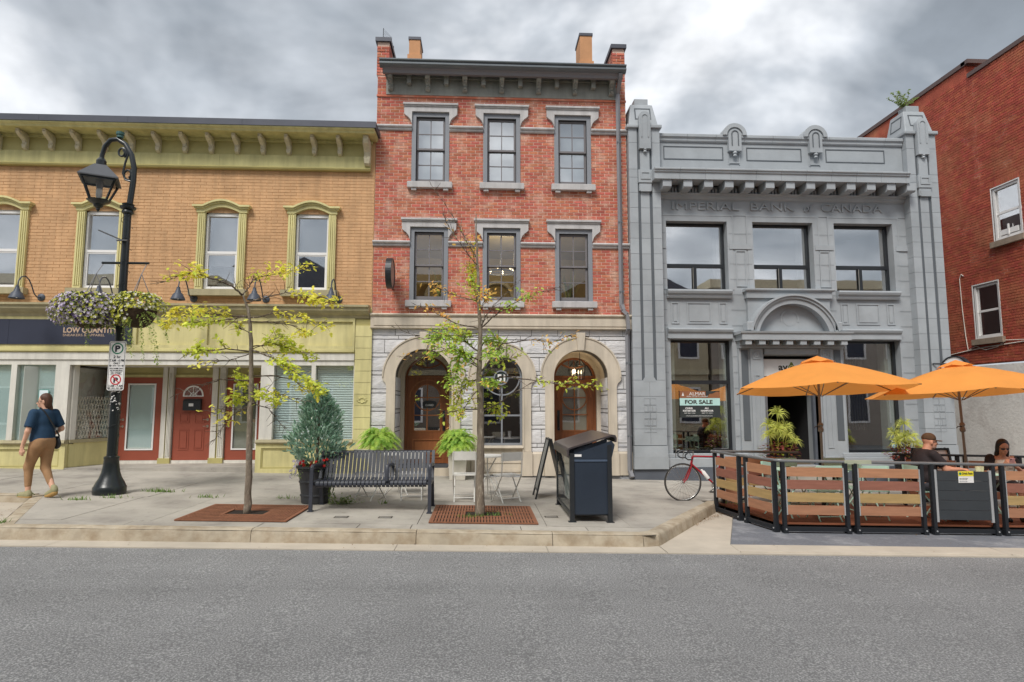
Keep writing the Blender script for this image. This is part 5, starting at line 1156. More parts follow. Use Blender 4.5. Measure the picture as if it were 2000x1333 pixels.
q = B().tube(sc, .018, 6).tube(sc2, .018, 6).tube([(LX - .12, LY, 6.28), (LX - .06, LY, 6.1), (LX - .10, LY, 5.95), (LX - .13, LY, 5.75), (LX - .08, LY, 5.63), (LX + .02, LY, 5.6)], .018, 6); q.build('scroll', m_blackg, lamp, smooth=True)
B().lathe([(.045, 0), (.055, .01), (.05, .05), (.065, .06), (.065, .11), (0, .12)], (LX - .22, LY, 6.40), 14).build('finial', pm('verdigris cap', c(60, 96, 92), .6), lamp)
LC = (LX - .515, LY); rz = R(25)
def lpt(u, v, z): return (LC[0] + u * math.cos(rz) - v * math.sin(rz), LC[1] + u * math.sin(rz) + v * math.cos(rz), z)
B().lathe([(.06, 5.88), (.08, 5.89), (.08, 5.97), (.06, 6.0), (.05, 6.02)], (LC[0], LC[1], 0), 14).build('lantern_socket', m_blackg, lamp)
rf = B(); e = .30; t_ = .09
rf.add([lpt(*p) for p in [(-e, -e, 5.62), (e, -e, 5.62), (e, e, 5.62), (-e, e, 5.62), (-t_, -t_, 5.88), (t_, -t_, 5.88), (t_, t_, 5.88), (-t_, t_, 5.88)]], [(0, 3, 2, 1), (4, 5, 6, 7), (0, 1, 5, 4), (1, 2, 6, 5), (2, 3, 7, 6), (3, 0, 4, 7)])
rf.add([lpt(*p) for p in [(-e, -e, 5.60), (e, -e, 5.60), (e, e, 5.60), (-e, e, 5.60), (-e, -e, 5.619), (e, -e, 5.619), (e, e, 5.619), (-e, e, 5.619)]], [(0, 1, 5, 4), (1, 2, 6, 5), (2, 3, 7, 6), (3, 0, 4, 7), (0, 3, 2, 1)]); rf.build('lantern_roof', pm('lantern grey roof', c(84, 86, 90), .5, .1), lamp)
cg = B(); g1, g0 = .25, .125
cs_ = [(-1, -1), (1, -1), (1, 1), (-1, 1)]
for i, (u, v) in enumerate(cs_):
    cg.bar(lpt(u * g1, v * g1, 5.60), lpt(u * g0, v * g0, 5.24), .028)
    u2, v2 = cs_[(i + 1) % 4]; cg.bar(lpt(u * g0, v * g0, 5.24), lpt(u2 * g0, v2 * g0, 5.24), .028); cg.bar(lpt(u * g1, v * g1, 5.585), lpt(u2 * g1, v2 * g1, 5.585), .028)
cg.build('lantern_cage', m_blackg, lamp)
m_gl_lan = glass('lantern glass', .16, (.95, .95, .92, 1))
for i, (u, v) in enumerate(cs_):
    u2, v2 = cs_[(i + 1) % 4]; B().add([lpt(u * g1 * .97, v * g1 * .97, 5.58), lpt(u2 * g1 * .97, v2 * g1 * .97, 5.58), lpt(u2 * g0 * .97, v2 * g0 * .97, 5.25), lpt(u * g0 * .97, v * g0 * .97, 5.25)], [(0, 1, 2, 3)]).build('pane', m_gl_lan, lamp)
B().lathe([(.19, 5.24), (.15, 5.21), (.08, 5.17), (.07, 5.13), (.03, 5.10), (.035, 5.08), (.0, 5.03)], (LC[0], LC[1], 0), 14).build('lantern_foot', m_blackg, lamp, smooth=True)
B().lathe([(0, 5.26), (.035, 5.28), (.05, 5.33), (.05, 5.43), (.03, 5.47), (0, 5.48)], (LC[0], LC[1], 0), 12).build('bulb', m_vinyl, lamp, smooth=True); B().lathe([(.05, 5.46), (.06, 5.6)], (LC[0], LC[1], 0), 10).build('bulb_holder', m_dsp, lamp)
B().tube([(LX - .38, LY, 4.12), (LX + .42, LY, 4.12)], .022, 8).build('hanger_bar', m_blackg, lamp)
B().tube([(LX, LY - .08, 4.50), (LX - .42, LY - .1, 4.68)], .012, 6).tube([(LX - .1, LY - .1, 4.50), (LX + .08, LY - .1, 4.50)], .016, 6).build('banner_arm', m_black, lamp)
q = B()
for z in (.95, 1.35, 1.5, 3.4, 3.8, 4.2, 4.6): q.tube([(LX + .092 * math.cos(a * .5), LY + .092 * math.sin(a * .5), LZ + z + a * .02) for a in range(13)], .005, 4)
q.build('light_string', m_black, lamp, kind='stuff')
q = B(); rnd = random.Random(2)
for k in range(26):
    z = LZ + 1.38 + rnd.random() * .36; a = R(200 + rnd.random() * 150); w = rnd.uniform(.02, .07); q.add([(LX + .0795 * math.cos(a + s), LY + .0795 * math.sin(a + s), z + dz) for s, dz in ((0, 0), (w * 8, .01), (w * 8, .025), (0, .02))], [(0, 1, 2, 3)])
q.build('tape_scraps', m_vinyl, lamp, kind='stuff')
# parking sign
ps = thing('parking_sign', 'tall white parking sign with green circle strapped to the lamp post', 'sign', (-6.215, LY - .11, 1.88))
def rrect(x0, x1, z0, z1, r): return [(x + r * math.cos(R(a)), z + r * math.sin(R(a))) for x, z, a0 in ((x1 - r, z1 - r, 0), (x0 + r, z1 - r, 90), (x0 + r, z0 + r, 180), (x1 - r, z0 + r, 270)) for a in range(a0, a0 + 91, 30)]
SX0, SX1, SZ0, SZ1, SY = -6.355, -6.075, 1.885, 2.725, LY - .13
B().prism(rrect(SX0, SX1, SZ0, SZ1, .03), SY, SY + .006).build('board', m_vinyl, ps)
m_ink = pm('black ink', c(34, 36, 46), .6); m_green = pm('sign green', c(30, 120, 90), .6); m_rd = pm('sign red', c(196, 40, 50), .6)
oo = rrect(SX0 + .012, SX1 - .012, SZ0 + .012, SZ1 - .012, .025); ii = rrect(SX0 + .018, SX1 - .018, SZ0 + .018, SZ1 - .018, .02); n = len(oo)
B().add([(x, SY - .0015, z) for x, z in oo + ii], [(i, (i + 1) % n, n + (i + 1) % n, n + i) for i in range(n)]).build('border', m_ink, ps)
sx = (SX0 + SX1) / 2
B().ring(sx, 2.60, .078, .097, 0, 360, SY - .003, SY - .001, 28).build('green_ring', m_green, ps)
text('P', (sx - .045, SY - .001, 2.548), .15, m_ink, ps, width=.085, height=.11, bold=.006)
for s_, z, w_, h_ in (('2 hr', 2.435, .12, .045), ('7 AM - 6 PM', 2.375, .235, .042), ('ONLY', 2.33, .105, .032), ('MON - SUN', 2.295, .125, .018), ('NO SAME DAY', 2.245, .225, .026), ('RE-PARKING', 2.207, .205, .026), ('ON STREET', 2.168, .18, .026), ('3 AM - 7 AM', 1.945, .23, .036), ('MON - SUN', 1.915, .12, .018)):
    text(s_, (sx - w_ / 2, SY - .001, z), .05, m_ink, ps, width=w_, height=h_, bold=.001)
q = B().box(sx - .1, sx + .1, SY - .0025, SY - .001, 2.148, 2.154)
for z in (2.303, 1.923):
    for s in (-1, 1): q.prism([(sx + s * .125, z), (sx + s * .095, z + .018), (sx + s * .095, z - .018)], SY - .0025, SY - .001).box(*(sorted((sx + s * .075, sx + s * .1))), SY - .0025, SY - .001, z - .005, z + .005)
q.build('arrow', m_ink, ps)
text('P', (sx - .04, SY - .001, 2.02), .12, m_ink, ps, width=.075, height=.09, bold=.005)
B().ring(sx, 2.068, .072, .09, 0, 360, SY - .004, SY - .002, 28).bar((sx - .057, SY - .003, 2.125), (sx + .057, SY - .003, 2.011), .016, .002, (0, 1, 0)).build('red_ring', m_rd, ps)
for z in (2.6, 2.0): B().box(SX0 + .06, SX1 - .06, SY + .006, LY, z, z + .03).build('strap', m_dsp, ps)

# small square valve covers set in the paving
for px_, py_, lab_ in ((-1.98, -5.30, 'small square metal valve cover in the paving before the bench, nearer the yellow tree'), (-1.36, -5.28, 'small square metal valve cover in the paving before the bench, nearer the green tree'), (1.06, -5.05, 'small square metal valve cover in the paving beside the notice kiosk')):
    vc = thing('valve_cover', lab_, 'cover', (px_, py_, gz(px_)), group='valve covers in the paving', local=True)
    B().frame(-.10, .10, -.07, .07, .018, 0, .001).xf(Matrix.Rotation(math.pi / 2, 4, 'X') @ Matrix.Translation((0, .004, 0))).build('cover_rim', m_crack, vc); B().box(-.08, .08, -.05, .05, .0, .004).build('cover_plate', pm('worn grey iron', c(128, 124, 118), .7, .2, 30), vc)

# gooseneck wall lamps over the shopfront
for i, x in enumerate((-10.04, -8.33, -6.64, -5.0, -3.33)):
    lab = ['leftmost dark gooseneck wall lamp above navy shop sign', 'gooseneck wall lamp behind the hanging flower baskets', 'gooseneck wall lamp left of the yellow tree crown', 'gooseneck wall lamp behind the yellow tree crown', 'rightmost gooseneck wall lamp below the last tan wall window'][i]
    g = thing('wall_lamp', lab, 'wall lamp', (x, 0, 4.08), group='gooseneck lamps over the shopfront')
    q = B().lathe([(.0, .05), (.05, .045), (.085, .02), (.085, 0)], (0, 0, 0), 16); q.v = [(x + a, -c_, 4.08 + b_) for a, b_, c_ in q.v]; q.build('wall_plate', m_dkgrey, g, smooth=True)
    B().tube([(x, -.04, 4.08), (x, -.14, 4.06), (x, -.24, 4.12), (x, -.32, 4.26), (x, -.42, 4.40), (x, -.54, 4.46), (x, -.66, 4.42), (x, -.73, 4.32), (x, -.75, 4.18)], .014, 8).build('gooseneck', m_dkgrey, g, smooth=True)
    B().lathe([(.035, .16), (.04, .10), (.055, .08), (.06, .04), (.10, .0), (.145, -.10), (.15, -.12), (.14, -.12), (.09, -.01)], (x, -.75, 4.05), 20).build('shade', m_dkgrey, g, smooth=True)
    B().lathe([(0, -.02), (.04, -.03), (.045, -.08), (0, -.12)], (x, -.75, 4.05), 10).build('bulb', m_vinyl, g, smooth=True)

# ------------------------------------------------------------------ bench of bent metal straps
bx0, bx1 = -2.53, -0.765
bench = thing('park_bench', 'charcoal metal strap bench on the sidewalk between the two trees', 'bench', (-1.65, -4.55, gz(-1.65)))
m_bench = pm('charcoal powder coat', c(62, 65, 74), .45, .08, 5, .05, 100)
g0 = gz(-1.65)
prof = [(-4.80, .36), (-4.84, .37), (-4.862, .40), (-4.862, .43), (-4.84, .455), (-4.80, .462), (-4.62, .445), (-4.45, .43), (-4.39, .435), (-4.35, .46), (-4.32, .52), (-4.26, .68), (-4.20, .84), (-4.185, .865), (-4.165, .868)]
def strap(x, w):
    vs = []; fs = []; n = len(prof); th = .006
    for i, (y, z) in enumerate(prof):
        a = Vector(prof[max(0, i - 1)]); b_ = Vector(prof[min(n - 1, i + 1)]); t = (b_ - a).normalized(); nr = Vector((-t.y, t.x)) * th
        for s, o in ((-1, 0), (1, 0), (1, 1), (-1, 1)): vs.append((x + s * w / 2, y - nr.x * o, g0 + z - nr.y * o))
    for i in range(n - 1):
        for k in range(4): l = (k + 1) % 4; fs.append((4 * i + k, 4 * i + l, 4 * i + 4 + l, 4 * i + 4 + k))
    fs += [(3, 2, 1, 0), tuple(4 * (n - 1) + k for k in range(4))]
    return B().add(vs, fs)
N_ = 27
sm = strap(0, .049).mesh('slat', m_bench, Vector((0, 0, 0)))
for i in range(N_): inst('slat', sm, bench, (bx0 + .08 + (bx1 - bx0 - .16) * i / (N_ - 1), 0, 0))
B().bar((bx0 + .03, -4.175, g0 + .85), (bx1 - .03, -4.175, g0 + .85), .03, .035).build('top_rail', m_bench, bench); B().tube([(bx0 + .03, -4.81, g0 + .41), (bx1 - .03, -4.81, g0 + .41)], .022, 8).build('front_rail', m_bench, bench); B().tube([(bx0 + .03, -4.40, g0 + .40), (bx1 - .03, -4.40, g0 + .40)], .022, 8).build('rear_rail', m_bench, bench)
for x in (bx0, bx1):
    zg = gz(x)
    B().bar((x, -4.88, zg), (x, -4.87, g0 + .66), .05, .05, (0, 1, 0)).box(x - .04, x + .04, -4.93, -4.83, zg, zg + .012).build('front_leg', m_bench, bench)
    B().bar((x, -4.20, zg), (x, -4.36, g0 + .44), .05, .05, (0, 1, 0)).bar((x, -4.36, g0 + .44), (x, -4.18, g0 + .86), .045, .045, (0, 1, 0)).box(x - .04, x + .04, -4.25, -4.15, zg, zg + .012).build('rear_leg', m_bench, bench)
    B().bar((x, -4.36, g0 + .42), (x, -4.86, g0 + .42), .045).build('side_rail', m_bench, bench)
for x in (bx0, bx1, -1.41):
    B().tube([(x, -4.865, g0 + (.6 if x != -1.41 else .46)), (x, -4.87, g0 + .64), (x, -4.85, g0 + .675), (x, -4.80, g0 + .685), (x, -4.45, g0 + .665), (x, -4.30, g0 + .655)], .03, 8).build('armrest', m_bench, bench, smooth=True)

# ------------------------------------------------------------------ glazed notice kiosk
kx0, kx1, ky0, ky1 = 1.29, 1.90, -5.45, -3.85; kg = gz(1.6)
ki = thing('notice_kiosk', 'dark navy glazed notice kiosk with sloping roof standing near the kerb', 'kiosk', (1.6, -4.65, kg))
m_navy = pm('navy kiosk paint', c(44, 53, 66), .45, .08, 4, .05, 80, grime=.12); m_kroof = pm('dull brown kiosk roof', c(72, 66, 68), .35, .2, 6, grime=.3)
for x in (kx0 + .03, kx1 - .03):
    for y in (ky0 + .03, ky1 - .03): B().box(x - .032, x + .032, y - .032, y + .032, gz(x), kg + (.98 if x < 1.5 else 1.10)).box(x - .055, x + .055, y - .05, y + .05, gz(x), gz(x) + .01).build('post', m_black, ki)
for y in (ky0 + .022, ky1 - .03): B().prism([(kx0 + .062, kg + .11), (kx1 - .062, kg + .11), (kx1 - .062, kg + 1.19), (kx0 + .062, kg + 1.02)], y, y + .02).build('end_panel', m_navy, ki)
B().box(kx0 + .06, kx1 - .06, ky0 + .012, ky0 + .0215, kg + .86, kg + .92).build('end_rail', pm('faded navy', c(78, 92, 112), .5), ki)
B().prism([(kx0 + .06, kg + .965), (kx1 - .0, kg + 1.16), (kx1 + .05, kg + 1.10), (kx1 + .0, kg + .9), (kx0 + .06, kg + .9)], ky0 + .004, ky0 + .0115).build('gable_panel', m_navy, ki)
rp = [(kx0 - .04, kg + .93), (kx0 - .045, kg + 1.02), (kx0 - .02, kg + 1.055), (kx0 + .03, kg + 1.075), (kx1 - .0, kg + 1.245), (kx1 + .055, kg + 1.24), (kx1 + .075, kg + 1.20), (kx1 + .07, kg + 1.14), (kx1 + .045, kg + 1.14), (kx1 + .05, kg + 1.20), (kx1 + .0, kg + 1.22), (kx0 + .03, kg + 1.05), (kx0 - .015, kg + 1.03), (kx0 - .02, kg + .93)]
B().prism(rp, ky0 - .03, ky1 + .03).build('roof', m_kroof, ki)
for x, s in ((kx0 + .012, -1), (kx1 - .012, 1)):
    f = B().box(x - .012, x + .012, ky0 + .062, ky1 - .062, kg + .10, kg + .14).box(x - .012, x + .012, ky0 + .062, ky1 - .062, kg + .90, kg + .94).build('glazing_frame', m_black, ki)
    B().box(x - .002, x + .002, ky0 + .07, ky1 - .07, kg + .14, kg + .90).build('pane', glass('kiosk glass', .22, (.92, .95, .95, 1), .001), f)
B().box(kx0 + .12, kx0 + .13, ky0 + .12, ky1 - .12, kg + .18, kg + .88).build('notice_board', pm('pale notice board', c(206, 208, 206), .8, .1, 3), ki); B().box(kx0 + .06, kx1 - .06, ky0 + .06, ky1 - .06, kg + .085, kg + .11).build('floor_tray', m_black, ki)
st = B().box(kx0 + .07, kx0 + .17, ky0 + .0, ky0 + .003, kg + .93, kg + .965).build('sticker', m_vinyl, ki)

# ------------------------------------------------------------------ white bistro furniture
m_chair = pm('white bistro paint', c(224, 222, 216), .5, .06, 6); m_mint = pm('mint bistro paint', c(186, 218, 200), .5, .06, 6)
def chair(name, label, x, y, rotz, mat, group, zb=0.0):
    """folding bistro chair, front towards -Y in its own frame"""
    t = thing(name, label, 'chair', (x, y, gz(x) + zb), group=group, local=True, rotz=rotz)
    for s in (-1, 1):
        B().tube([(s * .19, .20, .84), (s * .19, .17, .45), (s * .19, -.17, .02), (s * .19, -.19, 0)], .011, 6).build('long_leg', mat, t); B().tube([(s * .17, -.15, .44), (s * .17, .17, .02), (s * .17, .19, 0)], .011, 6).build('short_leg', mat, t)
    B().tube([(-.19, -.12, .09), (.19, -.12, .09)], .008, 6).build('stretcher', mat, t); B().tube([(-.17, .135, .07), (.17, .135, .07)], .008, 6).build('stretcher', mat, t)
    for k in range(4): B().box(-.195, .195, -.18 + k * .09, -.105 + k * .09, .440, .458).build('seat_slat', mat, t)
    B().prism([(-.205, .70), (.205, .70), (.205, .82), (.19, .845), (-.19, .845), (-.205, .82)], .175, .19).build('backrest', mat, t)
    return t
GW = 'white folding chairs outside the stone porches'
chair('folding_chair', 'white folding chair seen from behind, left of the green tree trunk', -.27, -3.62, R(180), m_chair, GW)
chair('folding_chair', 'white folding chair right of the green tree trunk', .46, -3.62, R(205), m_chair, GW)
chair('folding_chair', 'white folding chair behind the bench, nearer the juniper pot', -1.88, -3.62, R(150), m_chair, GW)
chair('folding_chair', 'white folding chair behind the right half of the bench', -1.18, -3.55, R(185), m_chair, GW)
def round_table(name, label, x, y, mat, h=.72, r_=.30, group=None, zb=0):
    t = thing(name, label, 'table', (x, y, gz(x) + zb), group=group, local=True)
    B().lathe([(0, h - .012), (r_, h - .012), (r_ + .004, h), (r_, h + .012), (0, h + .012)], (0, 0, 0), 28).build('tabletop', mat, t, smooth=True)
    for i in range(3):
        a = i * 2.094 + .5; B().tube([(.20 * math.cos(a), .20 * math.sin(a), h - .01), (-.02 * math.cos(a), -.02 * math.sin(a), .38), (-.24 * math.cos(a), -.24 * math.sin(a), 0)], .011, 6).build('leg', mat, t)
    B().ring(0, 0, .06, .075, 0, 360, -.008, .008, 14).xf(Matrix.Translation((0, 0, .38)) @ Matrix.Rotation(math.pi / 2, 4, 'X')).build('ring', mat, t)
round_table('bistro_table', 'small round white table beside the green tree trunk', .13, -3.05, m_chair, group='round white tables')
round_table('bistro_table', 'small round white table hidden behind the bench', -1.5, -3.0, m_chair, group='round white tables')
# sandwich board by the kiosk
af = thing('sandwich_board', 'narrow black-framed sandwich board seen edge-on beside the notice kiosk', 'sign', (1.2, -3.05, gz(1.2)))
ag = gz(1.2)
for s, xb in ((-1, .98), (1, 1.52)):
    xt = 1.25 + s * .012
    f = B().bar((xb, -3.33, ag), (xt, -3.33, ag + 1.06), .03, .025, (0, 1, 0)).bar((xb, -2.80, ag), (xt, -2.80, ag + 1.06), .03, .025, (0, 1, 0)).bar((xt, -3.315, ag + 1.045), (xt, -2.815, ag + 1.045), .025).bar((xb + (xt - xb) * .14, -3.315, ag + .15), (xb + (xt - xb) * .14, -2.815, ag + .15), .025).build('board_frame', m_black, af)
    k0, k1 = .15, .97
    B().add([(xb + (xt - xb) * k, y, ag + 1.06 * k) for k, y in ((k0, -3.315), (k0, -2.815), (k1, -2.815), (k1, -3.315))] + [(xb + (xt - xb) * k - s * .01, y, ag + 1.06 * k) for k, y in ((k0, -3.315), (k0, -2.815), (k1, -2.815), (k1, -3.315))], [(0, 1, 2, 3), (7, 6, 5, 4), (0, 4, 5, 1), (1, 5, 6, 2), (2, 6, 7, 3), (3, 7, 4, 0)]).build('board_panel', pm('grey board', c(150, 150, 148), .6, .15, 8), af)

# ------------------------------------------------------------------ tree grates
def grate(x0, x1, y0, y1, label):
    t = thing('tree_grate', label, 'tree grate', ((x0 + x1) / 2, (y0 + y1) / 2, gz((x0 + x1) / 2)), group='rusty tree grates')
    xc, yc = (x0 + x1) / 2, (y0 + y1) / 2; hx, hy = .27, .20
    def sh(b):
        b.v = [(x, y, z + gz(x)) for x, y, z in b.v]; return b
    sh(B().box(x0, x1, y0, y1, .002, .006)).build('pit', m_soil, t)
    sh(B().box(x0, x1, y0, y0 + .03, .006, .022).box(x0, x1, y1 - .03, y1, .006, .022).box(x0, x0 + .03, y0 + .03, y1 - .03, .006, .022).box(x1 - .03, x1, y0 + .03, y1 - .03, .006, .022).box(xc - hx - .03, xc - hx, yc - hy - .03, yc + hy + .03, .006, .0225).box(xc + hx, xc + hx + .03, yc - hy - .03, yc + hy + .03, .006, .0225).box(xc - hx, xc + hx, yc - hy - .03, yc - hy, .006, .0225).box(xc - hx, xc + hx, yc + hy, yc + hy + .03, .006, .0225)).build('grate_frame', m_rust, t)
    n = 34
    for i in range(n):
        xx = x0 + .045 + (x1 - x0 - .09) * i / (n - 1)
        iv = [(y0 + .03, y1 - .03)]
        if abs(xx - xc) < hx + .04: iv = [(y0 + .03, yc - hy - .03), (yc + hy + .03, y1 - .03)]
        for a, b_ in iv: sh(B().box(xx - .0135, xx + .0135, a, b_, .006, .02)).build('bar', m_rust, t)
    for fr_ in (.2, .4, .6, .8):
        yy = y0 + (y1 - y0) * fr_; q = B()
        for a, b_ in subtract([(x0 + .03, x1 - .03)], [(xc - hx - .03, xc + hx + .03)] if abs(yy - yc) < hy + .03 else []): q.box(a, b_, yy - .012, yy + .012, .0065, .0215)
        sh(q).build('cross_bar', m_rust, t)
    sh(B().box(xc - hx, xc + hx, yc - hy, yc + hy, .0062, .0075)).build('soil', m_soil, t)
grate(-4.10, -2.62, -5.74, -4.44, 'rusty slotted tree grate under the yellow-leaved tree'); grate(-.71, .81, -5.68, -4.22, 'rusty slotted tree grate under the green-leaved tree')

# ------------------------------------------------------------------ red racing bicycle leaning on the patio fence
bk = thing('bicycle', 'red drop-bar racing bicycle leaning against the patio fence', 'bicycle', (3.67, -3.2, gz(3.67)))
bg = gz(4.1) - .0; Yb = -3.22; WR = .335
m_red = pm('red bicycle enamel', c(168, 32, 44), .3, .06, 6, spec=.6); m_tyre = pm('black tyre', c(52, 50, 48), .8, .1, 10); m_chrome = pm('bright alloy', c(190, 190, 188), .25, .05, metal=.9)
P = lambda x, z, y=0.0: (3.67 + x, Yb + y, bg + z)
hubs = [(0, WR), (1.0, WR)]
for (hx_, hz_) in hubs:
    w = B(); w.tube([P(hx_ + WR * .985 * math.cos(2 * math.pi * i / 40), hz_ + WR * .985 * math.sin(2 * math.pi * i / 40)) for i in range(40)], .014, 6, closed=True); w = w.build('wheel', m_tyre, bk, smooth='all')
    B().tube([P(hx_ + .315 * math.cos(2 * math.pi * i / 40), hz_ + .315 * math.sin(2 * math.pi * i / 40)) for i in range(40)], .009, 6, closed=True).build('rim', m_chrome, w, smooth='all')
    s_ = B()
    for i in range(28):
        a = 2 * math.pi * i / 28; o = .5 * (1 if i % 2 else -1); s_.tube([P(hx_ + .02 * math.cos(a + o), hz_ + .02 * math.sin(a + o), .03 * (1 if i % 4 < 2 else -1)), P(hx_ + .31 * math.cos(a), hz_ + .31 * math.sin(a))], .0022, 3)
    s_.build('spokes', m_chrome, w, kind='stuff'); B().tube([P(hx_, hz_, -.05), P(hx_, hz_, .05)], .02, 8).build('hub', m_chrome, w)
hd0, hd1 = (.165, .66), (.195, .80); bb_ = (.60, .28); st = (.73, .80)
f = B()
for a, b_, r_ in ((hd1, (st[0], .785), .016), (hd0, bb_, .018), (bb_, (st[0] + .01, .83), .016), (hd0, hd1, .02)): f.tube([P(*a), P(*b_)], r_, 8)
for s in (-1, 1): f.tube([P(*bb_, s * .02), P(1.0, WR, s * .06)], .009, 6); f.tube([P(st[0], .77, s * .015), P(1.0, WR, s * .06)], .008, 6)
f.build('frame', m_red, bk, smooth=True)
f = B()
for s in (-1, 1): f.tube([P(hd0[0], hd0[1] - .01, s * .03), P(.11, .50, s * .045), P(.06, .40, s * .05), P(0, WR, s * .05)], [.014, .013, .011, .008], 8)
f.tube([P(hd0[0], hd0[1], -.04), P(hd0[0], hd0[1], .04)], .016, 8); f.build('fork', m_red, bk, smooth=True)
B().tube([P(.195, .80), P(.21, .88), P(.13, .885)], .013, 8).build('stem', m_chrome, bk, smooth=True)
hb = [];
for s in (-1, 1):
    B().tube([P(.13, .885), P(.13, .885, s * .16), P(.11, .885, s * .20), P(.04, .875, s * .205), P(-.01, .84, s * .205), P(-.01, .79, s * .205), P(.04, .755, s * .205), P(.12, .755, s * .205)], .012, 8).build('handlebar', m_black, bk, smooth=True)
    B().tube([P(.02, .90, s * .205), P(-.03, .90, s * .205), P(-.05, .84, s * .205), P(-.055, .76, s * .205)], [.016, .014, .007, .006], 6).build('brake_lever', m_chrome, bk, smooth=True); B().tube([P(-.03, .90, s * .205), P(-.02, .98, s * .12), P(.08, .96, s * .04), P(.17, .80, 0)], .003, 4).build('brake_cable', m_black, bk)
B().lathe([(.036, 0), (.036, .15), (.02, .17), (.02, .20), (0, .20)], (0, 0, 0), 14).xf(Matrix.Translation(P(.47, .40)) @ Matrix.Rotation(R(-38), 4, 'Y')).build('water_bottle', m_vinyl, bk, smooth=True)
B().tube([P(st[0] + .005, .80), P(st[0] + .025, .90)], .013, 8).build('seat_post', m_chrome, bk); B().prism([(3.67 + .58, Yb - .015), (3.67 + .58, Yb + .015), (3.67 + .72, Yb + .03), (3.67 + .84, Yb + .075), (3.67 + .86, Yb), (3.67 + .84, Yb - .075), (3.67 + .72, Yb - .03)], bg + .905, bg + .945, 'z').build('saddle', m_black, bk, bevel=.012)
q = B().ring(0, 0, .075, .09, 0, 360, -.006, .006, 24); q.v = [P(bb_[0] + x, bb_[1] + z, -.05 + y) for x, y, z in q.v]; q.build('chainring', m_chrome, bk)
B().tube([P(*bb_, -.06), P(bb_[0] - .13, bb_[1] - .1, -.075), P(bb_[0] - .13, bb_[1] - .1, -.13)], .011, 6).build('crank', m_chrome, bk); B().box(3.67 + .43, 3.67 + .52, Yb - .16, Yb - .10, bg + .165, bg + .19).build('pedal', m_chrome, bk)

# ------------------------------------------------------------------ patio: deck, fences, parasols, furniture
DZ = -.155                                                   # bay surface relative to the sidewalk
deck = thing('patio_deck', 'brown boarded patio deck in the parking bay', 'deck', (7.5, -4.3, gz(7.5) + DZ))
m_deck = pm('stained deck board', c(140, 84, 58), .7, .15, 3, .15, 60, isl=.12, stretch=(.6, 6, 6)); 
y = -5.16
while y < -3.30:
    xl = 4.52 - (y + 5.16) * .15 + .0; sh = [(xl, y), (11.5, y), (11.5, y + .136), (xl - .02, y + .136)]
    vs = [(x, yy, gz(x) + DZ + .115) for x, yy in sh] + [(x, yy, gz(x) + DZ + .14) for x, yy in sh]
    B().add(vs, [(0, 3, 2, 1), (4, 5, 6, 7), (0, 1, 5, 4), (1, 2, 6, 5), (2, 3, 7, 6), (3, 0, 4, 7)]).build('deck_board', m_deck, deck); y += .141
for yy in (-5.05, -4.3, -3.5): B().bar((4.55, yy, gz(4.55) + DZ + .06), (11.4, yy, gz(11.4) + DZ + .06), .06, .10).build('joist', m_black, deck)
PLK = [pm('cedar plank %d' % i, cc, .7, .14, 3, .15, 60, stretch=(1, 1, 8)) for i, cc in enumerate((c(180, 130, 98), c(148, 98, 82), c(176, 148, 100), c(170, 122, 94)))]
m_alu = pm('aluminium strip', c(200, 202, 204), .4, .05, metal=.5); m_rail = pm('grey rail', c(120, 122, 124), .4, .06, metal=.3); m_blk = pm('black stained board', c(58, 62, 66), .6, .1, 3, .1, 60)
m_post = pm('black fence post', c(36, 39, 44), .5, .08, 5)
def panel(p, q, label, style='wood', ztop=1.04, flip=False):
    p = Vector((*p, 0)); q = Vector((*q, 0)); t = (q - p).normalized(); L_ = (q - p).length; nrm = Vector((t.y, -t.x, 0))
    o = thing('patio_fence', label, 'fence', (p.x, p.y, gz(p.x) + DZ), group='patio fence panels')
    def at(u, v, z): a = p + t * u + nrm * v; return (a.x, a.y, gz(a.x) + DZ + z)
    def bx(b, u0, u1, v0, v1, z0, z1):
        vs = [at(u, v, z) for z in (z0, z1) for u, v in ((u0, v0), (u1, v0), (u1, v1), (u0, v1))]
        return b.add(vs, [(0, 3, 2, 1), (4, 5, 6, 7), (0, 1, 5, 4), (1, 2, 6, 5), (2, 3, 7, 6), (3, 0, 4, 7)])
    for u in (0, L_ - .05): bx(bx(B(), u, u + .05, -.03, .03, .03, ztop), u - .01, u + .06, -.04, .045, .0, .09).build('post', m_post, o)
    bx(B(), .05, L_ - .05, -.025, .025, .03, .09).build('bottom_beam', m_post, o)
    for u in (.025, L_ - .025):
        bl = B().lathe([(0, .01), (.012, .008), (.012, 0)], (0, 0, 0), 8); bl.v = [tuple(Vector(at(u, .046, .06)) + t * a - nrm * (-c_) + Vector((0, 0, b_))) for a, b_, c_ in bl.v]; bl.build('bolt', m_alu, o)
    if style == 'wood':
        z = .27
        for i, k in enumerate((3, 2, 1, 0)):
            bx(B(), .075, L_ - .075, -.012, .012, z, z + .135).build('plank', PLK[k], o); z += .187
        za, zb = .265, .968
    else:
        z = .225
        for i in range(5): bx(B(), .10, L_ - .10, -.012, .012, z, z + .142).build('plank', m_blk, o); z += .146
        za, zb = .19, .97
    for u in (.055, L_ - .075 if style == 'wood' else L_ - .095): bx(B(), u, u + (.02 if style == 'wood' else .04), -.016, .018, za, zb).build('edge_strip', m_alu, o)
    return o, at
A_, M1, M2, B_ = (4.17, -3.46), (4.285, -4.28), (4.31, -4.42), (4.45, -5.17)
panel(A_, M1, 'angled cedar fence panel next to the bicycle'); panel(M2, B_, 'angled cedar fence panel at the street corner of the patio')
panel((4.52, -5.21), (5.54, -5.21), 'front cedar fence panel nearest the angled corner panels'); panel((5.64, -5.21), (6.73, -5.21), 'front cedar fence panel between the first cedar panel and the black panel')
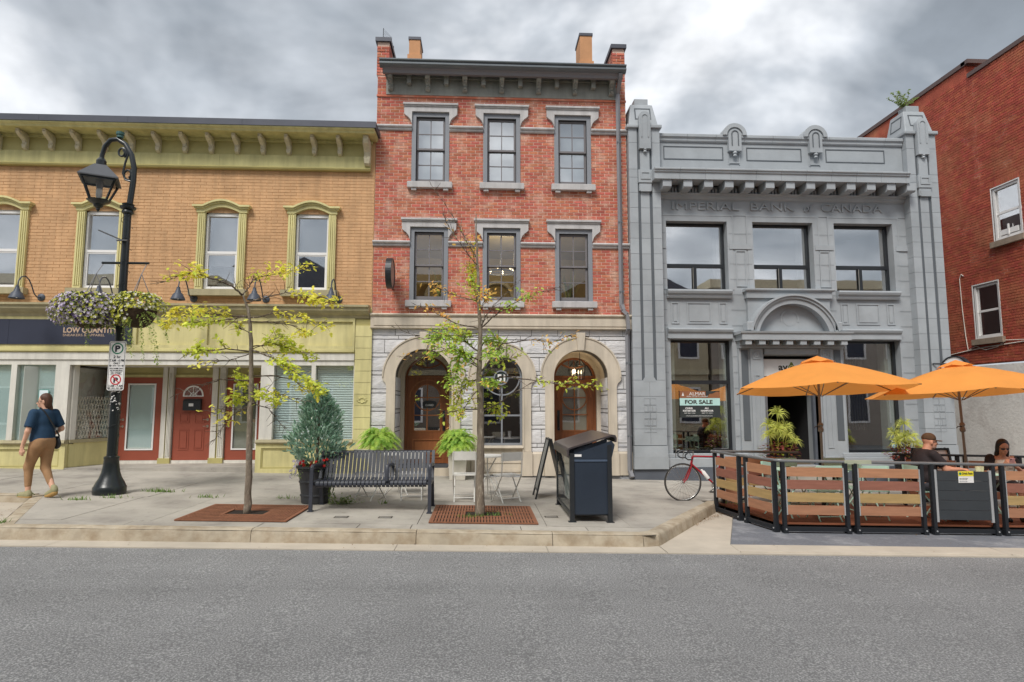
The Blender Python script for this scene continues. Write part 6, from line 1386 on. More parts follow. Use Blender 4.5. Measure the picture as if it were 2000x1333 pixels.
bp, at = panel((6.84, -5.21), (7.86, -5.21), 'black boarded fence panel with yellow sign in front of the seated man', 'black'); panel((7.96, -5.21), (9.0, -5.21), 'front cedar fence panel in front of the seated woman with the phone')
sgn = B().box(7.275, 7.515, -5.232, -5.226, gz(7.4) + DZ + .78, gz(7.4) + DZ + .955).build('patio_sign', m_vinyl, bp); zs = gz(7.4) + DZ
B().box(7.275, 7.515, -5.2335, -5.2322, zs + .88, zs + .955).build('sign_header', pm('sign yellow', c(222, 206, 50), .6), sgn); text('Drink Patio', (7.335, -5.2336, zs + .905), .05, m_ink, sgn, width=.165, height=.034, bold=.001); q = B().ring(7.305, zs + .918, 0, .02, 0, 360, -5.2350, -5.2336, 14).build('sign_dot', m_green, sgn)
for z, w_ in ((.845, .13), (.825, .12), (.795, .12)): text('please respect the patio', (7.29, -5.2326, zs + z), .03, m_ink, sgn, width=w_, height=.011)
rl = thing('fence_rail', 'long grey handrail on top of the front patio fence', 'rail', (6, -5.2, gz(6) + .9))
RZ = DZ + 1.06
B().tube([(4.14, -3.42, gz(4.14) + RZ), (4.30, -4.35, gz(4.3) + RZ), (4.46, -5.14, gz(4.46) + RZ), (4.55, -5.21, gz(4.55) + RZ), (7, -5.21, gz(7) + RZ), (10.4, -5.21, gz(10.4) + RZ)], .024, 8).build('rail_tube', m_rail, rl, smooth=True); B().box(5.50, 5.92, -5.235, -5.185, gz(5.7) + RZ - .03, gz(5.7) + RZ + .027).build('joint_sleeve', pm('pale sleeve', c(168, 172, 150), .6), rl)
panel((4.32, -3.38), (5.60, -3.30), 'back cedar fence panel beside the bicycle saddle'); panel((7.75, -3.28), (8.85, -3.28), 'back cedar fence panel behind the seated man'); panel((8.95, -3.28), (10.05, -3.28), 'back cedar fence panel behind the seated woman')
rl2 = thing('fence_rail', 'grey handrail along the back left of the patio above the bicycle', 'rail', (5, -3.35, gz(5) + .9)); B().tube([(4.14, -3.40, gz(4.14) + RZ), (5.8, -3.29, gz(5.8) + RZ)], .022, 8).build('rail_tube', m_rail, rl2)
rl3 = thing('fence_rail', 'dark handrail behind the two seated people', 'rail', (9, -3.28, gz(9) + .9)); B().tube([(7.6, -3.28, gz(7.6) + RZ), (10.4, -3.28, gz(10.4) + RZ)], .022, 8).build('rail_tube', m_black, rl3)
# parasols
m_or = pm('orange parasol canvas', c(255, 170, 82), .8, .07, 1.5, .25, 5, trans=.35, grime=.06); m_pole = pm('brown-grey parasol pole', c(134, 122, 114), .5, .1, 4)
def parasol(label, x, y, z1, drop, r_, tilt, rot):
    t = thing('parasol', label, 'parasol', (x, y, gz(x) + DZ + .14), group='orange patio parasols'); org = Vector((x, y, gz(x) + DZ + .14)); Mt = Matrix.Translation(org) @ Matrix.Rotation(tilt, 4, 'Y') @ Matrix.Translation(-org)
    n = 6; m_ = 6
    def bp(b): b.xf(Mt); return b
    top = Vector((x, y, z1)); Mc = Matrix.Translation(top) @ Matrix.Rotation(R(-3.2), 4, 'X') @ Matrix.Translation(-top)
    def bc(b): b.xf(Mc); b.xf(Mt); return b
    cv = []; fs = []
    rings = [(.06, 0), (.3, .13), (.6, .33), (.85, .58), (1.0, .80)]
    rings = [(k / 6, (k / 6) ** 1.08) for k in range(0, 7)]
    for k, (fr_, dz) in enumerate(rings):
        for i in range(n * 4):
            a = rot + 2 * math.pi * i / (n * 4); ph = (i % 4) / 4; edge = math.cos(math.pi / n) / math.cos((ph - .5) * 2 * math.pi / n)
            sag = .035 * math.sin(math.pi * ph) * fr_; cv.append((x + r_ * fr_ * edge * math.cos(a), y + r_ * fr_ * edge * math.sin(a), z1 - drop * dz - sag + .03 * math.sin(math.pi * fr_)))
    for k in range(len(rings) - 1):
        for i in range(n * 4): j = (i + 1) % (n * 4); fs.append((k * n * 4 + i, k * n * 4 + j, (k + 1) * n * 4 + j, (k + 1) * n * 4 + i))
    bc(B().add(cv, fs)).build('canopy', m_or, t, smooth=True)
    b = B(); vs = [(x, y, z1 + .075)]
    for i in range(n): a = rot + 2 * math.pi * i / n; vs.append((x + .30 * math.cos(a), y + .30 * math.sin(a), z1 - .055)); a2 = a + math.pi / n; vs.append((x + .25 * math.cos(a2), y + .25 * math.sin(a2), z1 - .02))
    bc(b.add(vs, [(0, 1 + i, 1 + (i + 1) % (2 * n)) for i in range(2 * n)])).build('vent_cap', m_or, t)
    for i in range(n):
        a = rot + 2 * math.pi * i / n; e = (x + r_ * .99 * math.cos(a), y + r_ * .99 * math.sin(a), z1 - drop - .01); bc(B().tube([(x + .04 * math.cos(a), y + .04 * math.sin(a), z1 - .03), e], .010, 5)).build('rib', m_pole, t)
        h = (x + r_ * .5 * math.cos(a), y + r_ * .5 * math.sin(a), z1 - drop * .5 - .03); bc(B().tube([(x + .03 * math.cos(a), y + .03 * math.sin(a), z1 - drop - .12), h], .008, 5)).build('strut', m_pole, t)
    g = gz(x) + DZ + .14
    bp(B().tube([(x, y, g), (x, y, z1 + .04)], .021, 10)).build('pole', m_pole, t); bp(B().lathe([(.025, 0), (.04, .01), (.045, .05), (.03, .09), (.045, .12), (.03, .16)], (x, y, 1.18), 12)).build('crank_housing', m_pole, t, smooth=True); bp(B().tube([(x - .03, y - .02, 1.27), (x - .1, y - .03, 1.28), (x - .13, y - .03, 1.25)], .007, 5)).build('crank_handle', m_black, t)
    bp(B().lathe([(.22, 0), (.22, .05), (.05, .08), (.035, .3), (.0, .3)], (x, y, g), 18)).build('parasol_base', m_black, t)
parasol('orange patio parasol in front of the bank entrance', 5.74, -4.2, 2.40, .50, 1.50, 0.0, R(10))
parasol('orange patio parasol shading the two seated people', 8.27, -4.2, 2.34, .50, 1.52, R(-1.6), R(8))
# mint tables and chairs
def rect_table(label, x, y, w, d):
    t = thing('patio_table', label, 'table', (x, y, gz(x) + DZ + .14), group='mint patio tables', local=True)
    B().box(-w / 2, w / 2, -d / 2, d / 2, .715, .735).build('tabletop', m_mint, t, bevel=.008)
    for s in (-1, 1):
        B().tube([(s * (w / 2 - .08), -d / 2 + .05, .71), (s * (w / 2 - .1), 0, .36), (s * (w / 2 - .08), d / 2 - .05, 0)], .012, 6).build('leg', m_mint, t); B().tube([(s * (w / 2 - .08), d / 2 - .05, .71), (s * (w / 2 - .1), 0, .36), (s * (w / 2 - .08), -d / 2 + .05, 0)], .012, 6).build('leg', m_mint, t)
rect_table('long mint table under the left parasol', 5.30, -4.5, 1.0, .7); rect_table('mint table between the two seated people', 7.98, -4.62, .8, .62); rect_table('mint table between the two parasols', 6.35, -4.1, .7, .6)
GM = 'mint folding chairs on the patio'
for lab, x, y, r_ in (('mint folding chair by the front left fence corner', 4.82, -4.55, R(95)), ('mint folding chair behind the first front cedar panel', 5.35, -4.88, R(180)), ('mint folding chair at the far side of the long mint table', 5.42, -3.85, R(10)), ('mint folding chair with its back to the left parasol pole', 5.98, -4.35, R(-90)),
                      ('mint folding chair behind the second front cedar panel', 6.22, -4.72, R(170)), ('mint folding chair at the table between the parasols', 6.40, -3.62, R(5)), ('mint folding chair the man with the cap sits on', 7.12, -4.68, R(90)), ('mint folding chair the woman with the phone sits on', 8.62, -4.50, R(-30))):
    chair('patio_chair', lab, x, y, r_, m_mint, GM, DZ + .14)
for i, (x, y) in enumerate(((8.02, -4.72), (8.12, -4.66))):
    cpn = thing('drink_cup', ['cream cup on the mint table, left one', 'cream cup on the mint table, right one'][i], 'cup', (x, y, gz(x) + DZ + .14 + .735), local=True, group='cups on the patio table'); B().lathe([(0, 0), (.032, 0), (.042, .11), (.036, .11), (.03, .012), (0, .012)], (0, 0, 0), 16).build('cup', pm('cream cup', c(226, 216, 180), .6), cpn, smooth=True)
# avo sandwich board behind the couple
sb = thing('cafe_board', 'white cafe sandwich board with black frame behind the seated couple', 'sign', (8.75, -2.7, gz(8.75))); sg_ = gz(8.75)
for s in (-1, 1):
    y0, y1 = -2.7 + s * .28, -2.7 + s * .03
    B().bar((8.42, y0, sg_), (8.42, y1, sg_ + 1.0), .035).bar((9.08, y0, sg_), (9.08, y1, sg_ + 1.0), .035).bar((8.42, y1, sg_ + .98), (9.08, y1, sg_ + .98), .035).build('board_frame', m_black, sb)
    B().add([(8.44, y0 * .9 + y1 * .1, sg_ + .1), (9.06, y0 * .9 + y1 * .1, sg_ + .1), (9.06, y1, sg_ + .96), (8.44, y1, sg_ + .96)], [(0, 1, 2, 3)]).build('board_face', m_vinyl, sb)
text('av\u00f8 & co', (8.55, -2.775, sg_ + .77), .12, m_logo, sb, width=.40, height=.09, tilt=R(15))

# ------------------------------------------------------------------ vegetation
def unproj(px, py, Y):
    """photo pixel -> point on the vertical plane Y (used once to lay out limbs from measurements)"""
    cy, sy, cp, sp = math.cos(YAW), math.sin(YAW), math.cos(PITCH), math.sin(PITCH)
    f = Vector((sy * cp, cy * cp, sp)); r = Vector((cy, -sy, 0)); u = r.cross(f)
    d = f + r * (px - 1000) / F_PX - u * (py - 666.5) / F_PX; t = (Y + CAM_D) / d.y
    return Vector((0, -CAM_D, CAM_H)) + d * t
LEAF = [(0, 0), (.18, .10), (.30, .34), (.16, .32), (.36, .62), (.15, .58), (.20, .84), (0, 1.0), (-.20, .84), (-.15, .58), (-.36, .62), (-.16, .32), (-.30, .34), (-.18, .10)]
def leaf(b, p, d, up, size, rnd, shape=LEAF):
    d = d.normalized(); s = d.cross(up); s = s.normalized() if s.length > 1e-4 else d.orthogonal().normalized(); n = s.cross(d); k = rnd.uniform(.1, .5); dr = rnd.uniform(-.25, .1)
    vs = [p + s * (x * size) + d * (y * size) + n * (abs(x) * k + dr * y * y) * size for x, y in shape]
    b.add(vs, [tuple(range(len(shape)))])
def bark(name, col): return pm(name, col, .9, .25, 18, 1.0, 45, stretch=(1, 1, .35), col2=c(168, 158, 140), c2s=22, c2a=.4)
def foliage(name, col, isl=.22, ihue=.015, trans=.45): return pm(name, col, .6, .1, 3, isl=isl, ihue=ihue, trans=trans, spec=.3)
def street_tree(label, base, trunk, limbs, mats, leaf_mix, seed, lsize=.085):
    rnd = random.Random(seed); t = thing('street_tree', label, 'tree', (base[0], base[1], gz(base[0]))); Y0 = base[1]
    pts = [unproj(x, y, Y0) for x, y, r_ in trunk]; pts[0].z = gz(base[0]) - .02
    fine = []; rad = []
    for i in range(len(pts) - 1):
        for k in range(4): q = k / 4; fine.append(pts[i].lerp(pts[i + 1], q) + Vector((rnd.uniform(-.006, .006), rnd.uniform(-.006, .006), 0))); rad.append((trunk[i][2] * (1 - q) + trunk[i + 1][2] * q) * rnd.uniform(.94, 1.06))
    fine.append(pts[-1]); rad.append(trunk[-1][2])
    B().tube(fine, rad, 10).build('trunk', mats['bark'], t, smooth='all')
    crowns = {k: B() for k in leaf_mix}
    tw = B()
    def cluster(p, d, n, spread, key):
        for _ in range(n):
            o = Vector((rnd.gauss(0, 1), rnd.gauss(0, 1), rnd.gauss(0, .55))) * spread; q = p + o
            if rnd.random() > .72: continue
            dd = (d * .4 + Vector((rnd.gauss(0, 1), rnd.gauss(0, 1), rnd.gauss(-.15, .5)))).normalized()
            leaf(crowns[key if rnd.random() < .75 else rnd.choice(list(leaf_mix))], q, dd, Vector((rnd.gauss(0, .4), rnd.gauss(0, .4), 1)), lsize * rnd.uniform(.65, 1.2), rnd)
    for px, r0, dy, dens, key, (f0, f1) in limbs:
        n = len(px); P_ = [unproj(x, y, Y0 + dy * (i / (n - 1)) ** .9) for i, (x, y) in enumerate(px)]
        sm_ = []
        for i in range(n - 1):
            for k in range(4): q = k / 4; sm_.append(P_[i].lerp(P_[i + 1], q) + Vector((rnd.uniform(-.008, .008), rnd.uniform(-.015, .015), rnd.uniform(-.008, .008))))
        sm_.append(P_[-1]); m = len(sm_)
        B().tube(sm_, [max(.0025, r0 * (1 - .85 * i / (m - 1))) for i in range(m)], 6).build('limb', mats['twig'], t, smooth='all')
        for i in range(2, m):
            fr = i / (m - 1); dirn = (sm_[i] - sm_[i - 1]).normalized()
            for _ in range(2 if rnd.random() < .7 else 1):           # side twigs
                side = Vector((rnd.gauss(0, .5), rnd.gauss(0, .9), rnd.gauss(.12, .4))); d = (dirn * .8 + side).normalized(); L_ = rnd.uniform(.08, .26) * (1.15 - .4 * fr)
                e1 = sm_[i] + d * L_ * .5 + Vector((0, 0, rnd.uniform(-.01, .02))); e2 = sm_[i] + d * L_; tw.tube([sm_[i], e1, e2], [.0045, .0035, .002], 4, cap=False)
                if f0 <= fr <= f1 and dens: cluster(e2, d, max(1, int(dens * rnd.uniform(.5, 1.4))), .045, key); cluster(e1, d, max(1, int(dens * .6)), .04, key)
            if f0 <= fr <= f1 and dens: cluster(sm_[i], dirn, int(dens * .8), .05, key)
    tw.build('twigs', mats['twig'], t, kind='stuff')
    for k, b in crowns.items(): b.build('crown', leaf_mix[k], t)
    return t
m_bark = bark('young oak bark', c(128, 116, 102)); m_twig = bark('dark twig bark', c(92, 78, 68))
f_yel = foliage('yellow oak leaves', c(244, 236, 104)); f_lime = foliage('lime oak leaves', c(218, 228, 96)); f_grn = foliage('green oak leaves', c(184, 214, 98)); f_org = foliage('orange oak leaves', c(246, 200, 112))
T1 = [(483, 1006, .056), (485, 960, .048), (487, 850, .042), (490, 760, .036), (491, 690, .031), (489, 640, .027), (486, 612, .023), (480, 592, .019), (474, 577, .014)]
L1 = [([(474, 577), (458, 562), (432, 550), (400, 540), (378, 532), (345, 540), (318, 552)], .016, -.5, 9, 'y', (.45, .80)), ([(474, 577), (484, 564), (494, 548), (510, 541), (550, 532), (600, 524)], .012, .5, 7, 'y', (.5, 1)),
      ([(480, 592), (518, 582), (556, 572), (590, 578), (612, 586), (652, 594)], .011, -.4, 6, 'y', (.5, 1)), ([(486, 620), (440, 616), (400, 612), (350, 606), (322, 634)], .015, .45, 11, 'y', (.15, 1)), ([(487, 618), (440, 626), (400, 628), (370, 630)], .010, -.3, 6, 'l', (.3, 1)),
      ([(490, 628), (530, 630), (565, 634), (592, 648), (600, 652)], .012, .4, 5, 'y', (.6, 1)), ([(489, 622), (540, 612), (590, 622), (636, 638)], .010, -.5, 6, 'y', (.3, 1)), ([(490, 688), (440, 682), (400, 684), (368, 690)], .013, -.5, 8, 'l', (.3, .95)), ([(490, 690), (450, 704), (420, 706), (385, 712)], .009, .4, 3, 'y', (.7, 1)),
      ([(491, 684), (530, 698), (552, 712), (590, 735), (622, 762)], .015, -.3, 11, 'l', (.3, 1)), ([(491, 678), (535, 672), (565, 682), (606, 698)], .011, .5, 10, 'l', (.2, 1)), ([(492, 682), (530, 668), (545, 655), (560, 668)], .008, .3, 6, 'l', (.3, 1)),
      ([(490, 735), (530, 734), (568, 740), (588, 752), (612, 764)], .012, .5, 8, 'y', (.7, 1)), ([(490, 744), (430, 742), (398, 754), (348, 770)], .012, -.4, 0, 'y', (0, 1)), ([(490, 755), (530, 766), (560, 775), (598, 784)], .009, -.4, 2, 'y', (.3, .7)), ([(489, 790), (470, 775), (462, 782)], .008, .2, 9, 'l', (.1, 1)), ([(490, 790), (510, 772), (538, 784)], .010, -.35, 9, 'l', (.2, 1)),
      ([(488, 792), (452, 814), (434, 836), (420, 858)], .010, .35, 3, 'y', (.15, .5)), ([(490, 788), (524, 798), (540, 818), (556, 836)], .009, .3, 0, 'y', (0, 1)), ([(489, 760), (478, 750), (470, 740)], .008, .2, 7, 'l', (.2, 1)), ([(488, 650), (470, 642), (466, 640)], .007, -.2, 2, 'l', (.2, 1)), ([(490, 800), (440, 800), (420, 808)], .007, -.3, 2, 'y', (.8, 1))]
street_tree('young street tree with sparse yellow leaves in front of the olive shopfront', (-3.34, -5.12), T1, L1, {'bark': m_bark, 'twig': m_twig}, {'y': f_yel, 'l': f_lime}, 4, .075)
T2 = [(937, 1008, .08), (937, 960, .064), (939, 880, .056), (938, 800, .05), (936, 730, .043), (938, 660, .034), (936, 620, .028), (934, 560, .026), (932, 500, .018), (930, 450, .012), (930, 418, .006)]
L2 = [([(932, 505), (916, 480), (898, 446), (872, 402), (842, 362)], .012, .2, 0, 'o', (0, 1)), ([(933, 520), (905, 486), (880, 450), (868, 425)], .008, -.2, 1, 'o', (.3, .7)), ([(934, 545), (925, 505), (931, 470)], .007, .2, 5, 'o', (.1, .9)), ([(935, 600), (928, 575), (922, 550), (926, 530)], .009, .2, 9, 'l', (.1, 1)), ([(936, 610), (945, 590), (946, 575)], .008, -.2, 6, 'o', (.2, 1)),
      ([(937, 645), (960, 622), (990, 600), (1045, 574), (1092, 562)], .013, -.4, 7, 'g', (.40, .75)), ([(937, 648), (948, 618), (975, 586), (1014, 548)], .010, .4, 0, 'l', (0, 1)), ([(936, 590), (900, 580), (870, 570), (850, 560)], .008, .3, 3, 'o', (.5, 1)), ([(936, 642), (892, 632), (852, 612), (812, 596)], .010, -.4, 3, 'o', (.3, .9)),
      ([(937, 690), (915, 672), (890, 662), (862, 655), (845, 662)], .014, .5, 13, 'g', (.2, 1)), ([(937, 705), (910, 690), (880, 680), (850, 690), (815, 704)], .012, -.5, 11, 'g', (.1, .8)), ([(938, 720), (918, 700), (900, 690), (895, 720), (884, 745)], .010, -.3, 10, 'g', (.1, 1)), ([(937, 680), (950, 665), (968, 668), (978, 680)], .010, .4, 12, 'g', (.1, 1)), ([(937, 700), (955, 690), (962, 698)], .010, -.4, 8, 'g', (.2, 1)),
      ([(938, 740), (965, 715), (985, 702), (1004, 700)], .010, .4, 3, 'l', (.2, 1)), ([(938, 740), (915, 745), (900, 765), (890, 795)], .010, .3, 8, 'l', (.1, 1)), ([(938, 760), (925, 770), (905, 800), (900, 815)], .009, -.3, 6, 'l', (.2, 1)), ([(937, 730), (980, 672), (1036, 664), (1080, 668), (1112, 656)], .012, .5, 3, 'o', (.5, 1)), ([(938, 745), (990, 736), (1050, 745), (1105, 750), (1170, 752)], .013, -.4, 5, 'l', (.5, 1)), ([(938, 805), (975, 788), (1010, 764), (1048, 744)], .013, .3, 0, 'l', (0, 1)), ([(938, 800), (905, 800), (880, 805), (870, 812)], .010, -.3, 1, 'l', (.3, 1)),
      ([(938, 790), (958, 792), (975, 805)], .008, .3, 8, 'l', (.2, 1)), ([(937, 720), (890, 690), (848, 682), (785, 698)], .009, .5, 2, 'o', (.4, 1)), ([(937, 660), (880, 655), (830, 662), (770, 640)], .008, -.3, 0, 'o', (0, 1)), ([(938, 755), (950, 745), (962, 750)], .007, -.3, 9, 'g', (.1, 1)), ([(937, 650), (905, 655), (878, 640)], .008, .4, 9, 'l', (.2, 1))]
street_tree('young street tree with bright green leaves in front of the brick building', (-.01, -5.05), T2, L2, {'bark': m_bark, 'twig': m_twig}, {'g': f_grn, 'l': f_lime, 'o': f_org}, 9, .066)
# blue juniper in a big ribbed pot, with petunias
PX, PY = -2.68, -4.05; pg = gz(PX)
def pot(parent, x, y, z, r0, r1, h, mat, ribs=True):
    pr = [(r0, 0), (r0 + .01, .02)]
    for k in (.22, .58, .9): pr += [(r0 + (r1 - r0) * k, h * k - .02), (r0 + (r1 - r0) * k + .012, h * k - .01), (r0 + (r1 - r0) * k + .012, h * k + .01), (r0 + (r1 - r0) * k, h * k + .02)] if ribs else []
    pr += [(r1, h * .93), (r1 + .03, h * .94), (r1 + .03, h), (r1 - .01, h), (r1 - .03, h - .06), (0, h - .06)]
    return B().lathe(pr, (x, y, z), 28).build('pot', mat, parent, smooth=True)
ju = thing('potted_juniper', 'blue-green juniper in a large charcoal pot beside the bench', 'potted plant', (PX, PY, pg)); pot(ju, PX, PY, pg, .21, .285, .60, pm('charcoal plastic pot', c(66, 68, 72), .55, .08, 5)); B().lathe([(0, .535), (.25, .54)], (PX, PY, pg), 20).build('soil', m_soil, ju)
rnd = random.Random(21); b = B(); b2 = B()
B().tube([(PX, PY, pg + .5), (PX + .02, PY, pg + 1.1), (PX + .02, PY, pg + 1.6)], [.03, .02, .006], 6).build('stem', m_twig, ju)
for i in range(1800):
    h = rnd.random() ** .85; z = pg + .62 + h * 1.16
    rmax = .44 * (math.sin(min(1, (h + .12) / .42) * math.pi / 2)) * (1 - max(0, h - .32) / .76) ** .8 * (1 + .18 * math.sin(7 * h + 3 * rnd.random()))
    a = rnd.random() * 6.283; rr_ = rmax * (.66 + .34 * rnd.random()) * (1 + .24 * math.sin(a * 3 + h * 11))
    o = Vector((math.cos(a), math.sin(a), 0)); p = Vector((PX + .03 * h, PY, z)) + o * rr_; d = (o * .75 + Vector((rnd.gauss(0, .3), rnd.gauss(0, .3), .75 + rnd.gauss(0, .3)))).normalized(); L_ = rnd.uniform(.055, .13)
    s = d.orthogonal().normalized(); n_ = d.cross(s)
    tg = b if rnd.random() < .6 else b2
    for w in (s, n_, (s + n_).normalized()): tg.add([p - w * .008, p + w * .008, p + d * L_ * .55 + w * .017, p + d * L_, p + d * L_ * .55 - w * .017], [(0, 1, 2, 3, 4)])
b.build('foliage', foliage('juniper blue green', c(204, 228, 212), .3, .01, .4), ju); b2.build('foliage', foliage('juniper deep green', c(166, 202, 180), .3, .01, .4), ju)
FLW = [(math.cos(R(a)) * (1.0 if a % 72 == 0 else .62), math.sin(R(a)) * (1.0 if a % 72 == 0 else .62)) for a in range(0, 360, 36)]
def flower(b, p, nrm, r_, rnd):
    nrm = nrm.normalized(); s = nrm.orthogonal().normalized(); t = nrm.cross(s); a0 = rnd.random() * 6; vs = [p - nrm * r_ * .35] + [p + (s * (x * math.cos(a0) - y * math.sin(a0)) + t * (x * math.sin(a0) + y * math.cos(a0))) * r_ for x, y in FLW]
    b.add(vs, [(0, 1 + i, 1 + (i + 1) % 10) for i in range(10)])
OV = [(0, 0), (.22, .25), (.28, .55), (.16, .85), (0, 1), (-.16, .85), (-.28, .55), (-.22, .25)]
fr_ = B(); fw = B(); fl = B()
for i in range(46):
    a = rnd.uniform(R(150), R(330)); q = rnd.uniform(.24, .36); p = Vector((PX + q * math.cos(a), PY + q * math.sin(a), pg + .60 + rnd.uniform(0, .12))); flower(fr_ if math.cos(a) > -.75 else fw, p, Vector((math.cos(a) * .4, -.7, .7)), rnd.uniform(.026, .038), rnd)
for i in range(40): a = rnd.uniform(R(150), R(215)); q = rnd.uniform(.28, .42); flower(fw, Vector((PX + q * math.cos(a), PY + q * math.sin(a), pg + .62 - (q - .28) * 1.3 + rnd.uniform(-.06, .08))), Vector((-.5, -.7, .5)), .022, rnd)
for i in range(420):
    a = rnd.uniform(0, 6.28); q = rnd.uniform(.15, .42 if math.cos(a) < -.3 else .31); p = Vector((PX + q * math.cos(a), PY + q * math.sin(a), pg + .60 - max(0, q - .29) * 1.6 + rnd.uniform(-.04, .07))); leaf(fl, p, Vector((math.cos(a), math.sin(a), rnd.uniform(-.6, .8))), Vector((0, 0, 1)), rnd.uniform(.03, .05), rnd, OV)
for k in range(9):                                                          # trailing stems down the right side of the pot
    a = R(rnd.uniform(-50, 10)); p = Vector((PX + .30 * math.cos(a), PY + .30 * math.sin(a), pg + .6)); 
    for j in range(26): p = p + Vector((rnd.uniform(-.01, .014), rnd.uniform(-.012, .006), -.022)); leaf(fl, p, Vector((rnd.gauss(0, 1), rnd.gauss(0, 1), -.4)), Vector((0, 0, 1)), .04, rnd, OV)
for i in range(160): leaf(fl, Vector((PX + .42 + abs(rnd.gauss(0, .14)), PY - .1 + rnd.gauss(0, .07), gz(PX + .5) + .01 + abs(rnd.gauss(0, .05)))), Vector((rnd.gauss(0, 1), rnd.gauss(0, 1), .3)), Vector((0, 0, 1)), .045, rnd, OV)
fr_.build('red_petunias', pm('red petals', c(200, 36, 34), .6, .1, isl=.15, trans=.2), ju, kind='stuff'); fw.build('white_petunias', pm('white mauve petals', c(224, 214, 226), .6, .1, isl=.1, trans=.2), ju, kind='stuff'); fl.build('trailing_leaves', foliage('petunia leaves', c(142, 166, 98)), ju)
# Boston ferns
def fern(label, x, y, z, r_, h, seed, potmat, ph):
    rnd = random.Random(seed); t = thing('potted_fern', label, 'potted plant', (x, y, gz(x) + (.0)), group='ferns at the stone porches'); g = gz(x)
    B().prism([(x - .17, g), (x + .17, g), (x + .21, g + ph), (x - .21, g + ph)], y - .18, y + .18).build('pot', potmat, t, bevel=.01)
    b = B(); b2 = B(); st = B()
    for k in range(260):
        a = rnd.random() * 6.283; el = rnd.uniform(.15, 1.45); L_ = r_ * rnd.uniform(.75, 1.25); dirn = Vector((math.cos(a), math.sin(a), 0)); p = Vector((x, y, z)) + dirn * .05; v = dirn * math.cos(el) + Vector((0, 0, math.sin(el) * (h / r_))); path = [p.copy()]
        n = 11
        for j in range(n): p = p + v.normalized() * L_ / n; v = v + Vector((0, 0, -.13 - .05 * j / n)); path.append(p.copy())
        tg = b if rnd.random() < .65 else b2
        for j in range(1, n + 1):
            d = (path[j] - path[j - 1]).normalized(); s = d.cross(Vector((0, 0, 1))); s = s.normalized() if s.length > 1e-3 else Vector((1, 0, 0)); w = .062 * math.sin(math.pi * min(.97, (j + .8) / (n + 1.5))) + .012
            for sg in (-1, 1):
                for q in (0, .5):
                    c0 = path[j - 1].lerp(path[j], q); e = c0 + s * sg * w + d * .018 - Vector((0, 0, .006)); tg.add([c0, c0 + d * .016, e + d * .004, e - d * .006], [(0, 1, 2, 3)])
    b.build('fronds', foliage('fern fresh green', c(190, 218, 104), .2, .015), t); b2.build('fronds', foliage('fern deep green', c(150, 190, 88), .2, .015), t)
m_pot = pm('pale stone planter', c(196, 190, 178), .8, .06, 3)
fern('bushy green fern behind the bench, nearer the potted juniper', -2.24, -.55, .80, .48, .50, 31, m_pot, .62); fern('bushy green fern in a pale planter behind the white folding chair', -.50, -.62, .76, .47, .50, 32, m_pot, .58)
# planters with papyrus and coleus by the bank
def planter(label, x, y, seed, sc=1.0):
    rnd = random.Random(seed); t = thing('papyrus_planter', label, 'potted plant', (x, y, gz(x)), group='papyrus planters at the bank'); g = gz(x)
    B().lathe([(.16, 0), (.24, .62), (.26, .63), (.26, .70), (.22, .70), (0, .66)], (x, y, g), 24).build('pot', m_black, t, smooth=True)
    gr = B(); cl = B(); lm = B()
    def tuft(c0, n, r_):
        for i in range(n):
            a = rnd.random() * 6.283; el = rnd.uniform(-.5, 1.4); d = Vector((math.cos(a) * math.cos(el), math.sin(a) * math.cos(el), math.sin(el))); L_ = r_ * rnd.uniform(.7, 1.15); s = d.orthogonal().normalized() * .006; m_ = c0 + d * L_ * .6; e = c0 + d * L_ - Vector((0, 0, L_ * .35)); gr.add([c0 - s * .5, c0 + s * .5, m_ + s, e, m_ - s], [(0, 1, 2, 3, 4)])
    for hx, hy, hz, r_ in ((.0, 0, 1.45 * sc, .24), (-.16, .1, 1.20 * sc, .22), (.17, .05, 1.15 * sc, .22), (-.05, -.1, 1.12 * sc, .24), (.12, -.12, .98 * sc, .22), (-.22, -.05, .98 * sc, .2), (.34, 0, .85 * sc, .2), (.05, .15, 1.0 * sc, .2)):
        c0 = Vector((x + hx, y + hy, g + hz + .16)); gr.tube([(x + hx * .3, y + hy * .3, g + .45), c0], .006, 4, cap=False); tuft(c0, 90, r_)
    for i in range(520):
        a = rnd.random() * 6.283; q = rnd.uniform(.05, .38); p = Vector((x + q * math.cos(a), y + q * math.sin(a), g + .68 + rnd.uniform(-.06, .36) * (1 - q * 1.2))); leaf(cl if rnd.random() < .8 else lm, p, Vector((math.cos(a), math.sin(a), rnd.uniform(-.4, .6))), Vector((0, 0, 1)), rnd.uniform(.06, .10), rnd, OV)
    for k in range(7):
        a = R(rnd.uniform(200, 340)); p = Vector((x + .25 * math.cos(a), y + .25 * math.sin(a), g + .70))
        for j in range(16): p = p + Vector((rnd.gauss(0, .012), rnd.gauss(0, .01), -.022)); leaf(lm, p, Vector((rnd.gauss(0, 1), -1, -.3)), Vector((0, 0, 1)), .06, rnd, OV)
    gr.build('papyrus', foliage('papyrus green', c(208, 212, 112), .2, .015), t); cl.build('coleus', pm('coleus burgundy', c(132, 62, 54), .6, .15, isl=.35, trans=.15), t, kind='stuff'); lm.build('trailing_vine', foliage('sweet potato vine', c(160, 172, 60)), t)
planter('papyrus and burgundy coleus planter beside the bank entrance', 6.42, -1.3, 41); planter('papyrus and coleus planter behind the man with the cap', 9.45, -1.0, 42, .88)
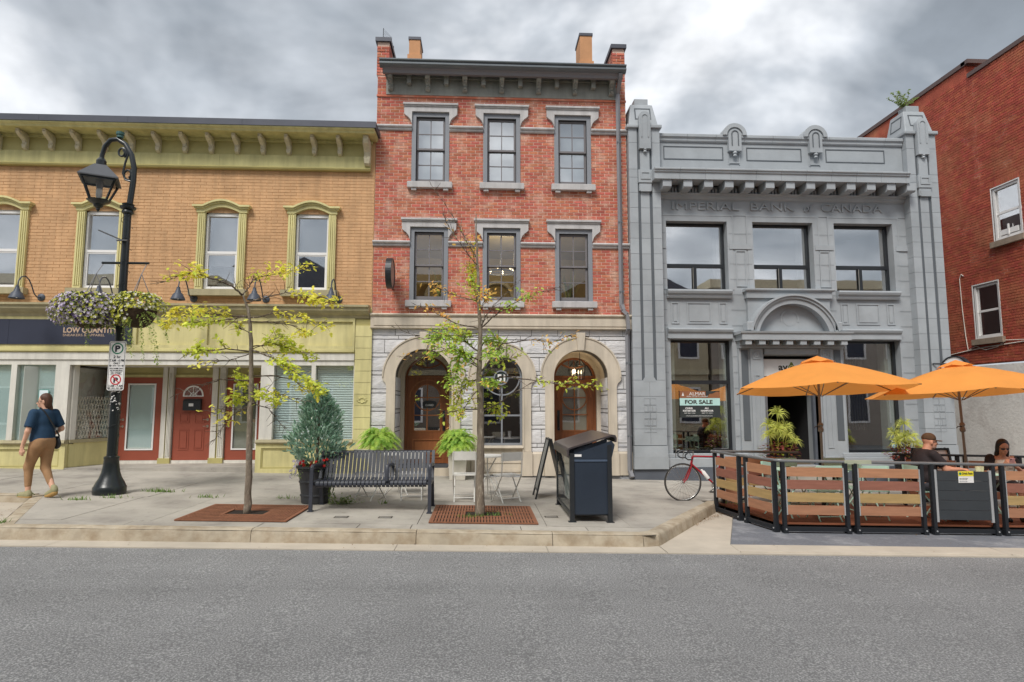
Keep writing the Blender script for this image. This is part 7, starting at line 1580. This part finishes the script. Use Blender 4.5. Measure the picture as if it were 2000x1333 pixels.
# hanging baskets
def basket(label, x, y, z, seed, n, rx, kinds, trail, bare):
    rnd = random.Random(seed); t = thing('hanging_basket', label, 'hanging basket', (x, y, z), group='baskets on the street lamp'); ztop = z + .12
    B().lathe([(.0, -.24), (.12, -.23), (.22, -.16), (.28, -.03), (.30, .06), (.29, .06), (.2, -.1), (0, -.15)], (x, y, z), 22).build('coir_liner', pm('coir liner', c(70, 56, 44), .95, .25, 30, .8, 50), t, smooth=True)
    hx = LX - .36 if x < LX else LX + .38
    for i in range(3): a = i * 2.094 + .4; B().tube([(hx, LY, 4.10), (hx * .75 + x * .25, y, 3.9), (x + .28 * math.cos(a), y + .28 * math.sin(a), z + .06)], .007, 5).build('chain', m_dsp, t)
    bs = {k: B() for k in ('leaf', 'dark', 'vine') + tuple(kinds)}
    for i in range(n):
        a = rnd.random() * 6.283; ph = rnd.uniform(-.75, 1.2); q = rnd.uniform(.55, 1.0) * rx; p = Vector((x + q * math.cos(a) * math.cos(ph * .8), y + q * .8 * math.sin(a) * math.cos(ph * .8), z + .06 + .31 * math.sin(ph) * (1.1 if ph < 0 else .95)))
        if bare and p.x > x + .02 and p.z < z + .04: continue
        o = (p - Vector((x, y, z))).normalized(); leaf(bs['leaf' if rnd.random() < .6 else 'dark'], p, o + Vector((rnd.gauss(0, .6), rnd.gauss(0, .6), rnd.gauss(0, .6))), Vector((0, 0, 1)), rnd.uniform(.035, .06), rnd, OV)
        if rnd.random() < .62: k = kinds[0] if (p.x < x - .12 and rnd.random() < .5) else rnd.choice(kinds); flower(bs[k], p + o * .03, o + Vector((0, -.4, .2)), rnd.uniform(.020, .033), rnd)
    for (tx, L_, sw) in trail:
        p = Vector((x + tx, y - .22, z + .02)); v = Vector((sw, -.05, -.3))
        for j in range(int(L_ / .022)):
            v = v + Vector((rnd.gauss(0, .03), rnd.gauss(0, .02), -.06)); p = p + v.normalized() * .022
            for _ in range(2): leaf(bs['vine'], p + Vector((rnd.gauss(0, .012), rnd.gauss(0, .012), 0)), Vector((rnd.gauss(0, 1), rnd.gauss(0, .7), -.5)), Vector((0, 0, 1)), rnd.uniform(.03, .05), rnd, OV)
    cols = {'leaf': foliage('basket leaves', c(176, 186, 98)), 'dark': foliage('basket dark leaves', c(104, 118, 76)), 'vine': foliage('basket vine', c(160, 178, 100)), 'lilac': pm('lilac petals', c(206, 192, 220), .6, .1, isl=.12, trans=.25), 'lemon': pm('lemon petals', c(214, 212, 92), .6, .1, isl=.12, trans=.25), 'white': pm('cream petals', c(226, 222, 214), .6, .1, isl=.1, trans=.25), 'plum': pm('plum petals', c(74, 56, 92), .6, .1, isl=.2)}
    for k, b in bs.items():
        if b.f: b.build({'leaf': 'foliage', 'dark': 'foliage', 'vine': 'trailing_vine'}.get(k, k + '_flowers'), cols[k], t, kind='stuff')
basket('hanging basket full of lilac and lemon petunias', LX - .44, LY - .14, 3.18, 51, 3800, .62, ('lilac', 'lemon', 'white', 'plum'), [(.05, .55, .1), (.0, .5, .12), (.1, .35, .1), (-.1, .25, 0), (.2, .3, .1)], False)
basket('hanging basket with bare brown liner and trailing vines', LX + .34, LY - .12, 3.20, 52, 1700, .46, ('lemon', 'lemon', 'white'), [(.1, .9, .25), (.2, 1.0, .5), (-.05, .8, .2), (.28, .7, .8), (.0, .6, .1), (-.2, .4, .0), (-.1, .5, .1), (.3, .5, .9), (.15, 1.0, .35)], True)
# weeds in the joints
rnd = random.Random(77); wd = B()
for px, py, n, w in ((312, 961, 130, .16), (148, 977, 45, .10), (405, 972, 40, .10), (560, 974, 20, .07), (217, 973, 30, .12), (42, 969, 25, .06), (5, 1022, 30, .05), (752, 984, 14, .05), (1255, 936, 40, .05), (1330, 938, 30, .25), (918, 1012, 60, .12), (970, 1008, 60, .14), (1435, 985, 25, .1), (667, 984, 26, .08)):
    dy = (py - 790) / F_PX
    q = unproj(px, py, 0); d = q - Vector((0, -CAM_D, CAM_H)); k = (0 - CAM_H) / (d.z + S * d.x); g0_ = Vector((0, -CAM_D, CAM_H)) + d * k
    for i in range(n):
        x, y = g0_.x + rnd.gauss(0, w), g0_.y + rnd.gauss(0, .04); a = rnd.random() * 6.283; h = rnd.uniform(.03, .085); o = Vector((math.cos(a), math.sin(a), 0)); p = Vector((x, y, gz(x))); s = Vector((-o.y, o.x, 0)) * .008; wd.add([p - s, p + s, p + o * h * .7 + Vector((0, 0, h))], [(0, 1, 2)])
tag(wd.build('weeds', foliage('weed green', c(120, 148, 76))), 'small green weeds growing in the sidewalk joints', 'weeds', kind='stuff')
pw = thing('parapet_weed', 'small green weed growing on the right bank pinnacle', 'plant', (10.8, .2, 9.22)); wd = B(); st = B()
for k in range(11):
    p = Vector((10.82 + rnd.gauss(0, .05), .15 + rnd.gauss(0, .05), 9.22)); v = Vector((rnd.gauss(-.1, .6), rnd.gauss(0, .4), 1)).normalized(); pts_ = [p.copy()]
    for j in range(9):
        v = (v + Vector((rnd.gauss(0, .12), rnd.gauss(0, .12), -.02))).normalized(); p = p + v * .05; pts_.append(p.copy())
        for _ in range(4): leaf(wd, p, Vector((rnd.gauss(0, 1), rnd.gauss(0, 1), .2)), Vector((0, 0, 1)), .055, rnd, OV)
    st.tube(pts_, .004, 4)
st.build('stem', m_twig, pw); wd.build('foliage', foliage('parapet weed green', c(140, 160, 90)), pw)
# litter of dead leaves in the bay corner and gutter
lt = B()
for i in range(170):
    k = rnd.random(); x = 3.2 + k * 1.15 + rnd.gauss(0, .06) + .12; y = -4.75 + k * 1.5 + rnd.gauss(0, .05); leaf(lt, Vector((x, y, gz(x) - .143 + rnd.random() * .01)), Vector((rnd.gauss(0, 1), rnd.gauss(0, 1), .1)), Vector((0, 0, 1)), rnd.uniform(.015, .04), rnd, OV)
for i in range(120):
    x = rnd.uniform(-8.5, -6.9); y = rnd.uniform(-5.2, -4.0); leaf(lt, Vector((x, y, gz(x) - .108)), Vector((rnd.gauss(0, 1), rnd.gauss(0, 1), .1)), Vector((0, 0, 1)), rnd.uniform(.02, .05), rnd, OV)
for i in range(60):
    x = rnd.uniform(-5, 12); y = rnd.uniform(-6.6, -6.28) if x < 2 else rnd.uniform(-6.6, -5.3); leaf(lt, Vector((x, y, gz(x) - .142)), Vector((rnd.gauss(0, 1), rnd.gauss(0, 1), .1)), Vector((0, 0, 1)), rnd.uniform(.012, .03), rnd, OV)
tag(lt.build('leaf_litter', pm('dry brown leaf', c(132, 104, 72), .9, .2, isl=.3)), 'dry brown leaves lying in the gutter and bay corners', 'litter', kind='stuff')

# ------------------------------------------------------------------ people (one continuous skin surface each; clothes and hair are children)
def sdf_mesh(name, prims, mat, parent, h=.009, k=.02, cuts=(), smooth=True):
    """surface of a smooth union of tapered capsules ('c',a,b,ra,rb) and ellipsoids ('e',centre,radii[,rotation]); cuts are half-spaces (point, normal) removed"""
    lo = np.array([1e9] * 3); hi = -lo
    for p in prims:
        if p[0] in 'ck': pts = [np.array(p[1]) - p[3], np.array(p[1]) + p[3], np.array(p[2]) - p[4], np.array(p[2]) + p[4]]
        else: m_ = max(p[2]); pts = [np.array(p[1]) - m_, np.array(p[1]) + m_]
        for q in pts: lo = np.minimum(lo, q); hi = np.maximum(hi, q)
    lo -= 4 * h; hi += 4 * h; n = np.ceil((hi - lo) / h).astype(int) + 1
    ax = [lo[i] + h * np.arange(n[i]) for i in range(3)]
    D = np.full(n, 1.0)
    for p in prims:
        if p[0] in 'ck': a, b_, ra, rb = np.array(p[1], float), np.array(p[2], float), p[3], p[4]; blo = np.minimum(a - ra, b_ - rb); bhi = np.maximum(a + ra, b_ + rb)
        else: cc, rr_ = np.array(p[1], float), np.array(p[2], float); m_ = rr_.max(); blo = cc - m_; bhi = cc + m_
        mg = .06; i0 = np.clip(((blo - mg - lo) / h).astype(int), 0, n); i1 = np.clip(((bhi + mg - lo) / h).astype(int) + 2, 0, n)
        sl = tuple(slice(i0[i], i1[i]) for i in range(3))
        X, Y, Z = np.meshgrid(*[ax[i][sl[i]] for i in range(3)], indexing='ij')
        if p[0] in 'ck':
            d = b_ - a; L2 = max(1e-9, (d * d).sum()); t = np.clip(((X - a[0]) * d[0] + (Y - a[1]) * d[1] + (Z - a[2]) * d[2]) / L2, 0, 1)
            v = np.sqrt((X - a[0] - t * d[0]) ** 2 + (Y - a[1] - t * d[1]) ** 2 + (Z - a[2] - t * d[2]) ** 2) - (ra + (rb - ra) * t)
            if p[0] == 'k': dl = math.sqrt(L2); v = np.maximum(v, ((X - b_[0]) * d[0] + (Y - b_[1]) * d[1] + (Z - b_[2]) * d[2]) / dl)
        else:
            q = np.stack([X - cc[0], Y - cc[1], Z - cc[2]], -1)
            if len(p) > 3: q = q @ np.array(p[3])
            s = q / rr_; k0 = np.sqrt((s * s).sum(-1)) + 1e-9; k1 = np.sqrt(((s / rr_) ** 2).sum(-1)) + 1e-9; v = k0 * (k0 - 1) / k1
        D[sl] = smin(D[sl], v, p[4] if (p[0] == 'e' and len(p) > 4) else k)
    for pt, nr in cuts:
        nr = np.array(nr, float) / np.linalg.norm(nr); X, Y, Z = np.meshgrid(*ax, indexing='ij'); D = np.maximum(D, (X - pt[0]) * nr[0] + (Y - pt[1]) * nr[1] + (Z - pt[2]) * nr[2])
    ins = D < 0
    cs = [(i, j, k_) for i in (0, 1) for j in (0, 1) for k_ in (0, 1)]
    N0, N1, N2 = (n - 1)
    cnt = sum(ins[i:N0 + i, j:N1 + j, l:N2 + l].astype(int) for i, j, l in cs); act = (cnt > 0) & (cnt < 8)
    idx = -np.ones(act.shape, int); cells = np.argwhere(act); idx[act] = np.arange(len(cells))
    acc = np.zeros((len(cells), 3)); w = np.zeros(len(cells))
    ed = [(a, b_) for a in range(8) for b_ in range(a + 1, 8) if sum(abs(cs[a][m_] - cs[b_][m_]) for m_ in range(3)) == 1]
    V = np.stack([D[cells[:, 0] + i, cells[:, 1] + j, cells[:, 2] + l] for i, j, l in cs], 1)
    for a, b_ in ed:
        m_ = (V[:, a] < 0) != (V[:, b_] < 0); t = V[m_, a] / (V[m_, a] - V[m_, b_]); ca, cb = np.array(cs[a]), np.array(cs[b_]); acc[m_] += ca + t[:, None] * (cb - ca); w[m_] += 1
    verts = lo + h * (cells + acc / w[:, None]); faces = []
    for axis in range(3):
        o = [0, 1, 2]; o.remove(axis); s0 = [slice(0, -1)] * 3; s1 = [slice(0, -1)] * 3; s0[axis] = slice(0, n[axis] - 1); s1[axis] = slice(1, n[axis])
        for m_ in o: s0[m_] = slice(1, n[m_] - 1); s1[m_] = slice(1, n[m_] - 1)
        A = ins[tuple(s0)]; Bq = ins[tuple(s1)]; e = np.argwhere(A != Bq); f_ = A[A != Bq]
        c_ = e.copy(); c_[:, o[0]] += 1; c_[:, o[1]] += 1
        def at(d0, d1): q = c_.copy(); q[:, o[0]] -= d0; q[:, o[1]] -= d1; return idx[q[:, 0], q[:, 1], q[:, 2]]
        q = np.stack([at(1, 1), at(0, 1), at(0, 0), at(1, 0)], 1); flip = f_ if axis != 1 else ~f_
        q[~flip] = q[~flip][:, ::-1]; faces.append(q)
    F_ = np.concatenate(faces); F_ = F_[(F_ >= 0).all(1)]
    me = bpy.data.meshes.new(name); me.from_pydata(verts.tolist(), [], F_.tolist()); me.materials.append(mat)
    me.polygons.foreach_set('use_smooth', [True] * len(me.polygons)); me.update()
    o = link(name, me, parent)
    return o
def hand(wr, dirn, palm, spread, curl, sc=1.0, thumb=1):
    """palm, four fingers and a thumb as capsules; dirn = along the hand, palm = palm normal"""
    dirn = Vector(dirn).normalized(); palm = Vector(palm); palm = (palm - dirn * palm.dot(dirn)).normalized(); side = dirn.cross(palm); wr = Vector(wr); pr = []
    pc = wr + dirn * .05 * sc
    for s in (-.026, -.009, .009, .026): pr.append(('c', tuple(wr + side * s * .6 * sc), tuple(wr + dirn * .085 * sc + side * s * sc), .015 * sc, .0125 * sc))
    for s, L_ in ((-.030, .060), (-.010, .076), (.010, .072), (.030, .062)):
        a = wr + dirn * .085 * sc + side * s * sc; a1 = a + (dirn * math.cos(curl) + palm * math.sin(curl)) * L_ * .5 * sc; a2 = a1 + (dirn * math.cos(curl * 2) + palm * math.sin(curl * 2)) * L_ * .5 * sc
        pr += [('c', tuple(a), tuple(a1), .0098 * sc, .009 * sc), ('c', tuple(a1), tuple(a2), .009 * sc, .0075 * sc)]
    t0 = wr + dirn * .03 * sc + side * thumb * .026 * sc; t1 = t0 + (dirn * .7 + side * thumb * .6 + palm * .25) * .045 * sc; t2 = t1 + (dirn * .95 + palm * .3) * .034 * sc
    pr += [('c', tuple(t0), tuple(t1), .0135 * sc, .0105 * sc), ('c', tuple(t1), tuple(t2), .0105 * sc, .0085 * sc)]
    return pr
def head_prims(c0, f, sc=1.0):
    """head centred at c0 looking along f"""
    f = Vector(f).normalized(); r = f.cross(Vector((0, 0, 1))).normalized(); u = r.cross(f); c0 = Vector(c0)
    def at(a, b_, d): return tuple(c0 + r * a * sc + f * b_ * sc + u * d * sc)
    Rm = [[r.x, f.x, u.x], [r.y, f.y, u.y], [r.z, f.z, u.z]]
    return [('e', at(0, -.01, .03), (.073 * sc, .092 * sc, .092 * sc), Rm), ('e', at(0, .02, -.045), (.056 * sc, .066 * sc, .075 * sc), Rm), ('e', at(0, .052, -.085), (.026 * sc, .026 * sc, .022 * sc), Rm), ('c', at(0, .085, .008), at(0, .103, -.028), .009 * sc, .015 * sc), ('e', at(.075, -.005, -.01), (.011 * sc, .02 * sc, .032 * sc), Rm), ('e', at(-.075, -.005, -.01), (.011 * sc, .02 * sc, .032 * sc), Rm),
            ('e', at(0, .083, -.058), (.024 * sc, .010 * sc, .006 * sc), Rm), ('e', at(0, .080, -.070), (.020 * sc, .010 * sc, .007 * sc), Rm), ('e', at(.032, .065, -.02), (.024 * sc, .02 * sc, .022 * sc), Rm), ('e', at(-.032, .065, -.02), (.024 * sc, .02 * sc, .022 * sc), Rm)], at, Rm
def sunglasses(parent, at, sc=1.0):
    b = B()
    for s in (-1, 1): b.add([at(s * a, y, z) for a, y, z in ((.008, .098, .016), (.034, .096, .020), (.058, .078, .014), (.056, .076, -.012), (.034, .092, -.018), (.012, .097, -.008))], [(0, 1, 2, 3, 4, 5)]); b.tube([at(s * .058, .078, .01), at(s * .076, .0, .006)], .0035, 4)
    b.tube([at(-.012, .099, .012), at(.012, .099, .012)], .004, 4); b.build('sunglasses', m_black, parent)
m_skin = pm('skin', c(216, 168, 142), .55, .06, 6, spec=.35); m_skin2 = pm('tanned skin', c(204, 146, 120), .55, .06, 6, spec=.35)
m_teal = pm('navy teal cotton', c(34, 62, 88), .85, .12, 9, .15, 30); m_khaki = pm('khaki twill', c(160, 124, 90), .85, .10, 9, .2, 25); m_hairb = pm('brown hair', c(84, 54, 40), .5, .25, 30, .5, 60, stretch=(1, 1, .2)); m_hairk = pm('near-black hair', c(40, 32, 32), .45, .25, 30, .4, 60, stretch=(1, 1, .2))
m_tblk = pm('black cotton', c(44, 36, 38), .85, .12, 9); m_wtop = pm('cream knit', c(226, 218, 204), .85, .06, 20, .2, 80); m_gum = pm('gum sole', c(176, 140, 84), .7, .1); m_shoe = pm('olive suede', c(150, 146, 112), .8, .1, 12)
# --- woman walking away to the left
wg = gz(-7.13)
wm = thing('person', 'person in navy T-shirt and khaki trousers walking past the olive shopfront', 'person', (-7.10, -3.95, wg), local=True, rotz=R(64))
wm.scale = (.9, .92, 1.0)
hp, at, Rm = head_prims((0.0, .02, 1.535), (-.75, .66, -.06), 1.02)
armL = [('c', (-.185, -.01, 1.335), (-.265, -.03, 1.06), .05, .042), ('c', (-.265, -.03, 1.06), (-.285, .05, .83), .041, .028)] + hand((-.285, .05, .82), (-.05, .2, -1), (1, .1, 0), 0, .35, 1.0, 1)
armR = [('c', (.185, -.01, 1.335), (.285, -.05, 1.09), .05, .042), ('c', (.285, -.05, 1.09), (.25, .15, .98), .041, .028)] + hand((.25, .16, .975), (-.1, 1, -.1), (-1, 0, 0), 0, .5, 1.0, -1)
torso = [('e', (0, 0, 1.22), (.155, .12, .20)), ('e', (0, -.005, 1.03), (.165, .135, .16)), ('e', (0, -.01, .92), (.18, .15, .14)), ('e', (0, .0, 1.335), (.19, .075, .06))]
legs = [('c', (-.09, -.01, .86), (-.10, .15, .49), .10, .064), ('c', (-.10, .15, .49), (-.10, .12, .10), .062, .04), ('c', (.09, -.01, .86), (.09, .0, .47), .10, .064), ('c', (.09, .0, .47), (.09, -.25, .15), .062, .04)]
feet = [('c', (-.10, .10, .06), (-.11, .29, .035), .042, .035), ('c', (.09, -.29, .12), (.09, -.12, .04), .042, .035)]
sdf_mesh('body', hp + [('c', (0, -.01, 1.36), (0, .0, 1.46), .055, .05)] + torso + armL + armR + legs + feet, m_skin, wm)
hr = [('e', at(0, -.022, .045), (.084, .095, .092), Rm), ('e', at(0, -.06, -.02), (.075, .055, .09), Rm), ('e', at(.02, -.065, -.10), (.055, .035, .06), Rm), ('e', at(.03, -.09, -.12), (.03, .03, .05), Rm), ('e', at(.06, -.03, -.03), (.03, .05, .08), Rm), ('e', at(-.058, -.045, -.02), (.03, .04, .09), Rm)]
sdf_mesh('hair', hr, m_hairb, wm, .008, .03)
sunglasses(wm, at)
sh = [('e', (0, 0, 1.22), (.170, .134, .215)), ('e', (0, -.005, 1.03), (.184, .152, .18)), ('e', (0, -.01, .93), (.198, .166, .16)), ('e', (0, .0, 1.335), (.225, .095, .075)), ('k', (-.175, -.008, 1.34), (-.252, -.03, 1.12), .078, .074), ('k', (.175, -.008, 1.34), (.268, -.045, 1.13), .078, .074)]
sdf_mesh('t_shirt', sh, m_teal, wm, .010, .035, cuts=[((0, 0, .885), (.12, 0, -1)), ((0, 0, 1.415), (0, 0, 1))])
pt = [('e', (0, -.02, .91), (.19, .162, .13)), ('e', (-.078, -.065, .86), (.10, .105, .12)), ('e', (.078, -.065, .86), (.10, .105, .12)), ('c', (-.09, .0, .82), (-.10, .15, .49), .112, .074), ('c', (-.10, .15, .49), (-.10, .13, .20), .074, .052), ('c', (.09, -.01, .82), (.09, .0, .47), .112, .074), ('c', (.09, .0, .47), (.09, -.17, .24), .074, .052)]
sdf_mesh('trousers', pt, m_khaki, wm, .010, .03, cuts=[((0, 0, .985), (.1, 0, 1)), ((0, -.02, .18), (0, -.12, -1))])
for nm, a, b_, lift in (('shoe', (-.10, .085, .05), (-.11, .30, .04), 0), ('shoe', (.09, -.305, .12), (.09, -.11, .045), 0)):
    s_ = sdf_mesh(nm, [('c', a, b_, .052, .043), ('c', (a[0], a[1] + .02, a[2] + .04), (a[0], a[1] + .05, a[2] + .05), .045, .04)], m_shoe, wm, .009, .03)
    so = sdf_mesh('sole', [('c', (a[0], a[1] - .005, a[2] - .04), (b_[0], b_[1] + .005, b_[2] - .03), .047, .042)], m_gum, s_, .009, .02, cuts=[((a[0], a[1], a[2] - .022), (0, (b_[2] - a[2]) * -4, 1)), ((a[0], 0, .002), (0, 0, -1))])
bag = sdf_mesh('shoulder_bag', [('e', (.215, -.05, .87), (.045, .09, .10)), ('e', (.22, -.05, .83), (.045, .095, .07))], m_black, wm, .010, .03)
B().tube([(-.085, -.03, 1.43), (-.06, -.10, 1.38), (.02, -.145, 1.24), (.12, -.165, 1.08), (.20, -.13, .98), (.235, -.08, .93)], .014, 6).tube([(-.085, -.03, 1.43), (-.05, .08, 1.36), (.1, .15, 1.15), (.22, .08, .93)], .014, 6).build('strap', m_black, bag); B().box(.10, .135, -.19, -.17, 1.07, 1.11).build('buckle', m_chrome, bag)
# --- man with a cap, seated, facing right
dz_ = DZ + .14
mn = thing('person', 'person in black T-shirt and brown cap seated at the patio table', 'person', (7.15, -4.68, gz(7.15) + dz_), local=True, rotz=R(-90))
hp, at, Rm = head_prims((.0, .12, 1.22), (.22, 1, -.05), 1.06)
armR = [('c', (.20, .03, 1.03), (.27, .16, .80), .055, .047), ('c', (.27, .16, .80), (.22, .42, .80), .046, .032)] + hand((.22, .43, .80), (-.1, 1, -.05), (0, 0, -1), 0, .4, 1.08, -1)
armL = [('c', (-.20, .03, 1.03), (-.28, .18, .82), .055, .047), ('c', (-.28, .18, .82), (-.16, .44, .80), .046, .032)] + hand((-.16, .45, .80), (.2, 1, -.05), (0, 0, -1), 0, .4, 1.08, 1)
torso = [('e', (0, .0, .86), (.20, .145, .22)), ('e', (0, .01, .66), (.205, .18, .17)), ('e', (0, .0, .55), (.21, .17, .12)), ('e', (0, .035, 1.03), (.21, .085, .07))]
legs = [('c', (-.10, .0, .54), (-.15, .42, .52), .10, .075), ('c', (-.15, .42, .52), (-.15, .40, .10), .066, .045), ('c', (.10, .0, .54), (.15, .42, .52), .10, .075), ('c', (.15, .42, .52), (.15, .36, .10), .066, .045)]
feet = [('c', (-.15, .36, .05), (-.16, .56, .035), .045, .038), ('c', (.15, .32, .05), (.16, .52, .035), .045, .038)]
sdf_mesh('body', hp + [('c', (0, .04, 1.05), (0, .09, 1.16), .066, .062)] + torso + armL + armR + legs + feet, m_skin2, mn, .010)
sunglasses(mn, at)
sdf_mesh('t_shirt', [('e', (0, .0, .86), (.213, .158, .235)), ('e', (0, .015, .66), (.218, .195, .19)), ('e', (0, .035, 1.03), (.224, .10, .08)), ('k', (-.18, .03, 1.03), (-.262, .145, .87), .074, .074), ('k', (.18, .03, 1.03), (.257, .135, .87), .074, .074)], m_tblk, mn, .011, .035, cuts=[((0, 0, .52), (0, 0, -1)), ((0, .05, 1.105), (0, .3, 1))])
sdf_mesh('shorts', [('e', (0, .0, .53), (.22, .18, .12)), ('c', (-.10, .0, .54), (-.15, .42, .52), .115, .095), ('c', (.10, .0, .54), (.15, .42, .52), .115, .095)], pm('charcoal shorts', c(58, 58, 64), .85, .1), mn, .012, .03, cuts=[((0, .40, .5), (0, 1, 0))])
for s, y in ((-.155, .36), (.155, .32)): sdf_mesh('shoe', [('c', (s, y - .01, .05), (s, y + .21, .042), .055, .045)], m_black, mn, .011, .03, cuts=[((0, 0, .003), (0, 0, -1))])
cap = sdf_mesh('cap', [('e', at(0, -.012, .055), (.086, .105, .088), Rm)], pm('brown cap cloth', c(86, 62, 42), .85, .15, 12), mn, .008, .02, cuts=[(at(0, 0, .028), tuple(Vector(at(0, 0, 0)) - Vector(at(0, .12, 1))))])
b = B(); vs = []
for i in range(9): a_ = R(-70 + 140 * i / 8); vs += [at(.080 * math.sin(a_), .02 + .075 * math.cos(a_), .034), at(.085 * math.sin(a_), .06 + .115 * math.cos(a_), .028 - .01 * abs(math.sin(a_)))]
b.add(vs, [(2 * i, 2 * i + 2, 2 * i + 3, 2 * i + 1) for i in range(8)]); vb = b.build('cap_brim', MATS['brown cap cloth'], cap, smooth=True); md = vb.modifiers.new('solid', 'SOLIDIFY'); md.thickness = .006
sdf_mesh('beard', [('e', at(0, .062, -.082), (.036, .03, .022), Rm), ('e', at(.035, .03, -.075), (.022, .035, .03), Rm), ('e', at(-.035, .03, -.075), (.022, .035, .03), Rm)], pm('grey stubble', c(150, 120, 106), .8, .1), mn, .007, .02)
# --- woman with a phone, seated, facing the street
w2 = thing('person', 'person in cream top with sunglasses looking at a pink phone on the patio', 'person', (8.66, -4.45, gz(8.66) + dz_), local=True, rotz=R(158))
hp, at, Rm = head_prims((.0, .10, 1.15), (-.05, 1, -.28), 1.0)
armR = [('c', (.155, .01, .97), (.25, .10, .74), .042, .037), ('c', (.25, .10, .74), (.085, .31, .865), .036, .026)] + hand((.08, .315, .87), (-.5, .35, .8), (-.6, -.5, 0), 0, .75, .95, -1)
armL = [('c', (-.155, .01, .97), (-.25, .10, .74), .042, .037), ('c', (-.25, .10, .74), (-.09, .31, .855), .036, .026)] + hand((-.085, .315, .86), (.5, .35, .8), (.6, -.5, 0), 0, .75, .95, 1)
torso = [('e', (0, .0, .83), (.15, .105, .19)), ('e', (0, .0, .64), (.155, .125, .15)), ('e', (0, -.01, .54), (.18, .15, .11)), ('e', (0, .015, .965), (.16, .062, .05)), ('e', (.06, .085, .86), (.06, .05, .06)), ('e', (-.06, .085, .86), (.06, .05, .06))]
legs = [('c', (-.09, .0, .53), (-.11, .40, .51), .085, .062), ('c', (-.11, .40, .51), (-.11, .36, .09), .056, .036), ('c', (.09, .0, .53), (.11, .40, .51), .085, .062), ('c', (.11, .40, .51), (.11, .34, .09), .056, .036)]
sdf_mesh('body', hp + [('c', (0, .02, .97), (0, .075, 1.08), .048, .045)] + torso + armL + armR + legs + [('c', (-.11, .33, .045), (-.115, .50, .03), .036, .03), ('c', (.11, .31, .045), (.115, .48, .03), .036, .03)], m_skin2, w2, .009)
hr = [('e', at(0, -.025, .05), (.086, .093, .09), Rm), ('e', at(0, -.07, -.03), (.08, .05, .10), Rm), ('e', at(.068, -.02, -.02), (.026, .045, .09), Rm), ('e', at(-.068, -.02, -.02), (.026, .045, .09), Rm), ('e', at(-.075, -.03, -.12), (.028, .04, .07), Rm), ('e', at(.07, -.05, -.13), (.025, .035, .06), Rm), ('e', at(0, -.085, -.12), (.06, .04, .08), Rm)]
sdf_mesh('hair', hr, m_hairk, w2, .008, .025); sunglasses(w2, at)
sdf_mesh('sleeveless_top', [('e', (0, .0, .82), (.158, .115, .19)), ('e', (0, .0, .64), (.165, .137, .16)), ('e', (.06, .088, .86), (.068, .056, .066)), ('e', (-.06, .088, .86), (.068, .056, .066)), ('c', (.095, .04, .90), (.105, .0, 1.0), .03, .02), ('c', (-.095, .04, .90), (-.105, .0, 1.0), .03, .02)], m_wtop, w2, .010, .025, cuts=[((0, 0, .52), (0, 0, -1))])
sdf_mesh('skirt', [('e', (0, -.01, .54), (.19, .16, .11)), ('c', (-.09, .0, .53), (-.11, .38, .51), .10, .08), ('c', (.09, .0, .53), (.11, .38, .51), .10, .08)], m_tblk, w2, .012, .05, cuts=[((0, .36, .5), (0, 1, 0))])
sdf_mesh('jacket', [('e', (.15, -.02, .92), (.07, .09, .11)), ('k', (.16, .01, .96), (.245, .095, .75), .062, .062), ('k', (-.16, .0, .96), (-.25, .08, .80), .055, .058), ('e', (.16, -.10, .70), (.12, .08, .2)), ('e', (-.08, -.13, .72), (.14, .05, .2))], m_tblk, w2, .011, .04)
for s in (-.112, .112): sdf_mesh('shoe', [('c', (s, .31 if s > 0 else .33, .04), (s * 1.03, .50, .033), .044, .036)], m_black, w2, .011, .03, cuts=[((0, 0, .003), (0, 0, -1))])
ph = thing('mobile_phone', 'pink mobile phone held by the seated woman', 'phone', (8.53, -4.80, gz(8.6) + dz_ + .93), rotz=R(158))
B().box(-.037, .037, -.004, .005, -.075, .075).xf(Matrix.Rotation(R(-25), 4, 'X')).build('phone_case', pm('pink phone case', c(222, 168, 168), .4), ph, bevel=.006); B().lathe([(0, 0), (.008, 0), (.008, .003), (0, .003)], (0, 0, 0), 10).xf(Matrix.Rotation(R(-25), 4, 'X') @ Matrix.Translation((.02, .0085, .055)) @ Matrix.Rotation(R(90), 4, 'X')).build('phone_camera', m_black, ph)
